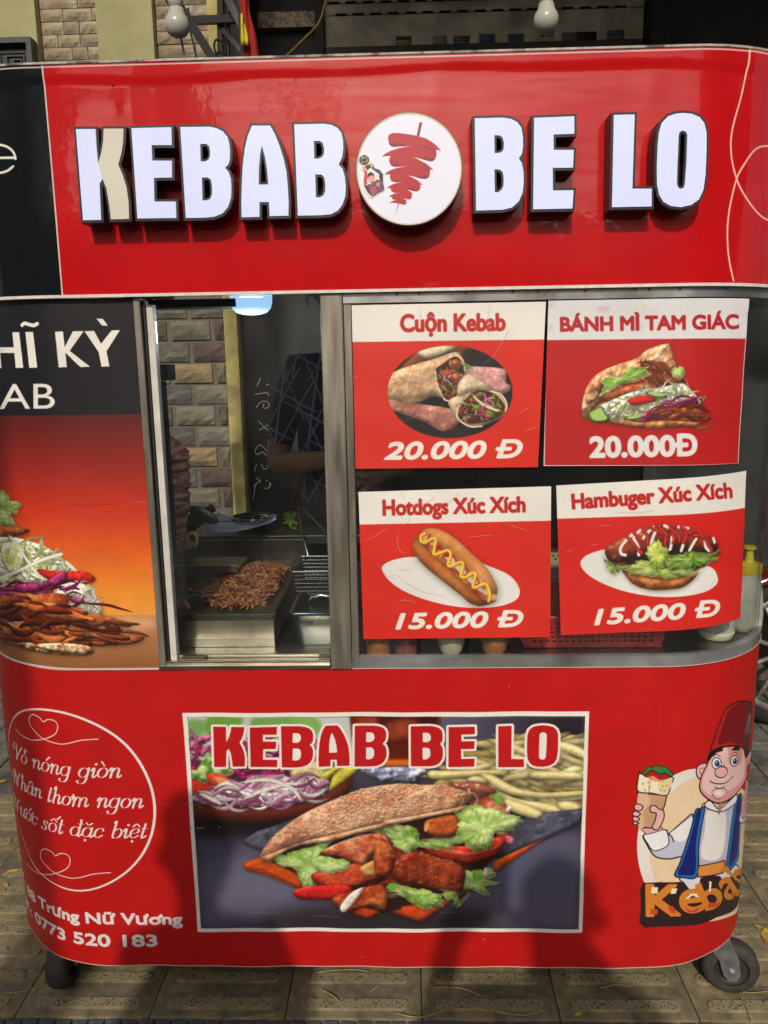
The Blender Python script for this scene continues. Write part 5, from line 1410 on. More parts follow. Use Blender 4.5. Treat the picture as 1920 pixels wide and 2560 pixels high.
obj('footway_slab', bm, P_mat('worn slab', (.12, .12, .12), .9, noise=.3, nscale=40, bump=.002), pav)
def paver_mesh(bars):
    bm = bmesh.new()
    box(bm, -.1520, .1520, -.1520, .1520, -.0218, 0, .0025)
    for f in bm.faces: f.material_index = 0
    if bars:
        for k in range(4):
            y = -.1145+k*.0765
            n = 7; L = .107; r = .0165
            ring = [(L+r*math.cos(a), y+r*math.sin(a)) for a in np.linspace(-math.pi/2, math.pi/2, n)]+[(-L+r*math.cos(a), y+r*math.sin(a)) for a in np.linspace(math.pi/2, 3*math.pi/2, n)]
            lo = [bm.verts.new((x, yy, -.001)) for x, yy in ring]
            cx = [(x*.99, y+(yy-y)*.8) for x, yy in ring]
            hi = [bm.verts.new((x, yy, .0052)) for x, yy in cx]
            m = len(ring)
            for i in range(m):
                bm.faces.new((lo[i], lo[(i+1) % m], hi[(i+1) % m], hi[i])).material_index = 0
            bm.faces.new(hi).material_index = 1
    return mesh_of(bm, 'paver')
me_t = paver_mesh(True); me_t.materials.append(m_tact); me_t.materials.append(m_bar)
rl = random.Random(3)
def put_piece(name, me, parent, loc, rot=(0, 0, 0), scl=None):
    o = bpy.data.objects.new(name, me); COL.objects.link(o); o.parent = parent
    o.location = loc; o.rotation_euler = rot
    if scl: o.scale = scl
    return o
for j in range(3):
    for i in range(-7, 8):
        x = PX0+.153+.306*i; y = G0+.153+.306*j
        put_piece('paver', me_t, pav, (x, y, rl.uniform(-.0012, .0012)), (rl.uniform(-.004, .004), rl.uniform(-.004, .004), 0))
# carved grey pavers beyond, with leaf-like ridges
def carved(seed):
    r = random.Random(seed); bm = bmesh.new()
    box(bm, -.1505, .1505, -.1505, .1505, -.0218, 0, .004)
    for k in range(7):
        x, y = r.uniform(-.12, .12), r.uniform(-.12, .12); a = r.uniform(0, math.pi); L = r.uniform(.03, .07)
        p = [Vector((max(-.14, min(.14, x+math.cos(a)*L*t)), max(-.14, min(.14, y+math.sin(a)*L*t+.012*t*t)), .0012)) for t in (-1, -.3, .3, 1)]
        tube(bm, p, [.001, .004, .004, .001], 5, False)
    me = mesh_of(bm, 'paver'); me.materials.append(m_grey); return me
cm = [carved(k) for k in range(5)]
for j in range(5):
    for i in range(-9, 8):
        x = PX0+.153+.306*i+(.153 if j % 2 else 0); y = G0+.918+.153+.306*j
        if y > 2.15: continue
        put_piece('paver', cm[rl.randrange(5)], pav, (x, y, rl.uniform(-.002, .002)), (rl.uniform(-.006, .006), rl.uniform(-.006, .006), rl.randrange(4)*math.pi/2))
# small dark setts at the very front
bm = bmesh.new(); box(bm, -.0168, .0168, -.0145, .0145, -.0218, 0, .003)
me_s = mesh_of(bm, 'cobble'); me_s.materials.append(m_sett)
for j in range(2):
    for i in range(-27, 28):
        put_piece('cobble', me_s, pav, (.01+i*.0375+(.018 if j else 0), G0-.018-j*.032, rl.uniform(-.003, 0)), (rl.uniform(-.04, .04), rl.uniform(-.04, .04), rl.uniform(-.05, .05)))
# fallen leaves, straw
m_leaf = P_mat('dry yellow leaf', (.50, .30, .04), .6, noise=.3, nscale=40)
m_straw = P_mat('straw', (.36, .25, .11), .8, noise=.3, nscale=90)
def leaf_obj(p, L, a, lab, curl=.3):
    bm = bmesh.new(); n = 6; rows = []
    for i in range(n+1):
        t = i/n; w_ = L*.24*math.sin(math.pi*min(1, t*.92+.05))**.8
        z = .004+curl*L*(t-.5)**2
        rows.append([bm.verts.new(((t-.5)*L, -w_, z+w_*.35)), bm.verts.new(((t-.5)*L, 0, z)), bm.verts.new(((t-.5)*L, w_, z+w_*.35))])
    for a_, b_ in zip(rows, rows[1:]):
        for k in range(2): bm.faces.new((a_[k], b_[k], b_[k+1], a_[k+1]))
    o = obj('fallen_leaf', bm, m_leaf, smooth=True)
    o.location = p; o.rotation_euler = (0.1, -.1, a)
    tag(o, lab, 'leaf', 'fallen leaves on the pavement')
    return o
for px, py, L, a, lab in ((26, 2187, .045, .5, 'long yellow dry leaf on the paving beside the lower left of the cart'), (12, 2222, .034, 1.9, 'crumpled tan leaf just below the long yellow leaf at the left edge'),
                          (4, 1958, .034, .3, 'yellow leaf on the grey carved paving at the left edge'), (1915, 2345, .05, 1.2, 'yellow leaf on the paving beyond the right front wheel'),
                          (1445, 2540, .022, .2, 'small orange leaf scrap on the paving joint near the bottom edge'), (1900, 2325, .03, 2.5, 'second yellow leaf scrap lying by the right front wheel')):
    leaf_obj(ground_at(px, py, .0), L, a, lab)
STRAW = ['straw lying across the joint of the dark setts at the bottom centre left', 'fine straw nearly parallel to the setts at the bottom centre left', 'curved straw crossing two ribbed pavers near the bottom middle', 'long straw running to the bottom right of the middle, over the sett edge', 'thin curved straw in the shade under the right half of the cart edge', 'straw tucked right under the cart edge in the middle', 'short slanted straw on the paver under the middle of the cart', 'straw looping over the paver joint right of the middle at the bottom', 'long straw at the lower left edge reaching the left caster', 'short upright straw beside the left caster fork', 'bent straw between the left caster and the left picture edge', 'pale thread of straw right of the right caster', 'straw running down to the bottom edge under the right caster', 'tiny straw chip on the middle paver between its bars', 'short dark straw on the paver left of the right caster']
k = 0
for pts in ([(600, 2548), (650, 2545), (705, 2532)], [(560, 2550), (640, 2540), (712, 2533)], [(985, 2532), (1050, 2543), (1118, 2524)], [(1140, 2500), (1190, 2520), (1250, 2532), (1300, 2536)], [(1075, 2468), (1150, 2470), (1205, 2490)],
            [(785, 2432), (840, 2425), (890, 2424), (930, 2430)], [(0, 2484), (60, 2478), (110, 2462), (125, 2466)], [(90, 2450), (105, 2420)], [(800, 2470), (840, 2495), (856, 2518)], [(1220, 2520), (1300, 2538), (1370, 2524)],
            [(70, 2484), (100, 2464), (110, 2440)], [(1845, 2478), (1880, 2482), (1920, 2478)], [(1850, 2490), (1872, 2530), (1880, 2560)], [(925, 2480), (945, 2464)], [(1500, 2470), (1540, 2462), (1580, 2466)]):
    bm = bmesh.new()
    P = [ground_at(x, y, .004+.006*((i % 2))) for i, (x, y) in enumerate(pts)]
    P = [Vector(q) for q in crom([tuple(q) for q in P], 5)]
    tube(bm, P, [.0006]+[.0013]*(len(P)-2)+[.0005], 5)
    o = obj('straw', bm, m_straw); k += 1
    tag(o, STRAW[k-1], 'straw', 'straws on the ribbed paving')

# ------------------------------------------------------------------ the wall behind the cart
WY = 2.25
m_yel = P_mat('yellow render', (.36, .34, .165), .85, noise=.10, nscale=8, bump=.0015, bscale=120, color2=(.31, .295, .145), c2scale=3)
m_yel2 = P_mat('yellow pilaster paint', (.66, .55, .20), .85, noise=.14, nscale=12, bump=.0012, bscale=120, color2=(.40, .34, .13), c2scale=7)
m_mort = P_mat('mortar', (.16, .135, .10), .95, noise=.2, nscale=50, bump=.002)
stone_m = [P_mat('split stone %d' % i, c, .9, noise=.3, nscale=22, bump=.005, bscale=38, color2=c2, c2scale=9) for i, (c, c2) in enumerate(
    (((.34, .29, .19), (.24, .19, .12)), ((.29, .25, .18), (.37, .32, .22)), ((.38, .33, .235), (.27, .21, .12)), ((.30, .245, .15), (.22, .185, .13))))]
brick_m = [P_mat('rough brick %d' % i, c, .9, noise=.28, nscale=20, bump=.005, bscale=30, color2=c2, c2scale=8) for i, (c, c2) in enumerate(
    (((.19, .175, .13), (.125, .115, .09)), ((.09, .086, .078), (.135, .128, .115)), ((.12, .082, .064), (.088, .064, .053)), ((.33, .24, .125), (.21, .16, .09)), ((.11, .108, .09), (.16, .148, .115)), ((.23, .21, .155), (.155, .145, .115))))]
wall = thing('house', 'yellow house front clad with split stone and rough brick behind the cart', 'house', (0, WY, 0))
obj('wall', newbox(-6, -.765, WY, WY+.25, -.02, 4.2), m_mort, wall)
def rough_block(w_, h_, d=.022, seed=0, nx=5, nz=3):
    r = random.Random(seed); bm = bmesh.new(); g = {}
    for i in range(nx+1):
        for j in range(nz+1):
            e = i in (0, nx) or j in (0, nz)
            y = -d*.45 if e else -d*(.75+r.random()*.55)
            g[i, j] = bm.verts.new((w_*(i/nx-.5)+(0 if e else r.uniform(-.1, .1)*w_/nx), y, h_*(j/nz-.5)+(0 if e else r.uniform(-.2, .2)*h_/nz)))
    for i in range(nx):
        for j in range(nz): bm.faces.new((g[i, j], g[i+1, j], g[i+1, j+1], g[i, j+1]))
    bd = [g[i, 0] for i in range(nx+1)]+[g[nx, j] for j in range(1, nz+1)]+[g[i, nz] for i in range(nx-1, -1, -1)]+[g[0, j] for j in range(nz-1, 0, -1)]
    bk = [bm.verts.new((v.co.x, .01, v.co.z)) for v in bd]
    n = len(bd)
    for i in range(n): bm.faces.new((bd[(i+1) % n], bd[i], bk[i], bk[(i+1) % n]))
    bmesh.ops.recalc_face_normals(bm, faces=bm.faces[:])
    return mesh_of(bm, 'block')
def wz(py, px=500): return float(at(px, py, WY)[2])
def wx(px, py=100): return float(at(px, py, WY)[0])
# ledge stones, upper part of the wall, in two panels between the pilasters
cache = {}
def block(name, w_, h_, x, z, mats, par, dd=.011):
    w_ = round(w_, 2); key = (w_, round(h_, 3), rl.randrange(3), mats[0].name, rl.randrange(len(mats)))
    if key not in cache:
        me = rough_block(max(.02, w_-.003), h_-.003, dd, hash(key[:3]) % 1000); me.materials.append(mats[key[-1]]); cache[key] = me
    put_piece(name, cache[key], par, (x, rl.uniform(-.003, .002), z))
for (xa, xb) in ((wx(107), wx(253)), (wx(394), wx(533))):
    z = 1.86
    while z < 3.15:
        h = .052
        x = xa; off = rl.random()*.06
        while x < xb-.01:
            w_ = min(rl.choice((.07, .10, .13, .17)), xb-x)
            if xb-x-w_ < .03: w_ = xb-x
            block('stone', w_, h, x+w_/2, z+h/2, stone_m, wall); x += w_
        z += h
for z, h in ((1.775, .042), (1.817, .043)):      # the last ledge courses just above the rough brick
    x = wx(430, 790)
    while x < -.835:
        w_ = min(rl.choice((.1, .14, .2)), -.832-x)
        block('stone', w_, h, x+w_/2, z+h/2, stone_m, wall); x += w_
ZB = 1.765
for j in range(15):
    z = ZB-.1*(j+1)
    x = -1.62-(.1 if j % 2 else 0)
    seq = [3, 1, 0, 2, 4, 1, 5, 2, 0]
    while x < -.84:
        w_ = .195
        x1 = min(x+w_, -.838)
        wd = x1-x
        if wd > .04:
            mi = brick_m[(j*3+int((x+3)*7)*2+(j*j % 5)) % 6]
            key = ('b', round(wd, 2), rl.randrange(4), mi.name)
            if key not in cache:
                me = rough_block(wd-.012, .086, .017, rl.randrange(999), 6, 4); me.materials.append(mi); cache[key] = me
            put_piece('brick', cache[key], wall, (x+wd/2, rl.uniform(-.004, .003), z+.05))
        x += w_+.012
for xa, xb in ((-4.5, wx(107)-.002), (wx(253)+.002, wx(394)-.002)):
    obj('pilaster', newbox(xa, xb, WY-.05, WY+.01, 1.77, 4.2, .004), m_yel, wall)
obj('pilaster', newbox(-.832, -.768, WY-.06, WY+.01, 0, 4.2, .006), m_yel2, wall)
# dark window frame at the far left
x0, x1 = wx(-260, 150), wx(109, 150); zt = wz(120, 50)
bm = bmesh.new(); box(bm, x0, x1, WY-.115, WY-.055, zt-.022, zt); box(bm, x1-.022, x1, WY-.116, WY-.055, zt-.9, zt-.0221); box(bm, x0, x1-.0221, WY-.115, WY-.055, zt-.92, zt-.9)
fr = obj('window', bm, P_mat('dark steel frame', (.03, .035, .035), .5, noise=.2, nscale=30), wall)
bm = bmesh.new(); box(bm, x0+.01, x1-.024, WY-.075, WY-.07, zt-.9, zt-.024)
obj('pane', bm, P_mat('dim pane', (.04, .045, .045), .15, noise=.2), fr)
bm = bmesh.new(); xx = (x0+x1)/2
for s_ in (0, .03, .06):
    X0, X1, Z0, Z1 = x1-.16+s_, x1-.035-s_*.4, zt-.22+s_*.6, zt-.045-s_*.5
    box(bm, X0, X1, WY-.082-s_*.1, WY-.076-s_*.1, Z1-.006, Z1); box(bm, X0, X1, WY-.082-s_*.1, WY-.076-s_*.1, Z0, Z0+.006); box(bm, X1-.006, X1, WY-.0825-s_*.1, WY-.0765-s_*.1, Z0+.0061, Z1-.0061)
    box(bm, X0, X0+.006, WY-.0825-s_*.1, WY-.0765-s_*.1, Z0+.0061, Z1-.0061)
obj('grille', bm, P_mat('window grille', (.02, .024, .024), .5), fr)

# ------------------------------------------------------------------ dark shop next door
SY = 2.75
shop = thing('shop_front', 'dark recessed shop front behind the cart right of the yellow pilaster', 'shop', (0, SY, 0))
m_dark = P_mat('dark glass wall', (.018, .018, .018), .35, noise=.4, nscale=6, color2=(.03, .031, .03), c2scale=3)
m_char = P_mat('charcoal panel', (.035, .036, .036), .6, noise=.25, nscale=5, color2=(.022, .023, .024), c2scale=4, bump=.0008, bscale=90)
m_gran = P_mat('brown speckled granite', (.46, .32, .17), .35, noise=.3, nscale=120, color2=(.08, .05, .03), c2scale=70, c2lo=.5, c2hi=.58)
obj('wall', newbox(-.76, 6, SY, SY+.3, -.02, 4.2), m_char, shop)
obj('return_wall', newbox(-.764, -.70, WY+.0, SY-.002, 1.9, 4.2), P_mat('dusty reveal', (.07, .072, .07), .8, noise=.3, nscale=8, color2=(.03, .03, .03), c2scale=4), shop)
def sx(px, py=60): return float(at(px, py, SY)[0])
def sz_(py, px=900): return float(at(px, py, SY)[2])
obj('band', newbox(-.70, sx(790), SY-.05, SY-.001, sz_(80, 700), sz_(40, 700), .003), m_gran, shop)
obj('side_panel', newbox(-.70, sx(640), SY-.03, SY-.001, sz_(38, 640)+.01, 4.1), P_mat('dusty white panel', (.12, .13, .13), .7, noise=.4, nscale=7, color2=(.05, .05, .05), c2scale=5), shop)
obj('post', newbox(sx(790)+.002, sx(812), SY-.09, SY-.001, -.01, 4.1), P_mat('black post', (.012, .012, .012), .6), shop)
obj('side_post', newbox(sx(1603)+.002, sx(1650), SY-.16, SY-.001, -.01, 4.1), P_mat('black post', (.012, .012, .012), .6), shop)
# roller shutter of slotted slats
m_sl = P_mat('beige shutter slat', (.60, .55, .38), .55, noise=.2, nscale=9, color2=(.38, .35, .25), c2scale=5)
m_slot = P_mat('shutter slot', (.004, .004, .004), .9)
sh = thing('roller_shutter', 'half raised beige roller shutter with dashed slots above the sign', 'shutter', (0, SY, 0))
xa, xb = sx(814), sx(1601)
zb = sz_(124, 1100)
pitch = .0468*1.13
zc = zb
kk = 0
while zc < 3.7:
    big = kk == 0
    h = .145 if big else pitch
    bm = bmesh.new(); n = 5
    rows = []
    for i in range(n+1):
        t = i/n
        rows.append((zc+.002+(h-.004)*t, -.052-(0 if big else .006*math.sin(math.pi*t))))
    for (z0, y0), (z1, y1) in zip(rows, rows[1:]):
        v = [bm.verts.new((xa, SY+y0, z0)), bm.verts.new((xb, SY+y0, z0)), bm.verts.new((xb, SY+y1, z1)), bm.verts.new((xa, SY+y1, z1))]
        bm.faces.new(v)
    bmesh.ops.remove_doubles(bm, verts=bm.verts[:], dist=1e-5)
    so_ = obj('slat', bm, m_sl, sh, smooth=True)
    if not big:
        bm = bmesh.new(); x = xa+.02+(.035 if kk % 2 else 0)
        while x < xb-.07:
            box(bm, x, x+.055, SY-.0595, SY-.0535, zc+.001, zc+.007); x += .085
        obj('slots', bm, m_slot, so_)['kind'] = 'stuff'
    zc += h; kk += 1
obj('bottom_bar', newbox(xa, xb, SY-.07, SY-.045, zb-.045, zb-.001, .003), P_mat('shutter bottom bar', (.03, .03, .026), .5), sh)
# the stickers pasted on its lowest board
stk = [(52, 118, 158, 200, (60, 84, 40), 'green and yellow sticker, first on the left of the shutter board', [(.42, (226, 200, 60), 'PHONG')]),
       (212, 272, 155, 195, (150, 150, 140), 'pale blank sticker between the green one and the black lettered one', [(.15, (150, 60, 50), '0905 000 111')]),
       (297, 373, 152, 202, (196, 190, 176), 'white sticker reading QUỐC PHONG 0966770067 on the shutter board', [(.68, (24, 22, 30), 'QUỐC PHONG'), (.44, (24, 22, 30), '0966770067'), (.2, (50, 50, 70), 'KHOAN CẮT BÊ TÔNG')]),
       (410, 480, 147, 193, (128, 134, 138), 'bluish sticker with phone number 0932348873 on the shutter board', [(.6, (40, 50, 90), 'ĐỤC PHÁ'), (.3, (40, 50, 90), '0932348873')]),
       (534, 604, 145, 193, (142, 142, 140), 'sticker reading PHÚ QUÝ 0901751673 left of the hanging bulb', [(.62, (26, 36, 90), 'PHÚ QUÝ'), (.34, (26, 36, 90), '0901751673')]),
       (668, 738, 125, 170, (222, 214, 190), 'bright cream sticker directly under the hanging bulb', [(.55, (120, 50, 40), 'Khoan Cắt, Tháo Dỡ'), (.25, (120, 50, 40), '0905 123 459')]),
       (768, 832, 142, 182, (118, 120, 116), 'plain grey sticker just right of the hanging bulb', []),
       (833, 918, 138, 180, (40, 40, 40), 'dark square patch pasted right of the plain grey sticker', []),
       (965, 1037, 130, 178, (104, 110, 112), 'grey sticker nearest the right end of the shutter board', [(.5, (60, 70, 80), 'THÔNG TẮC')])]
f2 = V(960, 0, .5787)
for a, b, c0, c1, base, lab, tx in stk:
    q = f2([a, c0, b, c0, b, c1, a, c1]); P = at(q[:, 0], q[:, 1], SY-.0535)
    X0, X1, Z0, Z1 = P[:, 0].min(), P[:, 0].max(), P[:, 2].min(), P[:, 2].max()
    cv = PlaneCanvas(X0-.002, X1+.002, Z0-.002, Z1+.002, SY-.0535, .0012, base)
    for h, col, s_ in tx:
        cv.text(s_, (X0+.006, Z0+(Z1-Z0)*h), (X1-.006, Z0+(Z1-Z0)*h), (Z1-Z0)*.17, col, bold=.0022, sz=True)
    if 'green' in lab: cv.fill([(X0, Z0), (X1, Z0), (X1, Z0+(Z1-Z0)*.35), (X0, Z0+(Z1-Z0)*.35)], (190, 160, 40), sz=True)
    cv.a *= .95
    o = card('sticker', cv, [(X0, Z1), (X1, Z1), (X1, Z0), (X0, Z0)], SY-.0535, print_mat('sticker print', cv.image('sticker'), .6), None)
    tag(o, lab, 'sticker', 'stickers on the roller shutter')
# white marker writing down the dark panel
m_chalk = P_mat('white marker', (.75, .75, .7), .8)
f7 = V(340, 700, .3134); f8 = V(380, 1200, .2893)
wr = [f7([990,780, 988,800, 975,825, 965,850]), f7([985,785, 995,800]), f7([1038,838, 1060,830]), f7([948,912, 985,908, 1030,900, 1052,905, 1058,925]), f7([955,1022, 985,985, 1010,968, 1050,972, 1062,1000, 1040,1024, 1015,1015, 1020,985]),
      f7([980,1125, 1000,1150, 1020,1175, 1055,1195]), f7([1050,1155, 1020,1180, 980,1200]), f7([950,1355, 975,1325, 1000,1318, 1030,1350, 1055,1390, 1035,1395, 1010,1370, 985,1385, 960,1388, 950,1360]),
      f7([965,1472, 950,1500, 948,1532]), f7([1000,1472, 1020,1505, 1050,1500, 1048,1475]), f7([940,1655, 950,1630, 985,1610, 970,1585, 960,1580]), f7([1065,1615, 1075,1635, 1055,1655]),
      f8([910,20, 890,60, 882,120, 873,180]), f8([930,0, 940,18]), f8([1015,25, 1022,50, 1000,75, 965,68]), f8([985,0, 1000,10])]
obj('door_panel', newbox(-.766, .10, 2.30, 2.32, .0, 1.86), m_char, shop)
bm = bmesh.new()
for st in wr:
    P = at(st[:, 0], st[:, 1], 2.297)
    P = crom(P, 4) if len(P) > 2 else P
    tube(bm, [Vector(p) for p in P], .0026, 5)
ob = obj('marker_writing', bm, m_chalk, shop)

# ------------------------------------------------------------------ unseen roof added overhead to keep the sun off the shop front
aw = thing('shade_awning', 'flat dark roof added out of view to shade the shop front', 'shade_awning', (0, 1, 3.3))
obj('roof_sheet', newbox(-.66, 5, -.50, 2.68, 3.75, 3.81), P_mat('awning sheet', (.10, .10, .09), .8, noise=.2), aw)
for y in (-.48, 0.9, 2.1):
    obj('rafter', newbox(-.66, 5, y, y+.06, 3.67, 3.7495), P_mat('dark steel frame', (.03, .035, .035), .5), aw)
for x in (4.9,):
    obj('post', newbox(x, x+.08, -.48, -.40, 0, 3.6695), P_mat('dark steel frame', (.03, .035, .035), .5), aw)

# ------------------------------------------------------------------ steel frame, flag and cables above the cart
m_st = P_mat('painted angle steel', (.020, .025, .025), .5, noise=.3, nscale=30, bump=.001)
m_blk = P_mat('black cable', (.010, .010, .010), .6)
FY = 1.75
def bar(bm, a, b, w_=.02, y=FY, d=.02):
    A, B = at3(*a, y), at3(*b, y)
    t = (B-A).normalized(); n = Vector((-t.z, 0, t.x))*w_/2
    v = []
    for p in (A, B):
        for sy_ in (-d/2, d/2):
            for sn in (-1, 1): v.append(bm.verts.new(p+n*sn+Vector((0, sy_, 0))))
    for f in ((0, 1, 3, 2), (4, 6, 7, 5), (0, 4, 5, 1), (2, 3, 7, 6), (0, 2, 6, 4), (1, 5, 7, 3)): bm.faces.new([v[i] for i in f])
    bmesh.ops.recalc_face_normals(bm, faces=bm.faces[:])
sf = thing('steel_rack', 'dark steel folding frame with braces standing behind the cart roof', 'frame', (0, FY, 0))
for nm, a, b, w_, y in (('post', (551, -300), (551, 420), .021, FY), ('rail', (470, 52), (606, 47), .027, FY-.023), ('brace', (452, 20), (548, 172), .032, FY-.05), ('brace', (560, -20), (632, 120), .026, FY-.075), ('brace', (556, 76), (624, 150), .017, FY-.023), ('post', (571, -300), (571, 420), .008, FY)):
    bm = bmesh.new(); bar(bm, a, b, w_, y); obj(nm, bm, m_st, sf)
def cable(name, pts, y, r, mat, lab, cat='cable', dy=0.0):
    bm = bmesh.new()
    P = [at3(px, py, y+dy*i) for i, (px, py) in enumerate(pts)]
    P = [Vector(q) for q in crom([tuple(q) for q in P], 6)]
    tube(bm, P, r, 6)
    o = obj(name, bm, mat, smooth=True); tag(o, lab, cat); return o
cable('yellow_cable', [(822, -40), (812, 10), (795, 60), (752, 105), (702, 156), (690, 190)], 1.3, .0035, P_mat('yellow cable sheath', (.34, .24, .03), .5), 'yellow cable sagging down in front of the dark shop front')
cable('black_cable', [(470, 20), (474, 70), (484, 110), (495, 165), (499, 200)], 1.0, .0035, m_blk, 'black cable hanging just right of the left bulb')
cable('tangled_cable', [(546, 170), (540, 140), (548, 130), (560, 140), (556, 165), (546, 150), (536, 120), (540, 100), (560, 110), (566, 140)], 1.6, .004, m_blk, 'black cable tangled round the foot of the steel frame')
# flag wound round its staff
fl = thing('flag', 'red flag with part of a yellow star hanging furled beside the steel frame', 'flag', (0, 1.4, 0))
m_flag = P_mat('red cloth', (.36, .015, .012), .8, noise=.3, nscale=12, bump=.003, bscale=14)
m_star = P_mat('yellow star cloth', (.62, .50, .03), .8, noise=.2, nscale=12)
def cloth(rows, y, name, mat):
    bm = bmesh.new(); G = []
    for (xl, xr, py) in rows:
        r = []
        for i in range(9):
            t = i/8
            q = at3(xl+(xr-xl)*t, py, y+.012*math.sin(t*9+py*.03)-.02*math.sin(t*math.pi))
            r.append(bm.verts.new(q))
        G.append(r)
    for a, b in zip(G, G[1:]):
        for i in range(8): bm.faces.new((a[i], a[i+1], b[i+1], b[i]))
    o = obj(name, bm, mat, fl, smooth=True)
    sm = o.modifiers.new('thickness', 'SOLIDIFY'); sm.thickness = .002
    return o
cloth([(588, 612, -60), (597, 622, 0), (602, 624, 30), (606, 632, 60), (606, 640, 90), (607, 646, 113), (608, 652, 150), (610, 660, 190)], 1.4, 'cloth', m_flag)
cloth([(603, 607, 34), (602, 612, 60), (602, 618, 85), (602, 621, 100), (603, 621, 113)], 1.372, 'star', m_star)
bm = bmesh.new(); tube(bm, [at3(592, -80, 1.42), at3(612, 240, 1.42)], .006, 8); obj('staff', bm, m_st, fl)

# ------------------------------------------------------------------ two bulbs hanging in front
m_bulb = P_mat('milky bulb glass', (.44, .44, .38), .18, spec=.5, subs=.0, noise=.05, nscale=30)
m_bneck = P_mat('white bulb collar', (.52, .52, .48), .4, noise=.05)
def bulb(px, py, y, lab, tilt=0.0, cord=()):
    c = at3(px, py, y)
    t = thing('hanging_bulb', lab, 'bulb', c, 'bulbs hanging over the cart')
    R = .0300
    bm = bmesh.new()
    prof = [(R*math.sin(a), -R*math.cos(a)) for a in np.linspace(.02, 2.35, 12)]
    prof += [(.0195, .0285), (.0175, .036)]
    lathe(bm, prof, seg=24); o = obj('glass', bm, m_bulb, t, smooth=True, world=False)
    bm = bmesh.new(); lathe(bm, [(.0177, .0358), (.0165, .062), (.0155, .066)], seg=20); obj('collar', bm, m_bneck, t, smooth=True, world=False)
    bm = bmesh.new(); lathe(bm, [(.0195, .064), (.0215, .068), (.0215, .074), (.018, .077), (.018, .112), (.010, .118)], seg=20); obj('socket', bm, m_blk, t, smooth=True, world=False)
    bm = bmesh.new(); tube(bm, [Vector((0, 0, .116)), Vector((.004, 0, .25)), Vector((0, .0, .55)), Vector((0, .02, 3.67-c.z))], .0032, 6); obj('cord', bm, m_blk, t, smooth=True, world=False)
    return t
bulb(443, 62, .57, 'unlit frosted bulb hanging in front of the stone wall')
bulb(1365, 50, .57, 'unlit frosted bulb hanging in front of the roller shutter')
cable('wire', [(452, 92), (458, 125), (467, 180)], .6, .0028, P_mat('grey wire', (.22, .21, .18), .5), 'grey wire running down from the left bulb')
cable('loose_cable', [(400, -30), (418, 5), (432, 22)], .62, .003, m_blk, 'short black cable coming in from the left to the left bulb')
# ------------------------------------------------------------------ the cart
cart = thing('food_cart', 'red kebab cart with lit letter sign, rounded glass front and printed panels', 'food cart', (0, .5, 0))
m_steel = P_mat('brushed steel', (.36, .355, .34), .36, 1.0, noise=.22, nscale=14, bump=.0004, bscale=60, rnoise=.14, stretch=(10, 10, 1))
m_steelh = P_mat('brushed steel rail', (.36, .365, .36), .34, .65, noise=.3, nscale=10, bump=.0006, bscale=40, rnoise=.14, color2=(.24, .21, .17), c2scale=9, c2lo=.52, c2hi=.7)
m_steeld = P_mat('worn dark steel', (.30, .275, .225), .42, .55, noise=.3, nscale=9, rnoise=.12, stretch=(6, 6, .6), color2=(.20, .18, .14), c2scale=4)
m_alu = P_mat('painted aluminium', (.62, .60, .53), .45, noise=.12, nscale=25)
m_in = P_mat('dark cart inside', (.035, .035, .035), .6, noise=.2)
m_roof = P_mat('dark roof', (.03, .03, .03), .8, noise=.2)
def plan_ring(off=0.0, n=10, s0=None, s1=None):
    S = list(np.linspace(XL-QA, XL, n))+list(np.linspace(XR, XR+QA, n))
    P = [plan(s, off)[:2] for s in S]
    return [(P[0][0], DEP)]+P+[(P[-1][0], DEP)]
def slab(bm, ring, z0, z1):
    lo = [bm.verts.new((x, y, z0)) for x, y in ring]; hi = [bm.verts.new((x, y, z1)) for x, y in ring]
    n = len(ring)
    bm.faces.new(lo[::-1]); bm.faces.new(hi)
    for i in range(n): bm.faces.new((lo[i], lo[(i+1) % n], hi[(i+1) % n], hi[i]))
    bmesh.ops.recalc_face_normals(bm, faces=bm.faces[:])
def strip(bm, s0, s1, z0, z1, off0, off1, n=40):
    """a band with depth following the cart's face"""
    S = np.linspace(s0, s1, n+1); cols = []
    for s in S:
        a = plan(s, off0); b = plan(s, off1)
        cols.append([bm.verts.new((a[0], a[1], z0)), bm.verts.new((b[0], b[1], z0)), bm.verts.new((b[0], b[1], z1)), bm.verts.new((a[0], a[1], z1))])
    for p, q in zip(cols, cols[1:]):
        for k in range(4): bm.faces.new((p[k], q[k], q[(k+1) % 4], p[(k+1) % 4]))
    bm.faces.new(cols[0]); bm.faces.new(cols[-1][::-1])
    bmesh.ops.recalc_face_normals(bm, faces=bm.faces[:])
SA, SB = XL-QA-.0, XR+QA+.0
# lower cabinet
bm = bmesh.new(); slab(bm, plan_ring(-.004), .16, .800); obj('cabinet', bm, m_in, cart)
cv = art_wrap()
wrapm = print_mat('vinyl wrap print', cv.image('wrap'), .42, bump=.0022, bscale=5, coat=.12, wr=.12, cr=.2, spec=.35)
rr = random.Random(5)
def wob(s, z): return .0012*math.sin(s*17+z*9)+.0009*math.sin(s*41-z*23)
skin_sheet('lower_panel', cv, XL-QA-.0, XR+QA, .152, .834, wrapm, cart, 110, 34, .001, wob)
bm = bmesh.new()
for x in (XL-RAD-.0015, XR+RAD+.0005):
    box(bm, x, x+.001, RAD+.001, DEP, .152, .834)
obj('side_panel', bm, P_mat('plain red vinyl', (.50, .012, .009), .4, noise=.06), cart)
# counter
bm = bmesh.new(); slab(bm, plan_ring(-.006), .800, .8385); obj('counter', bm, P_mat('counter steel', (.30, .29, .27), .28, 1.0, noise=.3, nscale=9, rnoise=.12), cart)
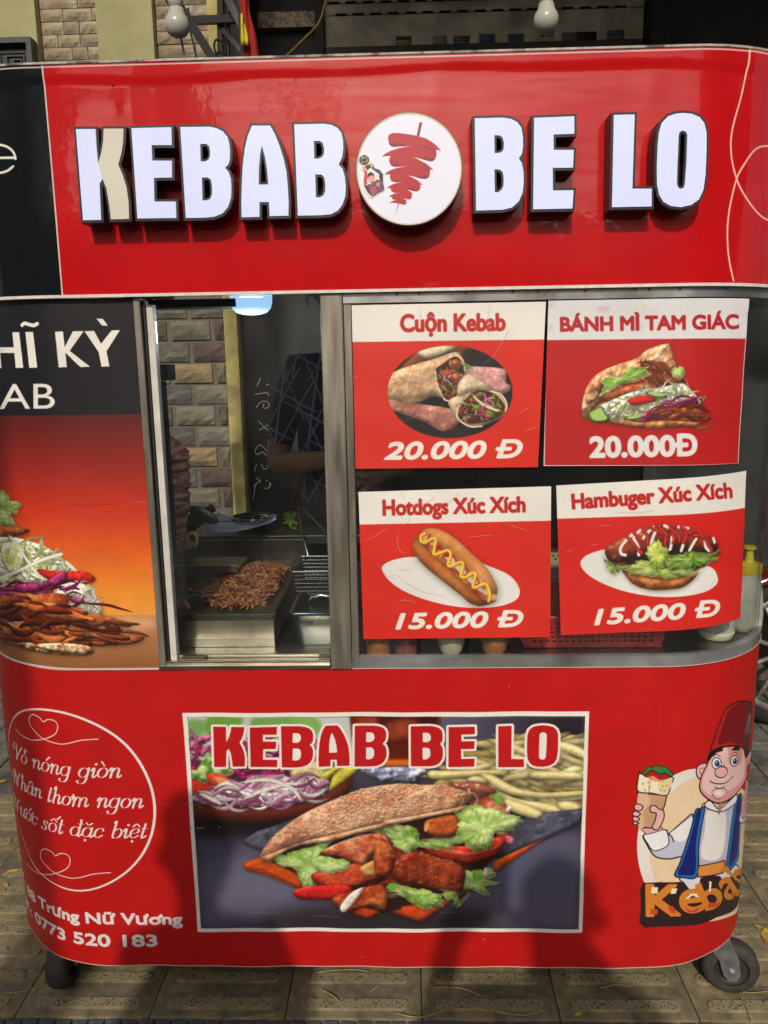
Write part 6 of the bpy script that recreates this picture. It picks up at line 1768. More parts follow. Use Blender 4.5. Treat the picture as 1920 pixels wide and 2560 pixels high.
# upper sign
bm = bmesh.new(); slab(bm, plan_ring(-.004), 1.722, 1.93); obj('roof', bm, m_roof, cart)
bm = bmesh.new(); slab(bm, plan_ring(-.004), 1.700, 1.7215); obj('ceiling', bm, m_in, cart)
cs = art_sign()
signm = print_mat('sign vinyl print', cs.image('sign'), .16, bump=.0035, bscale=3.2, coat=1.0, wr=.05, cr=.04, spec=.25)
def smear(m):
    """wiped dirt that dulls the vinyl's gloss in long streaks"""
    N = m.node_tree.nodes; L = m.node_tree.links; b = N['Principled BSDF']
    tc = N.new('ShaderNodeTexCoord'); mp = N.new('ShaderNodeMapping'); mp.inputs['Scale'].default_value = (2.2, 2, 26); mp.inputs['Rotation'].default_value = (0, .06, 0)
    nz = N.new('ShaderNodeTexNoise'); nz.inputs['Scale'].default_value = 1.6; nz.inputs['Detail'].default_value = 9; nz.inputs['Distortion'].default_value = 1.1
    mr = N.new('ShaderNodeMapRange'); mr.inputs['From Min'].default_value = .32; mr.inputs['From Max'].default_value = .68; mr.inputs['To Min'].default_value = .38; mr.inputs['To Max'].default_value = 1.0
    L.new(tc.outputs['Object'], mp.inputs[0]); L.new(mp.outputs[0], nz.inputs['Vector']); L.new(nz.outputs['Fac'], mr.inputs['Value']); L.new(mr.outputs[0], b.inputs['Coat Weight'])
smear(signm)
def fold(s, z):
    zf = 1.923+.003*math.sin(s*6+1)+.0018*math.sin(s*19)
    b = .0016*math.sin(s*7+2)*math.sin((z-1.56)*8)
    if z > zf-.006:
        t = min(1, (z-zf+.006)/.012)
        b += .0022*t
    if z > zf+.006: b += (z-zf-.006)*.05
    for sc_ in (-.475, .06, .43):
        b += .0012*math.exp(-((s-sc_)/.02)**2)*math.exp(-((z-1.885)/.04)**2)
    if s > XR+.1: b += .0035*math.sin(s*34)*math.exp(-((z-1.84)/.12)**2)
    return b
skin_sheet('sign_panel', cs, XL-QA, XR+QA, 1.563, 1.948, signm, cart, 260, 66, .012, fold)
bm = bmesh.new(); strip(bm, XL-QA, XR+QA, 1.9485, 1.952, .004, .017, 70); obj('sign_edge', bm, P_mat('dirty white edge', (.42, .37, .33), .6, noise=.4, nscale=60, color2=(.08, .06, .05), c2scale=30, c2lo=.5, c2hi=.6), cart)
bm = bmesh.new(); strip(bm, XL-QA, XR+QA, 1.5575, 1.5628, .002, .0145, 70); obj('sign_trim', bm, P_mat('cream trim', (.68, .64, .58), .5, noise=.15, nscale=60), cart)
# left printed shutter
cl = art_left()
leftm = print_mat('left panel print', cl.image('left'), .38, bump=.0010, bscale=6, coat=.2, wr=.1, cr=.2)
skin_sheet('left_panel', cl, XL-QA, -.4965, .8375, 1.557, leftm, cart, 50, 16, .001, lambda s, z: .0005*math.sin(s*23+z*11))
bm = bmesh.new(); strip(bm, XL-QA, -.4965, .8375, 1.557, -.010, -.0005, 24); obj('left_panel_back', bm, m_in, cart)
bm = bmesh.new(); strip(bm, XL-QA, -.4975, .8345, .8374, -.004, .004, 24); obj('panel_edge', bm, P_mat('white panel edge', (.62, .58, .52), .5), cart)
# window: post, track, pane
def pv(px0, px1, z0, z1, y0, y1, name, mat, par=cart, bev=.001):
    return obj(name, newbox(px0, px1, y0, y1, z0, z1, bev), mat, par)
pv(-.4955, -.4835, .8375, 1.556, -.004, .03, 'window_post', m_steeld)
pv(-.4815, -.4775, .845, 1.553, .006, .028, 'window_post', P_mat('dark gasket', (.015, .014, .013), .6))
pv(-.4765, -.4640, .8435, 1.545, .010, .030, 'window_post', m_alu)
win = thing('sliding_window', None, None); COL.objects.unlink(win); bpy.data.objects.remove(win)
bm = bmesh.new(); box(bm, -.4955, -.1525, -.006, .030, .8345, .8430, .001); box(bm, -.4955, -.1525, .000, .014, .8432, .8500, .001); box(bm, -.4630, -.1525, .020, .028, .8432, .8560, .001)
obj('window_track', bm, P_mat('track steel', (.52, .48, .40), .28, 1.0, noise=.25, nscale=16, stretch=(1, 8, 8)), cart)
bm = bmesh.new(); box(bm, -.4630, -.1525, .016, .021, .8505, 1.556)
pane = obj('window_pane', bm, glass_mat('window glass', (.945, .96, .95), .008), cart)
bm = bmesh.new()
for a, b in ((-.452, -.405), (-.176, -.154)): box(bm, a, b, .006, .0155, .8505, .858, .001)
obj('catch', bm, P_mat('dull catch', (.22, .19, .14), .4, 1.0), pane)
# centre pillar
pil = pv(-.1505, -.1095, .8345, 1.5565, -.008, .045, 'pillar', m_steeld, bev=.002)
pv(-.1085, -.0945, .8575, 1.5390, -.002, .030, 'glass_frame', m_steeld)
# rails following the rounded glass
bm = bmesh.new(); strip(bm, -.1085, XR+QA, 1.5395, 1.5572, -.012, .005, 60)
rail = obj('top_rail', bm, m_steelh, cart, smooth=False)
bm = bmesh.new()
for s in (-.01, .03, .115, .20, .245, .33, .42, .445, .50):
    x, y, nx, ny = plan(s, .0055)
    lathe(bm, [(.0001, 0), (.0028, -.0006), (.0032, 0.001)], (x, y, 1.5535), 8, 'y')
obj('weld', bm, P_mat('rusty weld', (.22, .14, .08), .5, .6, noise=.3), rail)
bm = bmesh.new(); strip(bm, -.1085, XR+QA, .8352, .8570, -.012, .004, 60)
obj('bottom_rail', bm, m_steelh, cart)
bm = bmesh.new(); strip(bm, -.1085, XR+QA, .8341, .8351, -.004, .0046, 60)
obj('rail_edge', bm, P_mat('white panel edge', (.62, .58, .52), .5), cart)
bm = bmesh.new()
S = np.linspace(-.094, XR+QA, 60)
cols = [[bm.verts.new((*plan(s, o_)[:2], z)) for o_ in (-.002, -.007) for z in (.857, 1.5395)] for s in S]
for p, q in zip(cols, cols[1:]):
    bm.faces.new((p[0], q[0], q[1], p[1])); bm.faces.new((p[3], q[3], q[2], p[2]))
gl = obj('curved_glass', bm, glass_mat('front glass', (.965, .975, .97), .006), cart, smooth=True)
bm = bmesh.new(); box(bm, XR+RAD-.006, XR+RAD-.002, RAD, DEP-.04, .857, 1.5395)
obj('side_glass', bm, glass_mat('front glass'), cart)
bm = bmesh.new(); box(bm, XL-RAD+.002, XL-RAD+.008, RAD, DEP-.04, .8386, 1.5655)
obj('end_wall', bm, P_mat('end wall sheet', (.12, .12, .11), .5, noise=.2), cart)
bm = bmesh.new(); box(bm, XR+RAD-.010, XR+RAD-.001, RAD-.0, DEP, 1.5396, 1.557); box(bm, XR+RAD-.010, XR+RAD-.001, RAD, DEP, .8386, .8565)
obj('side_rail', bm, m_steelh, cart)
# rear posts, rails, roof beam
for x in (XL-RAD+.01, -.10, XR+RAD-.045):
    obj('rear_post', newbox(x, x+.03, DEP-.035, DEP-.005, .8387, 1.6995, .002), m_steeld, cart)
pv(XL-RAD+.041, -.101, 1.665, 1.6995, DEP-.03, DEP-.008, 'rear_rail', m_steeld)
pv(-.069, XR+RAD-.046, 1.665, 1.6995, DEP-.03, DEP-.008, 'rear_rail', m_steeld)
pv(-.069, XR+RAD-.046, .8387, 1.6645, DEP-.024, DEP-.016, 'rear_panel', P_mat('dark rear sheet', (.022, .021, .019), .4, noise=.3, nscale=5))
obj('ceiling_bar', newbox(-.62, -.37, .30, .36, 1.562, 1.580, .002), m_in, cart)
# casters
m_rub = P_mat("grey rubber", (.042, .038, .033), .75, noise=.3, nscale=40, bump=.001, bscale=150)
m_zinc = P_mat('zinc', (.42, .43, .43), .4, .85, noise=.2, nscale=30, rnoise=.1)
def caster(x, y, rz, R, W, lab=None):
    t = bpy.data.objects.new('caster', None); COL.objects.link(t); t.parent = cart
    t.location = (x, y-.5, 0); t.rotation_euler[2] = rz
    if lab: t['label'] = lab
    bm = bmesh.new()
    prof = [(R*.62, -W*.5), (R*.80, -W*.5), (R*.93, -W*.46), (R, -W*.25), (R, W*.25), (R*.93, W*.46), (R*.80, W*.5), (R*.62, W*.5)]
    lathe(bm, prof, (0, 0, 0), 40, 'x', cap=False)
    o = obj('tyre', bm, m_rub, t, smooth=True, world=False); o.location = (0, 0, R)
    bm = bmesh.new(); lathe(bm, [(.001, -W*.44), (R*.30, -W*.44), (R*.32, -W*.30), (R*.60, -W*.26), (R*.64, -W*.42), (R*.66, 0), (R*.64, W*.42), (R*.60, W*.26), (R*.32, W*.30), (R*.30, W*.44), (.001, W*.44)], (0, 0, 0), 32, 'x', cap=False)
    o = obj('hub', bm, P_mat('dark wheel plastic', (.03, .027, .025), .6, noise=.2), t, smooth=True, world=False); o.location = (0, 0, R)
    bm = bmesh.new()
    off = -R*.55
    for sx_ in (-1, 1):
        xo = sx_*(W*.5+.006)
        ring = [(-.018, R-.004), (-.010, R-.018), (.008, R-.020), (.019, R-.006), (.030, R+.030), (.088, .165), (.018, .165), (-.012, R+.034)]
        lo = [bm.verts.new((xo-.0015, a, b)) for a, b in ring]; hi = [bm.verts.new((xo+.0015, a, b)) for a, b in ring]
        bm.faces.new(lo); bm.faces.new(hi[::-1])
        for i in range(len(ring)): bm.faces.new((lo[i], lo[(i+1) % len(ring)], hi[(i+1) % len(ring)], hi[i]))
    box(bm, -W*.5-.0075, W*.5+.0075, .018, .088, .1635, .1665)
    bmesh.ops.recalc_face_normals(bm, faces=bm.faces[:])
    obj('fork', bm, m_zinc, t, world=False)
    bm = bmesh.new(); lathe(bm, [(.001, -W*.5-.014), (.007, -W*.5-.014), (.008, -W*.5-.008), (.008, W*.5+.008), (.007, W*.5+.014), (.001, W*.5+.014)], (0, 0, R), 12, 'x'); obj('axle_bolt', bm, m_zinc, t, smooth=False, world=False)
    return t
cwp = at3(1822, 2437, .115)
caster(cwp.x, .115, R_(80), 0.062, .042, 'right front caster turned sideways, its wheel seen face on')
caster(-.818, .125, R_(4), .064, .047)
caster(.66, DEP-.14, R_(20), .066, .045)
caster(-.80, DEP-.14, R_(-30), .066, .045)

# ------------------------------------------------------------------ channel letters on the sign
LD = .042
m_case = P_mat('black letter case', (.012, .012, .014), .4, noise=.1)
m_lit = P_mat('lit letter face', (.58, .62, .82), .3, noise=.03, nscale=14, emit=(.55, .64, 1.0), estr=.30, coat=.3)
m_unlit = P_mat('unlit cream letter face', (.66, .63, .53), .4, noise=.04, nscale=14, coat=.2)
yb, yf = -.0138, -.012-LD
def to_plane(pts, y): 
    P = at(pts[:, 0], pts[:, 1], y); return [(float(p[0]), float(p[2])) for p in P]
def dedup(r):
    out = []
    for p in r:
        if not out or (abs(p[0]-out[-1][0])+abs(p[1]-out[-1][1])) > 1e-5: out.append(p)
    return out
for ch, f, rings, extra in LET:
    rr_ = [to_plane(f(pairs(r)), yf) for r in rings]
    if extra:
        whole = [to_plane(f(pairs([328,143, 413,143, 417,215, 424,291, 438,245, 446,195, 448,141, 534,141, 532,200, 524,250, 511,297, 530,340, 547,395, 556,460, 558,531, 480,533, 472,470, 460,400, 443,357, 430,380, 437,535, 359,537])), yf)]
    else: whole = rr_
    outer = grow(whole[0], .0042)
    holes = [grow(h, .0036, hole=True) for h in whole[1:]]
    bm = bmesh.new(); extrude_rings(bm, [outer]+holes, yb, yf+.0012)
    ob = obj('letter', bm, m_case, cart)
    ob['label'] = 'raised letter %s with glowing white face' % ch if not extra else 'raised letter K with one half unlit'
    bm = bmesh.new(); extrude_rings(bm, rr_, yf+.0013, yf-.0004)
    obj('letter_face', bm, m_lit, ob)
    if extra:
        bm = bmesh.new(); extrude_rings(bm, [to_plane(f(pairs(extra[0])), yf)], yf+.0013, yf-.0004)
        obj('letter_face', bm, m_unlit, ob)
# the round light box
DY = -.012-.052
a = at(*[np.array(v, float) for v in ((890.5, 1155, 1022, 1022), (422, 422, 284, 560.5))], DY)
cx, cz = (a[0][0]+a[1][0])/2, (a[2][2]+a[3][2])/2
cr_ = ((a[1][0]-a[0][0])+(a[2][2]-a[3][2]))/4
bm = bmesh.new(); lathe(bm, [(cr_+.002, yb), (cr_+.002, DY+.001), (cr_-.001, DY+.0008)], (0, 0, 0), 72, 'y')
for v in bm.verts: v.co = Vector((v.co.x+cx, v.co.y, v.co.z+cz))
bmesh.ops.recalc_face_normals(bm, faces=bm.faces[:])
ob = smooth_by_angle(obj('round_light_box', bm, m_case, cart))
clg = art_logo(DY)
bm = bmesh.new(); ul = bm.loops.layers.uv.new('print')
vs = [bm.verts.new((cx+cr_*math.cos(t), DY, cz+cr_*math.sin(t))) for t in np.linspace(0, 2*math.pi, 120, endpoint=False)]
fc = bm.faces.new(vs)
for l in fc.loops: l[ul].uv = clg.uv(l.vert.co.x, l.vert.co.z)
bmesh.ops.recalc_face_normals(bm, faces=bm.faces[:])
if bm.faces[:][0].normal.y > 0: bmesh.ops.reverse_faces(bm, faces=bm.faces[:])
lm = print_mat('disc print', clg.image('logo'), .3, coat=.2)
b_ = lm.node_tree.nodes['Principled BSDF']
lm.node_tree.links.new([n for n in lm.node_tree.nodes if n.type == 'TEX_IMAGE'][0].outputs[0], b_.inputs['Emission Color'])
b_.inputs['Emission Strength'].default_value = .10
obj('disc_face', bm, lm, ob)
bm = bmesh.new(); lathe(bm, [(cr_-.0018, DY-.0002), (cr_+.0006, DY-.0003), (cr_+.0008, DY+.0006)], (0, 0, 0), 72, 'y', cap=False)
for v in bm.verts: v.co = Vector((v.co.x+cx, v.co.y, v.co.z+cz))
obj('disc_rim', bm, P_mat('yellowed disc rim', (.62, .56, .40), .5), ob)
# paper sticker on the disc
cf = art_footballer(DY-.001)
ring = [(float(p[0]), float(p[2])) for p in at(*V(860, 260, .1929)(pairs([262,652, 320,672, 336,720, 372,762, 398,830, 460,850, 510,900, 520,960, 512,1040, 528,1110, 440,1165, 352,1220, 300,1170, 252,1080, 246,970, 262,890, 228,850, 240,795, 196,750, 200,690])).T, DY-.001)]
ring = [tuple(p) for p in crom(ring, 3, True)]
bm = bmesh.new(); ul = bm.loops.layers.uv.new('print'); extrude_rings(bm, [ring], DY-.0003, DY-.0011)
for fc in bm.faces:
    for l in fc.loops: l[ul].uv = cf.uv(l.vert.co.x, l.vert.co.z)
o = obj('sticker', bm, print_mat('footballer print', cf.image('footballer'), .35, coat=.2))
tag(o, 'cut out sticker of a footballer lifting a ball trophy, on the round light box', 'sticker')

# ------------------------------------------------------------------ four menu posters taped to the curved glass
def on_glass(kind, lab):
    c = art_poster(kind)
    q = QUADS[kind]; s, z = quad_hit(q)
    bm = bmesh.new(); ul = bm.loops.layers.uv.new('print'); n = 22; g = {}
    ph = rr.random()*6
    for i in range(n+1):
        for j in range(n+1):
            u, v = i/n, j/n
            S_ = (s[0]*(1-u)+s[1]*u)*(1-v)+(s[3]*(1-u)+s[2]*u)*v
            Z_ = (z[0]*(1-u)+z[1]*u)*(1-v)+(z[3]*(1-u)+z[2]*u)*v
            o_ = .0022+.0005*(1+math.sin(u*9+v*5+ph))*.5+.0003*math.sin(v*16-u*7+ph)
            e = max(0, abs(u-.5)*2-.93)+max(0, abs(v-.5)*2-.93)
            o_ += e*.0015*(1 if rr.random() < .5 else .4)
            if kind == 'triangle' and v < .06: o_ += .0015
            x, y, _, _ = plan(S_, o_)
            g[i, j] = (bm.verts.new((x, y, Z_)), c.uv(S_, Z_))
    for i in range(n):
        for j in range(n):
            qd = [g[i, j], g[i, j+1], g[i+1, j+1], g[i+1, j]]
            f_ = bm.faces.new([a_[0] for a_ in qd])
            for l, a_ in zip(f_.loops, qd): l[ul].uv = a_[1]
            f_.smooth = True
    o = obj('menu_poster', bm, print_mat('poster print '+kind, c.image('poster_'+kind), .45, bump=.0012, bscale=9, coat=.15, cr=.25, wr=.1))
    sm = o.modifiers.new('thickness', 'SOLIDIFY'); sm.thickness = .0003; sm.offset = -1; sm.use_rim = False
    tag(o, lab, 'poster', 'menu posters taped to the cart glass')
on_glass('wrap', 'menu poster reading Cuộn Kebab 20.000 Đ with two wraps in an oval')
on_glass('triangle', 'menu poster reading BÁNH MÌ TAM GIÁC 20.000Đ with a filled bread wedge')
on_glass('hotdog', 'menu poster reading Hotdogs Xúc Xích 15.000 Đ with a mustard hotdog')
on_glass('burger', 'menu poster reading Hambuger Xúc Xích 15.000 Đ with a sausage on lettuce')
# ------------------------------------------------------------------ inside the cart
DZ = .8390
m_gri = P_mat('griddle steel', (.62, .58, .47), .36, .95, noise=.2, nscale=7, bump=.0003, bscale=30, rnoise=.12, stretch=(1, 1, 1), color2=(.36, .33, .26), c2scale=5)
m_plate = P_mat('oily griddle plate', (.035, .038, .028), .28, .6, noise=.4, nscale=10, bump=.001, bscale=40, color2=(.075, .08, .05), c2scale=9, c2lo=.45, c2hi=.6)
gx0, gx1, gy0, gy1, gz = -.640, -.2835, .120, .640, .908
grid_ = thing('griddle', 'stainless steel griddle box with a dark greasy plate heaped with meat', 'griddle', (-.45, .35, DZ))
obj('body', newbox(gx0, gx1, gy0, gy1, DZ+.002, gz-.012, .002), m_gri, grid_)
obj('base', newbox(gx0, gx1+.0015, gy0-.010, gy0-.001, DZ, DZ+.020, .001), m_gri, grid_)
bm = bmesh.new()
box(bm, gx0, gx1+.003, gy0-.004, gy0+.004, gz-.012, gz+.002, .001)
box(bm, gx1-.003, gx1+.004, gy0+.0041, gy1, gz-.012, gz+.004, .001)
box(bm, gx0, gx1+.003, gy1-.006, gy1, gz-.0121, gz+.050, .001)
# sloping lip on the right
v = [bm.verts.new(p) for p in ((gx1-.030, gy0+.012, gz-.008), (gx1-.0031, gy0+.005, gz+.003), (gx1-.0031, gy1-.007, gz+.003), (gx1-.030, gy1-.007, gz-.008))]
bm.faces.new(v)
obj('rim', bm, P_mat('greasy rim', (.11, .105, .085), .35, .9, noise=.3, nscale=9), grid_)
obj('plate', newbox(gx0+.002, gx1-.031, gy0+.012, gy1-.007, gz-.0115, gz-.008), m_plate, grid_)
# shredded meat
def strip_mesh(bm, c, L, W, ang, tilt, bend, mi):
    n = 4; rows = []
    ca, sa = math.cos(ang), math.sin(ang)
    for i in range(n+1):
        t = i/n-.5
        x = t*L; z = bend*(1-4*t*t)+t*tilt*L; w_ = W*(1-2.6*t*t)*.5+.0004; y0 = bend*1.4*math.sin(t*5)
        row = []
        for s_, dz in ((-1, 0), (0, W*.3), (1, 0)):
            X, Y = x, y0+s_*w_
            row.append(bm.verts.new((c[0]+X*ca-Y*sa, c[1]+X*sa+Y*ca, c[2]+z+dz)))
        rows.append(row)
    for a_, b_ in zip(rows, rows[1:]):
        for k in range(2):
            f_ = bm.faces.new((a_[k], b_[k], b_[k+1], a_[k+1])); f_.material_index = mi; f_.smooth = True
mm = [P_mat('meat shred %d' % i, c, .38, noise=.25, nscale=160, spec=.5, bump=.0006, bscale=300) for i, c in enumerate(((.34, .13, .045), (.24, .08, .032), (.46, .21, .08), (.33, .12, .06), (.17, .05, .022)))]
rm = random.Random(4)
def pile(name, n, cx_, cy_, rx_, ry_, hh, zb, lab, cat, par=None, lim=None):
    bm = bmesh.new(); k = 0
    while k < n:
        a_ = rm.uniform(0, 2*math.pi); r_ = math.sqrt(rm.random())
        x, y = cx_+rx_*r_*math.cos(a_), cy_+ry_*r_*math.sin(a_)
        if lim and not lim(x, y): continue
        z = zb+hh*.75*(1-r_**1.6)*rm.uniform(.3, 1.0)
        strip_mesh(bm, (x, y, z), rm.uniform(.015, .042), rm.uniform(.003, .0085), rm.uniform(0, math.pi), rm.uniform(-.5, .5), rm.uniform(-.003, .009), rm.randrange(5)); k += 1
    o = obj(name, bm, None); [o.data.materials.append(m) for m in mm]
    if par: o.parent = par
    tag(o, lab, cat); o['kind'] = 'stuff'
    return o
lim = lambda x, y: gx0+.01 < x < gx1-.034 and gy0+.03 < y < gy1-.012
pile('shredded_meat', 1300, -.385, .375, .100, .19, .040, gz-.004, 'heap of browned shredded meat on the right side of the griddle', 'meat', lim=lim)
pile('meat_scraps', 34, -.46, .34, .10, .20, .004, gz-.006, 'scattered meat scraps left of the big heap on the griddle', 'meat', lim=lim)
# drip tray with a steel edge under the spit, at the left
tr = thing('drip_tray', 'narrow steel tray under the kebab spit over the griddle', 'tray', (-.55, .36, .96))
p0, p1 = at3(380, 1432, .36), at3(594, 1412, .36)
obj('tray_edge', newbox(-.66, p1.x, .355, .361, p0.z, p1.z, .001), P_mat('tray steel', (.26, .26, .20), .3, 1.0, noise=.3, nscale=20, stretch=(8, 1, 1)), tr)
obj('tray_floor', newbox(-.66, p1.x-.002, .3612, .50, p0.z+.001, p0.z+.004), m_plate, tr)
# kebab spit
sp = at3(392, 1230, .50)
spit = thing('kebab_spit', 'tall cone of stacked meat on a vertical spit behind the left window post', 'kebab spit', (sp.x, sp.y, DZ))
prof = []
zt, zb_ = at3(400, 1080, .50).z, at3(400, 1365, .50).z
bm = bmesh.new(); rings = []
nr, ns_ = 60, 46
rk = random.Random(9)
layer = [rk.uniform(-.006, .006) for _ in range(nr+1)]
ph = [(rk.uniform(0, 6.3), rk.randrange(2, 9), rk.uniform(.001, .0035)) for _ in range(nr+1)]
for i in range(nr+1):
    t = i/nr; z = zb_+(zt-zb_)*t
    R0 = .062+.026*math.sin(min(1, t*1.25)*math.pi*.5)
    if t > .82: R0 *= 1-((t-.82)/.18)**1.6*.75
    ring = []
    for k in range(ns_):
        a_ = 2*math.pi*k/ns_
        r_ = R0+layer[i]*(.6+.4*math.sin(a_*2+i))+ph[i][2]*math.sin(a_*ph[i][1]+ph[i][0])+rk.uniform(-.0014, .0014)
        ring.append(bm.verts.new((sp.x+r_*math.cos(a_), sp.y+r_*math.sin(a_), z+.003*math.sin(a_*3+i*.9))))
    rings.append(ring)
for a_, b_ in zip(rings, rings[1:]):
    for k in range(ns_): bm.faces.new((a_[k], a_[(k+1) % ns_], b_[(k+1) % ns_], b_[k]))
bm.faces.new(rings[0][::-1]); bm.faces.new(rings[-1])
obj('meat', bm, P_mat('roast meat', (.34, .13, .075), .42, noise=.45, nscale=40, bump=.005, bscale=90, color2=(.56, .30, .22), c2scale=26, stretch=(1, 1, 3)), spit, smooth=True)
bm = bmesh.new(); tube(bm, [Vector((sp.x, sp.y, DZ+.05)), Vector((sp.x, sp.y, 1.50))], .006, 8)
lathe(bm, [(.001, zb_-.006), (.085, zb_-.006), (.088, zb_-.001), (.001, zb_-.001)], (sp.x, sp.y, 0), 30); obj('skewer', bm, m_steeld, spit, smooth=False)
q = at3(398, 900, .42)
obj('burner_post', newbox(q.x-.026, q.x-.010, .40, .42, .84, 1.40, .002), P_mat('sooty post', (.014, .013, .012), .5), spit)
obj('burner_post', newbox(q.x-.006, q.x+.008, .42, .44, .84, 1.40, .002), P_mat('sooty post', (.014, .013, .012), .5), spit)
q2 = at3(392, 822, .42)
obj('motor_box', newbox(q2.x-.03, q2.x+.030, .39, .45, 1.402, 1.440, .003), P_mat('sooty post', (.014, .013, .012), .5), spit)
# steel container with lid
m_gn = P_mat('container steel', (.36, .37, .35), .3, 1.0, noise=.15, nscale=12, rnoise=.1)
c0 = at3(728, 1633, .115); c1 = at3(719, 1537, .10)
gnx0, gnx1, gnz = c1.x, c1.x+.125, c1.z
gn = thing('lidded_container', 'deep stainless steel container with a flat lid and hollow handle beside the griddle', 'container', ((gnx0+gnx1)/2, .17, DZ))
bm = bmesh.new()
def rrect(x0, x1, y0, y1, r, n=5):
    out = []
    for cx2, cy2, a0 in ((x1-r, y0+r, -90), (x1-r, y1-r, 0), (x0+r, y1-r, 90), (x0+r, y0+r, 180)):
        for k in range(n+1): a_ = R_(a0+90*k/n); out.append((cx2+r*math.cos(a_), cy2+r*math.sin(a_)))
    return out
def loft(bm, rings, cap=True):
    R2 = [[bm.verts.new((x, y, z)) for x, y in r] for r, z in rings]
    n = len(R2[0])
    for a_, b_ in zip(R2, R2[1:]):
        for i in range(n): bm.faces.new((a_[i], a_[(i+1) % n], b_[(i+1) % n], b_[i]))
    if cap: bm.faces.new(R2[0][::-1]); bm.faces.new(R2[-1])
y0_, y1_ = .100, .265
loft(bm, [(rrect(gnx0+.020, gnx1-.012, y0_+.014, y1_-.012, .016), DZ), (rrect(gnx0+.016, gnx1-.010, y0_+.011, y1_-.010, .018), DZ+.006), (rrect(gnx0+.007, gnx1-.004, y0_+.005, y1_-.004, .02), gnz-.004)])
smooth_by_angle(obj('body', bm, m_gn, gn), 40)
bm = bmesh.new(); loft(bm, [(rrect(gnx0, gnx1, y0_, y1_, .014), gnz-.003), (rrect(gnx0, gnx1, y0_, y1_, .014), gnz), (rrect(gnx0+.004, gnx1-.004, y0_+.004, y1_-.004, .012), gnz+.003), (rrect(gnx0+.012, gnx1-.012, y0_+.012, y1_-.012, .010), gnz+.0025), (rrect(gnx0+.015, gnx1-.015, y0_+.015, y1_-.015, .010), gnz-.001)])
lid = smooth_by_angle(obj('lid', bm, P_mat('lid steel', (.20, .20, .19), .24, 1.0, noise=.15, nscale=12), gn), 40)
bm = bmesh.new(); hc = Vector(((gnx0+gnx1)/2, (y0_+y1_)/2, gnz+.004))
tube(bm, [hc+Vector((-.028, 0, 0)), hc+Vector((-.022, 0, .010)), hc+Vector((0, 0, .014)), hc+Vector((.022, 0, .010)), hc+Vector((.028, 0, 0))], .004, 8); obj('handle', bm, m_gn, lid, smooth=True)
# frying basket
m_wire = P_mat('basket wire', (.42, .38, .32), .35, 1.0)
bk = at3(795, 1472, .42)
bx0, bx1, bz0, bz1, by0, by1 = bk.x-.060, bk.x+.045, bk.z-.010, bk.z+.050, .40, .56
fb = thing('frying_basket', 'wire frying basket standing behind the lidded steel container', 'basket', ((bx0+bx1)/2, .48, bz0))
bm = bmesh.new()
def wire(a, b, r=.0009): tube(bm, [Vector(a), Vector(b)], r, 4, False)
for i in range(12):
    x = bx0+(bx1-bx0)*i/11
    wire((x, by0, bz0), (x, by0, bz1)); wire((x, by1, bz0), (x, by1, bz1))
for i in range(15):
    y = by0+(by1-by0)*i/14
    wire((bx0, y, bz0), (bx0, y, bz1)); wire((bx1, y, bz0), (bx1, y, bz1))
for j in range(7):
    z = bz0+(bz1-bz0)*j/6
    for a, b in (((bx0, by0, z), (bx1, by0, z)), ((bx0, by1, z), (bx1, by1, z)), ((bx0, by0, z), (bx0, by1, z)), ((bx1, by0, z), (bx1, by1, z))): wire(a, b, .0022 if j == 6 else .0009)
me_ = obj('mesh_wall', bm, m_wire, fb); me_['kind'] = 'stuff'
bm = bmesh.new(); tube(bm, [Vector((bx0+.02, by1, bz1)), Vector((bx0-.01, by1+.10, bz1+.05)), Vector((bx0-.03, by1+.20, bz1+.10))], .0025, 6)
tube(bm, [Vector((bx1-.02, by1, bz1)), Vector((bx1-.05, by1+.10, bz1+.05)), Vector((bx0-.02, by1+.20, bz1+.10))], .0025, 6); obj('handle', bm, m_wire, fb, smooth=True)
obj('fryer', newbox(-.235, -.02, .33, .70, DZ, bz0-.003, .004), P_mat('dark fryer', (.03, .03, .028), .4, .6, noise=.3), None)
tag(bpy.data.objects['fryer'], 'low dark fryer tank under the wire frying basket', 'fryer')
# back shelf with bowl, paper, machine, scissors, greens
m_mid = P_mat('dark table top', (.05, .052, .048), .35, .5, noise=.3, nscale=8)
obj('rear_shelf', newbox(-.90, .72, .70, .98, .93, .955, .003), m_mid, cart)
def disc_bowl(name, c, prof, mat, lab, cat, seg=32):
    bm = bmesh.new(); lathe(bm, prof, (0, 0, 0), seg, cap=False)
    t = thing(name, lab, cat, c)
    o = obj('bowl', bm, mat, t, smooth=True, world=False); o.modifiers.new('t', 'SOLIDIFY').thickness = .0012
    bm = bmesh.new(); R = max(p[0] for p in prof)
    lathe(bm, [(R-.002, prof[-1][1]), (R+.004, prof[-1][1]+.001), (R+.004, prof[-1][1]-.002), (R-.001, prof[-1][1]-.003)], (0, 0, 0), seg, cap=False)
    obj('rim', bm, mat, t, smooth=True, world=False)
    return t
b = at3(632, 1290, .82)
disc_bowl('steel_bowl', (b.x, .82, .9555), [(.001, 0), (.035, .001), (.055, .02), (.062, b.z-.9555)], P_mat('bowl steel', (.55, .56, .55), .18, 1.0), 'shiny round steel bowl behind the sheet of scribbled paper', 'bowl')
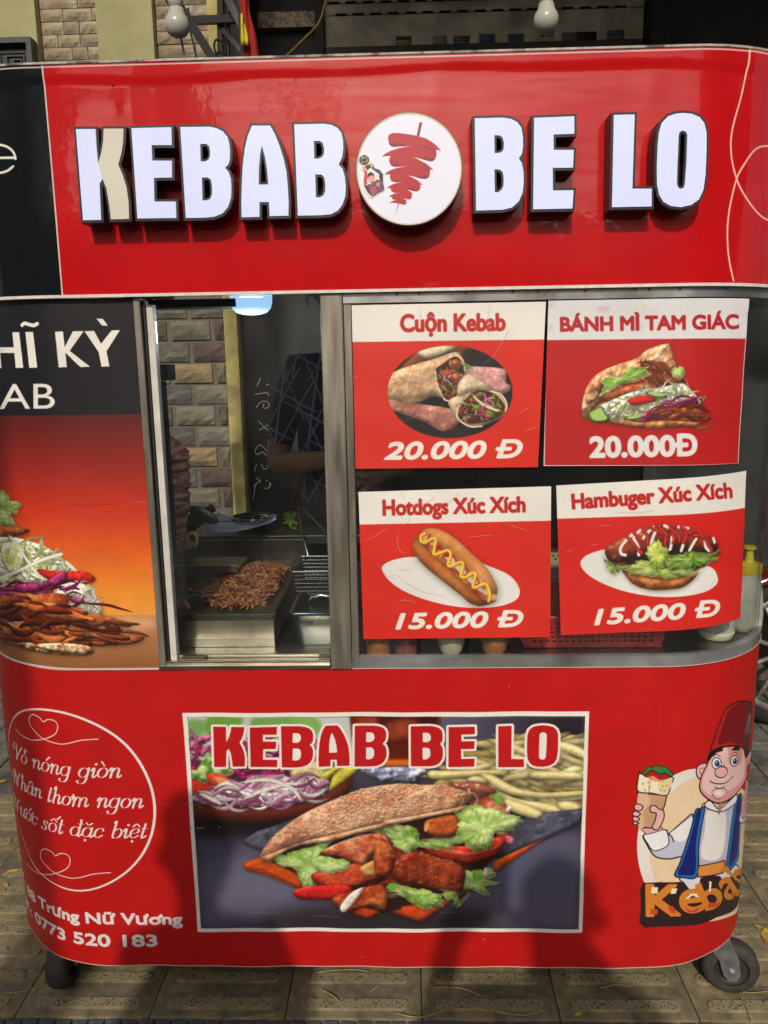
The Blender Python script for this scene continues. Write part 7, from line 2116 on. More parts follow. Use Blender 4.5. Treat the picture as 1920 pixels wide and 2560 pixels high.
# sheet of paper with handwriting
pz = .74
cvp = PlaneCanvas(-.50, -.18, .92, 1.10, pz, .0009, (198, 200, 222))
g8 = V(380, 1200, .2893)
cvp.line(g8(500,380, 560,384), 1.4, (30, 30, 50)); cvp.line(g8(505,340, 520,365, 525,330), 1.6, (120, 30, 50)); cvp.line(g8(550,300, 575,290, 590,300, 575,315, 560,312), 2, (30, 30, 60))
for i in range(9):
    x = 590+i*22; cvp.line(g8(x, 330+i*6, x+12, 322+i*7), 2, (40, 30, 50) if i % 3 else (150, 40, 60))
for i in range(5): cvp.line(g8(530, 400+i*9, 640, 396+i*9, 760, 400+i*8), 1, (120, 124, 160), alpha=.7)
for i in range(4): cvp.line(g8(860, 395+i*8, 940, 372+i*4, 1040, 330+i*2), 1, (130, 134, 170), alpha=.7)
bm = bmesh.new(); ul = bm.loops.layers.uv.new('print')
top = g8(460,365, 570,285, 650,310, 740,345, 860,375, 950,345, 1050,290, 1085,300); bot = g8(480,440, 560,450, 650,452, 740,440, 830,425, 920,400, 1010,375, 1065,340)
rows = []
for k in range(5):
    t = k/4; r_ = []
    for i in range(8):
        px, py = top[i]*(1-t)+bot[i]*t
        q_ = at3(px, py, pz+.07*(1-t)+.012*math.sin(i*1.3))
        u_ = at3(px, py, pz)
        r_.append((bm.verts.new(q_), cvp.uv(u_.x, u_.z)))
    rows.append(r_)
for a_, b_ in zip(rows, rows[1:]):
    for i in range(7):
        qd = [a_[i], b_[i], b_[i+1], a_[i+1]]
        f_ = bm.faces.new([z[0] for z in qd]); f_.smooth = True
        for l, z in zip(f_.loops, qd): l[ul].uv = z[1]
po = obj('paper_sheet', bm, print_mat('paper print', cvp.image('paper'), .8)); po.modifiers.new('t', 'SOLIDIFY').thickness = .0004
tag(po, 'curled white paper with handwriting lying in front of the steel bowl', 'paper')
# black electric meat knife
bp_ = at3(500, 1310, .66)
kn = thing('electric_knife', 'black electric meat knife with a round guard lying beside the spit', 'knife', (bp_.x, .66, .93))
bm = bmesh.new()
pts = [at3(462, 1345, .66), at3(478, 1310, .66), at3(500, 1290, .66), at3(535, 1268, .67)]
tube(bm, [Vector(p) for p in crom([tuple(p) for p in pts], 5)], [.020]*6+[.024]*6+[.012]*4, 12); obj('grip', bm, P_mat('black plastic', (.012, .013, .02), .3), kn, smooth=True)
bm = bmesh.new(); lathe(bm, [(.001, -.004), (.040, -.003), (.044, 0), (.040, .004), (.001, .005)], (0, 0, 0), 26, 'y')
for v in bm.verts: v.co = Matrix.Rotation(R_(28), 4, 'Y') @ Matrix.Diagonal((1.05, 1, .42, 1)) @ v.co + at3(508, 1287, .64)
obj('guard', bm, P_mat('dull guard', (.10, .11, .11), .35, .8), kn, smooth=True)
# scissors with yellow handles
sc_ = thing('scissors', 'kitchen scissors with bright yellow looped handles under the spit', 'scissors', at3(455, 1360, .55))
m_ys = P_mat('yellow plastic', (.58, .50, .02), .35, noise=.05)
for loop in ([430,1392, 432,1374, 448,1362, 466,1352, 474,1336, 486,1334, 492,1346, 488,1364, 470,1372, 452,1378], [430,1386, 424,1396, 436,1400, 450,1388, 470,1380]):
    p = pairs(loop); P = [at3(x, y, .55) for x, y in p]; cl_ = crom([tuple(q) for q in P], 5, True) if len(P) > 6 else crom([tuple(q) for q in P], 5)
    P = [Vector(q) for q in cl_]
    if len(loop) > 12: P.append(P[0])
    bm = bmesh.new(); tube(bm, P, .0052, 8); obj('handle', bm, m_ys, sc_, smooth=True)
bm = bmesh.new(); bar(bm, (432, 1395), (400, 1430), .012, .55, .003); obj('blade', bm, m_steeld, sc_)
# greens on the shelf
gr = thing('herb_bunch', 'bright green lettuce leaves on the rear shelf beside the seller', 'herbs', at3(725, 1310, .80))
m_green = P_mat('lettuce leaf', (.16, .26, .035), .45, noise=.4, nscale=30, bump=.002, bscale=60)
rg = random.Random(2)
for pts in ([708,1285, 722,1278, 742,1284, 744,1310, 730,1322, 712,1312, 704,1300], [704,1332, 722,1322, 742,1318, 738,1338, 718,1346, 702,1345], [650,1338, 662,1330, 664,1344, 652,1348]):
    p = pairs(pts); c_ = p.mean(0); bm = bmesh.new(); cv_ = bm.verts.new(at3(*c_, .79)); ring = []
    pp = crom(p, 3, True)
    for i, (x, y) in enumerate(pp): ring.append(bm.verts.new(at3(x, y, .80+.012*math.sin(i*1.9))))
    for i in range(len(ring)): bm.faces.new((cv_, ring[i], ring[(i+1) % len(ring)]))
    o = obj('leaf', bm, m_green, gr, smooth=True); o.modifiers.new('t', 'SOLIDIFY').thickness = .001
# ceiling lamp, lit
lp = at3(628, 757, .34)
lt = thing('led_lamp', 'lit bluish white LED lamp hanging from the cart ceiling above the griddle', 'lamp', (lp.x, .34, 1.70))
zb2 = at3(628, 787, .34).z
bm = bmesh.new(); R = .048
lathe(bm, [(.001, zb2), (.020, zb2+.001), (.034, zb2+.005), (.043, zb2+.013), (.047, zb2+.026), (R, zb2+.05), (R, 1.69)], (lp.x, .34, 0), 32, cap=False)
obj('diffuser', bm, P_mat('lit diffuser', (.5, .7, .9), .4, emit=(.36, .66, 1.0), estr=1.15), lt, smooth=True)
bm = bmesh.new(); lathe(bm, [(.050, 1.69), (.050, 1.6997), (.001, 1.6998)], (lp.x, .34, 0), 24, cap=False); obj('base', bm, m_in, lt)
pl_ = bpy.data.lights.new('led_light', 'POINT'); pl_.energy = 1.2; pl_.color = (.80, .90, 1.0); pl_.shadow_soft_size = .03
plo = bpy.data.objects.new('led_light', pl_); COL.objects.link(plo); plo.location = (lp.x, .34, zb2-.035)
# sauce pots and bottles behind the posters
def pot(name, px, py, w_px, y, prof, mat, lab, cat='cup', extra=None, group=None):
    c = at3(px, py, y); r_ = w_px/2/FPX*(y-CAM[1])
    t = thing(name, lab, cat, (c.x, y, DZ), group)
    bm = bmesh.new(); lathe(bm, [(a_*r_, b_) for a_, b_ in prof], (0, 0, 0), 28, cap=False); bm.faces.new([v for v in bm.verts[:28]][::-1])
    o = obj('cup' if cat == 'cup' else 'body', bm, mat, t, smooth=True, world=False)
    return t, o, r_
cupp = [(.80, 0), (.90, .002), (.96, .010), (1.0, .05), (1.02, .10), (1.06, .101)]
bowlp = [(.45, 0), (.55, .001), (.75, .012), (.92, .034), (1.0, .065), (1.03, .09)]
m_trans = lambda n, c: P_mat(n, c, .35, noise=.25, nscale=30, spec=.4)
pot('sauce_cup', 947, 1636, 66, .055, cupp, m_trans('orange sauce', (.36, .13, .035)), 'cup of orange sauce, leftmost under the hotdog poster', group='sauce cups on the counter')
pot('sauce_cup', 1015, 1631, 61, .060, cupp, m_trans('pink sauce', (.22, .075, .075)), 'cup of dull pink sauce right of the leftmost orange one', group='sauce cups on the counter')
pot('sauce_bowl', 1128, 1631, 80, .060, bowlp, m_trans('cream sauce', (.55, .52, .40)), 'rounded pot of cream sauce under the hotdog poster', 'bowl', group='sauce bowls on the counter')
pot('sauce_bowl', 1235, 1636, 81, .055, bowlp, m_trans('brown orange sauce', (.40, .17, .055)), 'rounded pot of orange brown sauce beside the red basket', 'bowl', group='sauce bowls on the counter')
# squeeze bottles
m_pe = P_mat('cloudy plastic', (.42, .44, .38), .35, noise=.2, nscale=18, color2=(.60, .60, .48), c2scale=24, c2lo=.52, c2hi=.6)
m_may = P_mat('cream leftover', (.66, .64, .48), .4, noise=.1)
t, o, r_ = pot('squeeze_bottle', 1786, 1630, 90, .150, [(.70, 0), (.86, .002), (.97, .014), (1.0, .04), (.92, .075), (.78, .11), (.78, .15), (.60, .17)], m_pe, 'squat cloudy squeeze bottle below the corner of the burger poster', 'bottle')
bm = bmesh.new(); lathe(bm, [(.70*r_, .0005), (.875*r_, .0025), (.985*r_, .014), (1.001*r_, .019), (.8*r_, .0195)], (0, 0, 0), 28, cap=False); obj('leftover', bm, m_may, t, smooth=True, world=False)
bm = bmesh.new(); lathe(bm, [(.8*r_, .1505), (.82*r_, .17), (.2*r_, .175), (.1*r_, .22)], (0, 0, 0), 20); obj('cap', bm, m_ys, t, world=False)
c = at3(1858, 1612, .20); r_ = .034
t = thing('squeeze_bottle', 'tall cloudy squeeze bottle with yellow cap beside the burger poster', 'bottle', (c.x, .20, DZ))
zt2 = at3(1862, 1433, .20).z-DZ
bm = bmesh.new(); lathe(bm, [(.7*r_, 0), (.88*r_, .002), (1.02*r_, .014), (1.05*r_, .035), (.98*r_, .07), (.86*r_, .10), (.80*r_, zt2-.02), (.74*r_, zt2)], (0, 0, 0), 28, cap=False); obj('body', bm, m_pe, t, smooth=True, world=False)
z3 = at3(1862, 1408, .20).z-DZ; z4 = at3(1862, 1365, .20).z-DZ
bm = bmesh.new(); lathe(bm, [(.76*r_, zt2), (.80*r_, zt2+.002), (.80*r_, z3), (.72*r_, z3+.002), (.34*r_, z3+.004), (.26*r_, z3+.012), (.20*r_, z4-.008), (.38*r_, z4-.006), (.38*r_, z4)], (0, 0, 0), 24); smooth_by_angle(obj('cap', bm, m_ys, t, world=False), 50)
# red plastic basket with square holes
m_redp = P_mat('red plastic', (.52, .022, .014), .4, noise=.12, nscale=20)
ba = thing('plastic_basket', 'red plastic basket with rows of small square holes behind the lower posters', 'basket', (.32, .17, DZ))
A0, A1 = at3(1312, 1640, .085), at3(1655, 1637, .085)
T0, T1 = at3(1290, 1545, .075), at3(1664, 1558, .075)
bm = bmesh.new()
def wall_grid(bm, p00, p10, p01, p11, nu, nv, u0=.06, u1=.94, v0=.10, v1=.88):
    """a wall with real holes in a regular grid"""
    U = [0]+[x for k in range(nu) for x in (u0+(u1-u0)*(k+.22)/nu, u0+(u1-u0)*(k+.78)/nu)]+[1]
    W_ = [0]+[x for k in range(nv) for x in (v0+(v1-v0)*(k+.25)/nv, v0+(v1-v0)*(k+.75)/nv)]+[1]
    g = {(i, j): bm.verts.new((p00*(1-u)+p10*u)*(1-v)+(p01*(1-u)+p11*u)*v) for i, u in enumerate(U) for j, v in enumerate(W_)}
    for i in range(len(U)-1):
        for j in range(len(W_)-1):
            if i % 2 == 1 and j % 2 == 1: continue
            bm.faces.new((g[i, j], g[i+1, j], g[i+1, j+1], g[i, j+1]))
zl = DZ+.004; ztop = T0.z+.0
X0, X1 = A0.x, A1.x; XT0, XT1 = T0.x-.004, T1.x+.006
f00, f10, f01, f11 = Vector((X0, .090, zl)), Vector((X1, .090, zl)), Vector((XT0, .075, ztop)), Vector((XT1, .075, ztop))
b00, b10, b01, b11 = Vector((X0, .27, zl)), Vector((X1, .27, zl)), Vector((XT0, .29, ztop)), Vector((XT1, .29, ztop))
wall_grid(bm, f00, f10, f01, f11, 19, 5); wall_grid(bm, b00, b10, b01, b11, 19, 5); wall_grid(bm, f00, b00, f01, b01, 9, 5); wall_grid(bm, f10, b10, f11, b11, 9, 5)
bm.faces.new([bm.verts.new(p) for p in (f00, f10, b10, b00)])
o = obj('basket_wall', bm, m_redp, ba); o.modifiers.new('t', 'SOLIDIFY').thickness = .002
bm = bmesh.new(); tube(bm, [f01, f11, b11, b01, f01], .0035, 6); obj('rim', bm, m_redp, ba)
# second, taller red basket seen between the posters, and a green packet in it
ba2 = thing('plastic_basket', 'taller red basket seen in the gap between the two lower posters', 'basket', (.30, .33, DZ))
P0, P1 = at3(1385, 1560, .31), at3(1385, 1455, .31)
bm = bmesh.new(); hz = P1.z
wall_grid(bm, Vector((.22, .31, DZ)), Vector((.46, .31, DZ)), Vector((.21, .305, hz)), Vector((.47, .305, hz)), 18, 9); wall_grid(bm, Vector((.22, .45, DZ)), Vector((.46, .45, DZ)), Vector((.21, .455, hz)), Vector((.47, .455, hz)), 18, 9)
wall_grid(bm, Vector((.22, .31, DZ)), Vector((.22, .45, DZ)), Vector((.21, .305, hz)), Vector((.21, .455, hz)), 10, 9); wall_grid(bm, Vector((.46, .31, DZ)), Vector((.46, .45, DZ)), Vector((.47, .305, hz)), Vector((.47, .455, hz)), 10, 9)
o = obj('basket_wall', bm, m_redp, ba2); o.modifiers.new('t', 'SOLIDIFY').thickness = .002
bm = bmesh.new(); tube(bm, [Vector((.21, .305, hz)), Vector((.47, .305, hz)), Vector((.47, .455, hz)), Vector((.21, .455, hz)), Vector((.21, .305, hz))], .004, 6); obj('rim', bm, m_redp, ba2)
pk = thing('packet', 'pale green and white packet with a drawn face standing in the taller red basket', 'packet', (.25, .36, DZ))
p0, p1 = at3(1372, 1446, .35), at3(1400, 1380, .35)
cvk = PlaneCanvas(p0.x-.03, p1.x+.03, DZ, p1.z+.01, .35, .001, (150, 156, 150))
cvk.fill([(p0.x-.03, p1.z+.01), (p1.x+.03, p1.z+.01), (p1.x+.03, p1.z-.022), (p0.x-.03, p1.z-.022)], (150, 178, 110), sz=True)
for dx, dz in ((.008, .008), (.020, .008), (.014, .016)): cvk.ell((p0.x+dx, p1.z-dz), .002, .003, (30, 50, 30), sz=True)
for i in range(3): cvk.line([(p0.x, p1.z-.035-i*.008), (p1.x, p1.z-.032-i*.008)], 1.2, (90, 96, 100), sz=True)
o = card('front', cvk, [(p0.x-.015, p1.z), (p1.x+.015, p1.z), (p1.x+.015, DZ+.01), (p0.x-.015, DZ+.01)], .345, print_mat('packet print', cvk.image('packet'), .4), pk, .0)
obj('box', newbox(p0.x-.015, p1.x+.015, .3455, .385, DZ+.01, p1.z), P_mat('packet card', (.3, .36, .25), .5), pk)

# ------------------------------------------------------------------ people
def human(name, lab, loc, joints, edges, mats, cloth_pattern=None, head=None, hair=None, facing=(0, -1, 0), group=None):
    """one skinned body; joints: name -> (x, y, z, radius); mats: function(center, nearest joint) -> index and a list"""
    names = list(joints)
    me = bpy.data.meshes.new('body'); me.from_pydata([joints[n][:3] for n in names], [(names.index(a_), names.index(b_)) for a_, b_ in edges], [])
    o = bpy.data.objects.new('body', me); COL.objects.link(o)
    sk = o.modifiers.new('skin', 'SKIN'); sk.use_smooth_shade = True
    lay = me.skin_vertices[0].data
    for i, n in enumerate(names):
        r = joints[n][3]; lay[i].radius = r if isinstance(r, tuple) else (r, r)
        lay[i].use_root = n == 'pelvis'
    sb = o.modifiers.new('sub', 'SUBSURF'); sb.levels = 2; sb.render_levels = 2
    dg = bpy.context.evaluated_depsgraph_get()
    m2 = bpy.data.meshes.new_from_object(o.evaluated_get(dg))
    bpy.data.objects.remove(o); bpy.data.meshes.remove(me)
    m2.name = 'body'; m2.materials.clear()
    ml, pick = mats
    for m in ml: m2.materials.append(m)
    segs = [(Vector(joints[a_][:3]), Vector(joints[b_][:3]), a_, b_) for a_, b_ in edges]
    for p in m2.polygons:
        c = p.center; best = None
        for A, B, an, bn in segs:
            d = B-A; t = max(0, min(1, (c-A).dot(d)/max(d.length_squared, 1e-9)))
            ra, rb = joints[an][3], joints[bn][3]; ra = ra[0] if isinstance(ra, tuple) else ra; rb = rb[0] if isinstance(rb, tuple) else rb
            q = (c-(A+d*t)).length-(ra+(rb-ra)*t)
            if best is None or q < best[0]: best = (q, an, bn, t)
        p.material_index = pick(c, best[1], best[2], best[3]); p.use_smooth = True
    t = thing(name, lab, 'person', loc)
    b = bpy.data.objects.new('body', m2); COL.objects.link(b); b.parent = t
    return t, b
def head_parts(t, c, yaw=0.0, skin=None, hairm=None, r=.098, hair_long=False):
    """hair and eyes for a head whose skull centre is c"""
    M = Matrix.Translation(Vector(c)) @ Matrix.Rotation(yaw, 4, 'Z')
    bm = bmesh.new(); bmesh.ops.create_uvsphere(bm, u_segments=24, v_segments=16, radius=1.0)
    for v in bm.verts: v.co = Vector((v.co.x*r*.86, v.co.y*r*1.03+.006, v.co.z*r*1.06+.012))
    bmesh.ops.delete(bm, geom=[v for v in bm.verts if (v.co.z < (-.005 if v.co.y > .02 else .045)) and not (hair_long and v.co.y > .0)], context='VERTS')
    for v in bm.verts: v.co = M @ (v.co*1.05)
    obj('hair', bm, hairm, t, smooth=True, world=False)
def face_mesh(t, c, yaw, skin, r=.098):
    M = Matrix.Translation(Vector(c)) @ Matrix.Rotation(yaw, 4, 'Z')
    bm = bmesh.new()
    tube(bm, [Vector((0, -r*.92, .02)), Vector((0, -r*1.12, -.012)), Vector((0, -r*1.16, -.026)), Vector((0, -r*1.0, -.034))], [.006, .010, .013, .006], 8)
    for s_ in (-1, 1): tube(bm, [Vector((s_*r*.86, .0, .022)), Vector((s_*r*.98, .012, .006)), Vector((s_*r*.88, .004, -.024))], [.008, .014, .007], 8)
    for v in bm.verts: v.co = M @ v.co
    obj('face', bm, skin, t, smooth=True, world=False)
    bm = bmesh.new(); tube(bm, [Vector((-.022, -r*.94, -.052)), Vector((0, -r*1.01, -.055)), Vector((.022, -r*.94, -.052))], [.003, .007, .003], 6)
    for v in bm.verts: v.co = M @ v.co
    obj('mouth', bm, P_mat('lips', (.32, .12, .10), .5), t, smooth=True, world=False)
    for s_ in (-1, 1):
        bm = bmesh.new(); bmesh.ops.create_uvsphere(bm, u_segments=10, v_segments=8, radius=.0095)
        for v in bm.verts: v.co = M @ (v.co+Vector((s_*.031, -r*.86, .012)))
        obj('eye', bm, P_mat('dark eye', (.02, .015, .012), .2), t, smooth=True, world=False)
m_skin = P_mat('skin', (.38, .20, .12), .55, noise=.06, nscale=20, subs=.0)
m_hair = P_mat('black hair', (.012, .010, .009), .5, noise=.3, nscale=120)
m_jean = P_mat('dark trousers', (.03, .034, .05), .85, noise=.2, nscale=60)
# shirt with a scatter of pale sticks
ms = bpy.data.materials.new('dark shirt with pale strokes'); ms.use_nodes = True
N = ms.node_tree.nodes; L = ms.node_tree.links; b_ = N['Principled BSDF']; b_.inputs['Roughness'].default_value = .85
tc = N.new('ShaderNodeTexCoord')
acc = None
for i, (rx_, rz_, sc2) in enumerate(((0, 24, 15), (0, -31, 13), (0, 62, 11), (0, -8, 10))):
    mp = N.new('ShaderNodeMapping'); mp.inputs['Scale'].default_value = (sc2, 2.0, sc2*.22); mp.inputs['Location'].default_value = (i*3.1, 0, i*1.7)
    mq = N.new('ShaderNodeMapping'); mq.inputs['Rotation'].default_value = (0, R_(rz_), 0)
    L.new(tc.outputs['Object'], mq.inputs[0]); L.new(mq.outputs[0], mp.inputs[0])
    vo = N.new('ShaderNodeTexVoronoi'); vo.feature = 'F1'; vo.voronoi_dimensions = '2D'; vo.inputs['Scale'].default_value = 1.0; vo.inputs['Randomness'].default_value = .9
    sp_ = N.new('ShaderNodeSeparateXYZ'); L.new(mp.outputs[0], sp_.inputs[0]); cb = N.new('ShaderNodeCombineXYZ'); L.new(sp_.outputs[0], cb.inputs[0]); L.new(sp_.outputs[2], cb.inputs[1])
    L.new(cb.outputs[0], vo.inputs['Vector'])
    s2 = N.new('ShaderNodeVectorMath'); s2.operation = 'SUBTRACT'; L.new(cb.outputs[0], s2.inputs[0]); L.new(vo.outputs['Position'], s2.inputs[1])
    s3 = N.new('ShaderNodeSeparateXYZ'); L.new(s2.outputs[0], s3.inputs[0]); ab = N.new('ShaderNodeMath'); ab.operation = 'ABSOLUTE'; L.new(s3.outputs[0], ab.inputs[0])
    lt_ = N.new('ShaderNodeMath'); lt_.operation = 'LESS_THAN'; lt_.inputs[1].default_value = .036; L.new(ab.outputs[0], lt_.inputs[0])
    if acc is None: acc = lt_.outputs[0]
    else:
        mx_ = N.new('ShaderNodeMath'); mx_.operation = 'MAXIMUM'; L.new(acc, mx_.inputs[0]); L.new(lt_.outputs[0], mx_.inputs[1]); acc = mx_.outputs[0]
mc = N.new('ShaderNodeMix'); mc.data_type = 'RGBA'; mc.inputs['A'].default_value = (.026, .030, .050, 1); mc.inputs['B'].default_value = (.26, .27, .32, 1)
L.new(acc, mc.inputs['Factor']); L.new(mc.outputs['Result'], b_.inputs['Base Color'])
def hand(j, e, base, d, side, cur=(0, 0, -.3)):
    """palm and five fingers leaving base along direction d"""
    d = Vector(d).normalized(); s_ = Vector(side).normalized(); n = d.cross(s_).normalized()
    B = Vector(base); pre = base_name = 'h%d_' % len(j)
    pm = B+d*.05
    j[pre+'palm'] = (*pm, (.038, .018))
    res = [(pre+'palm')]
    for k, (off, ln) in enumerate(((-.030, .062), (-.010, .074), (.010, .070), (.029, .056))):
        a_ = pm+s_*off*.9+d*.030; m_ = a_+d*ln*.5-n*.008; c_ = a_+d*ln*.85-n*.028
        j[pre+'a%d' % k] = (*a_, .0095); j[pre+'b%d' % k] = (*m_, .0085); j[pre+'c%d' % k] = (*c_, .0072)
        e += [(pre+'palm', pre+'a%d' % k), (pre+'a%d' % k, pre+'b%d' % k), (pre+'b%d' % k, pre+'c%d' % k)]
    a_ = pm-s_*.035-d*.01; c_ = a_-s_*.022+d*.034; f_ = c_+d*.022-n*.008
    j[pre+'t0'] = (*a_, .012); j[pre+'t1'] = (*c_, .0095); j[pre+'t2'] = (*f_, .008)
    e += [(pre+'palm', pre+'t0'), (pre+'t0', pre+'t1'), (pre+'t1', pre+'t2')]
    return pre+'palm'
def standing(H, elbowL, wristL, elbowR, wristR, handdir, sw=.185, lean=0.0):
    """joint table of a standing adult facing -y; arms given as points relative to the feet"""
    k = H/1.70
    j = {'pelvis': (0, 0, .93*k, (.18, .125)), 'waist': (0, -.005, 1.06*k, (.205, .13)), 'chest': (0, 0, 1.27*k, (.205, .13)), 'neck0': (0, .01, 1.42*k, (.075, .07)), 'neck': (0, 0, 1.49*k, .052),
         'jaw': (0, -.022, 1.565*k, (.062, .066)), 'skull': (0, -.004, 1.625*k, (.078, .09)), 'crown': (0, 0, 1.675*k, (.062, .07))}
    e = [('pelvis', 'waist'), ('waist', 'chest'), ('chest', 'neck0'), ('neck0', 'neck'), ('neck', 'jaw'), ('jaw', 'skull'), ('skull', 'crown')]
    for s_, el, wr_, nm in ((-1, elbowR, wristR, 'R'), (1, elbowL, wristL, 'L')):
        j['sh'+nm] = (s_*sw, .01, 1.395*k, .062); j['el'+nm] = (*el, .043); j['wr'+nm] = (*wr_, .029)
        m_ = [(j['sh'+nm][i]+el[i])/2 for i in range(3)]; j['ua'+nm] = (*m_, .052)
        m_ = [el[i]*.6+wr_[i]*.4 for i in range(3)]; j['fa'+nm] = (*m_, .039)
        e += [('chest', 'sh'+nm), ('sh'+nm, 'ua'+nm), ('ua'+nm, 'el'+nm), ('el'+nm, 'fa'+nm), ('fa'+nm, 'wr'+nm)]
        hd = handdir[0 if nm == 'L' else 1]
        pn = hand(j, e, wr_, hd[0], hd[1]); e.append(('wr'+nm, pn))
        j['hip'+nm] = (s_*.095, 0, .87*k, .098); j['kn'+nm] = (s_*.105, -.01, .48*k, .062); j['ca'+nm] = (s_*.108, .015, .32*k, .058); j['an'+nm] = (s_*.11, .02, .09, .040); j['ft'+nm] = (s_*.118, -.10, .042, (.042, .034)); j['to'+nm] = (s_*.12, -.19, .030, (.036, .024))
        e += [('pelvis', 'hip'+nm), ('hip'+nm, 'kn'+nm), ('kn'+nm, 'ca'+nm), ('ca'+nm, 'an'+nm), ('an'+nm, 'ft'+nm), ('ft'+nm, 'to'+nm)]
    return j, e
def clothes(short=True, waist=.98):
    def pick(c, a_, b_, t):
        n = a_+b_
        if 'an' in (a_[:2], b_[:2]) and 'ft' in (a_[:2], b_[:2]) or a_[:2] == 'ft': return 3
        if a_[:1] == 'h' and a_[:3] != 'hip' or b_[:1] == 'h' and b_[:3] != 'hip': return 0
        if a_[:2] in ('fa',) or b_[:2] == 'fa' or a_[:2] == 'el': return 0 if short else 1
        if a_[:2] == 'ua' and b_[:2] == 'el': return (1 if t < .55 else 0) if short else 1
        if a_ in ('neck', 'jaw', 'skull') or b_ in ('jaw', 'skull', 'crown') or (a_ == 'neck0' and t > .25): return 0
        if a_[:3] in ('hip', 'kne') or a_[:2] in ('kn', 'ca') or b_[:3] == 'hip' or c.z < waist: return 2
        return 1
    return pick
m_shoe = P_mat('dark shoe', (.03, .028, .026), .6)
# the seller behind the cart, arms in front of the body
sx_ = at3(800, 1000, 1.22)
j, e = standing(1.74, (.30, -.02, 1.13), (.10, -.24, 1.10), (-.262, -.04, 1.11), (-.03, -.27, 1.15), (((-1, -.3, -.1), (0, 0, 1)), ((1, -.2, .05), (0, 0, 1))), sw=.19)
t, b = human('person', 'seller in a dark shirt with pale strokes standing behind the cart with bent arms', (sx_.x+.115, 1.17, 0), j, e, ([m_skin, ms, m_jean, m_shoe], clothes(True, 1.0)))
head_parts(t, (0, -.004, 1.655), 0, m_skin, m_hair); face_mesh(t, (0, -.006, 1.645), 0, m_skin)
# the photographer and a companion, standing behind the camera; their shadows fall on the cart
m_shirt2 = P_mat('grey t-shirt', (.10, .10, .11), .85, noise=.15, nscale=40)
def turned(t, b, rz): t.rotation_euler[2] = rz
j, e = standing(1.66, (.26, -.16, 1.16), (.20, -.30, 1.33), (-.25, -.16, 1.14), (-.06, -.30, 1.33), (((-.45, 0, 1), (1, .2, .3)), ((.45, 0, 1), (-1, .2, .3))), sw=.18)
t, b = human('person', 'photographer in a grey t-shirt holding up a phone, standing before the cart', (.13, -1.84, 0), j, e, ([m_skin, m_shirt2, m_jean, m_shoe], clothes(True, .98)))
turned(t, b, math.pi)
head_parts(t, (0, -.004, 1.60), 0, m_skin, m_hair); face_mesh(t, (0, -.006, 1.59), 0, m_skin)
ph = thing('phone', 'black phone held up in both hands by the photographer', 'phone', (.02, -1.475, 1.42))
obj('body', newbox(-.022, .062, -1.481, -1.472, 1.345, 1.500, .003), m_blk, ph)
j, e = standing(1.60, (.24, .02, 1.06), (.22, -.06, .84), (-.24, .02, 1.06), (-.22, -.06, .84), (((0, -.1, -1), (0, 1, 0)), ((0, -.1, -1), (0, -1, 0))), sw=.18)
t, b = human('person', 'bystander in a dark top standing to the left behind the photographer', (-.61, -1.60, 0), j, e, ([m_skin, P_mat('brown top', (.09, .06, .05), .85, noise=.1), m_jean, m_shoe], clothes(True, .98)))
t.rotation_euler[2] = math.pi+.2
head_parts(t, (0, -.004, 1.535), 0, m_skin, m_hair, hair_long=True); face_mesh(t, (0, -.006, 1.53), 0, m_skin)
t.scale = (.84, .9, 1.03)
# ------------------------------------------------------------------ street tree and buildings across the road (they shade and are mirrored in the vinyl)
m_bark = P_mat('bark', (.12, .09, .06), .95, noise=.35, nscale=14, bump=.02, bscale=18)
m_fol = P_mat('street tree leaves', (.05, .085, .02), .6, noise=.5, nscale=3)
rt = random.Random(12)
def tree(x, y, H, R, lab, trunk_r=.09, lean=(0, 0), dense=1.0):
    t = thing('tree', lab, 'tree', (x, y, 0), 'street trees along the kerb')
    bm = bmesh.new(); P = [Vector((x+lean[0]*k/5+rt.uniform(-.03, .03), y+lean[1]*k/5, H*.62*k/5)) for k in range(6)]
    tube(bm, P, [trunk_r*(1.25-.12*k) for k in range(6)], 10)
    top = P[-1]
    tips = []
    for k in range(9):
        a_ = 2*math.pi*k/9+rt.uniform(-.3, .3); L_ = R*rt.uniform(.5, .9)
        e_ = top+Vector((math.cos(a_)*L_, math.sin(a_)*L_, H*rt.uniform(.12, .34)))
        tube(bm, [top-Vector((0, 0, rt.uniform(0, .5))), (top+e_)/2+Vector((0, 0, .1)), e_], [trunk_r*.5, trunk_r*.3, trunk_r*.12], 6); tips.append(e_)
    obj('trunk', bm, m_bark, t)
    bm = bmesh.new(); c = top+Vector((0, 0, H*.2))
    n = int(5200*dense)
    cl = [(c+Vector((rt.gauss(0, .5)*R, rt.gauss(0, .5)*R, rt.gauss(0, .35)*H*.28)), rt.uniform(.25, .5)*R) for _ in range(16)]+[(q, R*.3) for q in tips]
    for _ in range(n):
        q, r_ = cl[rt.randrange(len(cl))]
        d = Vector((rt.gauss(0, 1), rt.gauss(0, 1), rt.gauss(0, .8))).normalized()*r_*rt.random()**.4
        p = q+d; s_ = rt.uniform(.05, .10); u = Vector((rt.gauss(0, 1), rt.gauss(0, 1), rt.gauss(0, 1))).normalized(); v = u.orthogonal().normalized()
        bm.faces.new([bm.verts.new(p+w_) for w_ in (u*s_, v*s_*.5, -u*s_, -v*s_*.5)])
    obj('crown', bm, m_fol, t)
    return t
pole = thing('utility_pole', 'tall concrete utility pole at the kerb, left behind the photographer', 'pole', (-1.20, -3.0, 0))
bm = bmesh.new(); lathe(bm, [(.135, -.02), (.128, 2), (.118, 5), (.105, 8.5)], (-1.20, -3.0, 0), 20); obj('pole', bm, P_mat('pole concrete', (.3, .29, .27), .9, noise=.2), pole, smooth=True)
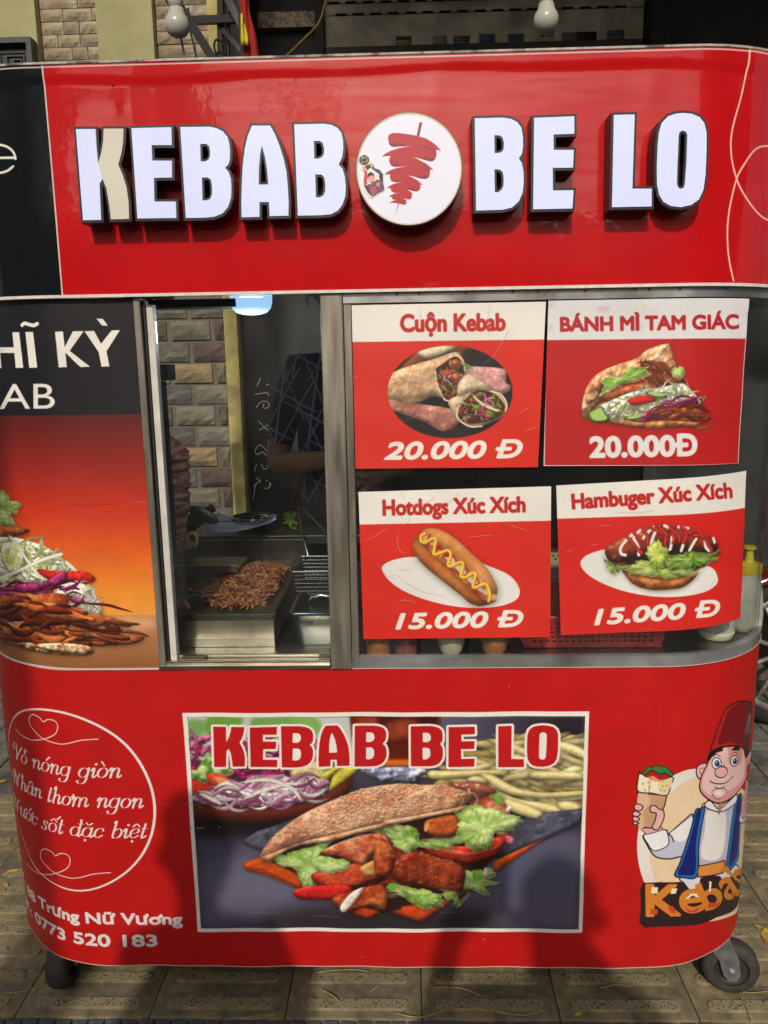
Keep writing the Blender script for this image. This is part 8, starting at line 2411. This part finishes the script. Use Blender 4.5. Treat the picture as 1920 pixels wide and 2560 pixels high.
for z in (7.6, 8.1):
    obj('crossarm', newbox(-1.9, -.5, -3.04, -2.96, z, z+.08), m_st, pole)
tree(-5.4, -9.5, 6.8, 2.2, 'round leafy tree across the road on the left', .16)
tree(9.6, -11.0, 6.4, 2.0, 'round leafy tree across the road on the right', .16)
def house(x0, x1, y, h, col, lab, fl_):
    t = thing('house', lab, 'house', ((x0+x1)/2, y, 0))
    m = P_mat('render '+lab[:12], col, .85, noise=.15, nscale=2, color2=tuple(c*.7 for c in col), c2scale=.6)
    obj('wall', newbox(x0, x1, y-6, y, -.1, h), m, t)
    obj('roof', newbox(x0-.1, x1+.1, y-6.1, y+.25, h+.001, h+.16), P_mat('roof edge', (.3, .29, .27), .8, noise=.2), t)
    for f_ in range(fl_):
        z = .4+f_*(h/fl_); n = max(1, int((x1-x0)/2.2))
        for i in range(n):
            cx_ = x0+(x1-x0)*(i+.5)/n
            w_ = obj('window', newbox(cx_-.55, cx_+.55, y+.001, y+.05, z+.5, z+1.9), P_mat('window frame grey', (.25, .25, .25), .6), t)
            obj('pane', newbox(cx_-.48, cx_+.48, y+.0505, y+.056, z+.57, z+1.83), P_mat('street pane', (.03, .035, .04), .1), w_)
house(-26, -9, -15, 8.2, (.34, .30, .22), 'tall ochre house across the road at the far left', 2)
house(-8.8, -3.2, -15, 4.6, (.22, .22, .21), 'low grey house across the road', 1)
house(-3.0, 3.4, -15, 4.3, (.16, .11, .09), 'low brown shop house straight across the road', 1)
house(3.6, 9.4, -15, 4.5, (.30, .29, .26), 'beige house across the road on the right', 2)
house(9.6, 26, -15, 9.0, (.2, .2, .22), 'tall bluish house across the road at the far right', 3)
# buildings that close the street side to the right of the cart
# ------------------------------------------------------------------ parked motorbike at the right edge
mb = thing('motorbike', 'dark parked motorbike partly seen behind the right end of the cart', 'motorbike', (1.95, 1.45, 0))
m_tyre = P_mat('black tyre', (.014, .014, .014), .8, noise=.2, nscale=60, bump=.003, bscale=40)
m_blkp = P_mat('black bike paint', (.015, .013, .013), .25, coat=.6)
m_red2 = P_mat('dark red bike paint', (.10, .012, .012), .3, coat=.6)
m_eng = P_mat('cast engine', (.30, .29, .26), .5, .6, noise=.3, nscale=30, bump=.002)
for x in (1.50, 2.70):
    bm = bmesh.new(); lathe(bm, [(.245, -.035), (.275, -.042), (.300, -.025), (.306, 0), (.300, .025), (.275, .042), (.245, .035)], (0, 0, 0), 40, 'y', cap=False)
    for v in bm.verts: v.co += Vector((x, 1.45, .306))
    wl = obj('wheel', bm, m_tyre, mb, smooth=True)
    bm = bmesh.new(); lathe(bm, [(.225, -.03), (.247, -.034), (.247, .034), (.225, .03)], (x, 1.45, .306), 36, 'y', cap=False) if 0 else None
    bm.free() if 0 else None
    bm = bmesh.new(); lathe(bm, [(.225, -.028), (.248, -.034), (.248, .034), (.225, .028), (.225, -.028)], (0, 0, 0), 36, 'y', cap=False)
    lathe(bm, [(.001, -.05), (.05, -.05), (.06, -.03), (.06, .03), (.05, .05), (.001, .05)], (0, 0, 0), 20, 'y', cap=False)
    for k in range(9):
        a_ = 2*math.pi*k/9; tube(bm, [Vector((.05*math.cos(a_), 0, .05*math.sin(a_))), Vector((.228*math.cos(a_), 0, .228*math.sin(a_)))], .010, 5)
    for v in bm.verts: v.co += Vector((x, 1.45, .306))
    obj('rim', bm, m_eng, wl, smooth=True)
def arc_sheet(x, r, w_, a0, a1, nm, mat):
    bm = bmesh.new(); rows = []
    for k in range(13):
        a_ = R_(a0+(a1-a0)*k/12); rows.append([bm.verts.new((x+r*math.cos(a_)*q, 1.45+s_*w_, .306+r*math.sin(a_)*q)) for s_, q in ((-1, .93), (-.7, 1), (.7, 1), (1, .93))])
    for a_, b_ in zip(rows, rows[1:]):
        for k in range(3): bm.faces.new((a_[k], b_[k], b_[k+1], a_[k+1]))
    o = obj(nm, bm, mat, mb, smooth=True); o.modifiers.new('t', 'SOLIDIFY').thickness = .004
arc_sheet(1.50, .345, .06, 30, 165, 'fender', m_red2); arc_sheet(2.70, .35, .07, 20, 150, 'fender', m_blkp)
bm = bmesh.new(); tube(bm, [Vector((1.50, 1.36, .306)), Vector((1.62, 1.37, .62)), Vector((1.76, 1.41, 1.0))], [.02, .024, .02], 8); tube(bm, [Vector((1.50, 1.54, .306)), Vector((1.62, 1.53, .62)), Vector((1.76, 1.49, 1.0))], [.02, .024, .02], 8); obj('fork', bm, m_eng, mb, smooth=True)
bm = bmesh.new(); loft(bm, [(rrect(1.66, 2.0, 1.33, 1.57, .05), .36), (rrect(1.62, 2.02, 1.31, 1.59, .06), .6), (rrect(1.66, 1.92, 1.33, 1.57, .06), .92), (rrect(1.70, 1.84, 1.38, 1.52, .04), 1.06)]); smooth_by_angle(obj('leg_shield', bm, m_red2, mb), 50)
bm = bmesh.new(); loft(bm, [(rrect(1.95, 2.85, 1.35, 1.55, .06), .50), (rrect(1.98, 2.95, 1.33, 1.57, .07), .66), (rrect(2.05, 2.98, 1.35, 1.55, .07), .74)]); smooth_by_angle(obj('body', bm, m_blkp, mb), 50)
bm = bmesh.new(); loft(bm, [(rrect(2.10, 2.90, 1.34, 1.56, .08), .7405), (rrect(2.08, 2.92, 1.33, 1.57, .09), .79), (rrect(2.14, 2.86, 1.37, 1.53, .07), .83)]); smooth_by_angle(obj('seat', bm, P_mat('black seat', (.02, .02, .02), .6, bump=.001), mb), 50)
bm = bmesh.new(); box(bm, 1.98, 2.35, 1.36, 1.54, .22, .49, .02); lathe(bm, [(.001, 1.30), (.08, 1.30), (.09, 1.33), (.09, 1.36)], (2.12, 0, .36), 24, 'y', cap=False); obj('engine', bm, m_eng, mb)
bm = bmesh.new(); tube(bm, [Vector((2.05, 1.34, .25)), Vector((2.3, 1.32, .2)), Vector((2.6, 1.31, .27)), Vector((2.95, 1.31, .36))], [.018, .02, .045, .05], 12); obj('exhaust', bm, m_eng, mb, smooth=True)
bm = bmesh.new(); tube(bm, [Vector((1.84, 1.08, 1.09)), Vector((1.78, 1.25, 1.05)), Vector((1.77, 1.45, 1.05)), Vector((1.78, 1.65, 1.05)), Vector((1.84, 1.82, 1.09))], .013, 8); obj('handlebar', bm, m_blkp, mb, smooth=True)
bm = bmesh.new(); lathe(bm, [(.001, -.02), (.06, -.015), (.075, .01), (.06, .06), (.001, .07)], (0, 0, 0), 20, 'x')
for v in bm.verts: v.co += Vector((1.68, 1.45, .98))
obj('headlight', bm, P_mat('headlight glass', (.5, .5, .5), .1), mb, smooth=True)
bm = bmesh.new(); tube(bm, [Vector((2.2, 1.36, .24)), Vector((2.24, 1.22, .012))], .012, 8); obj('stand', bm, m_blkp, mb)
# second bike nose, lying closer to the cart's corner
q = ground_at(1908, 1880)
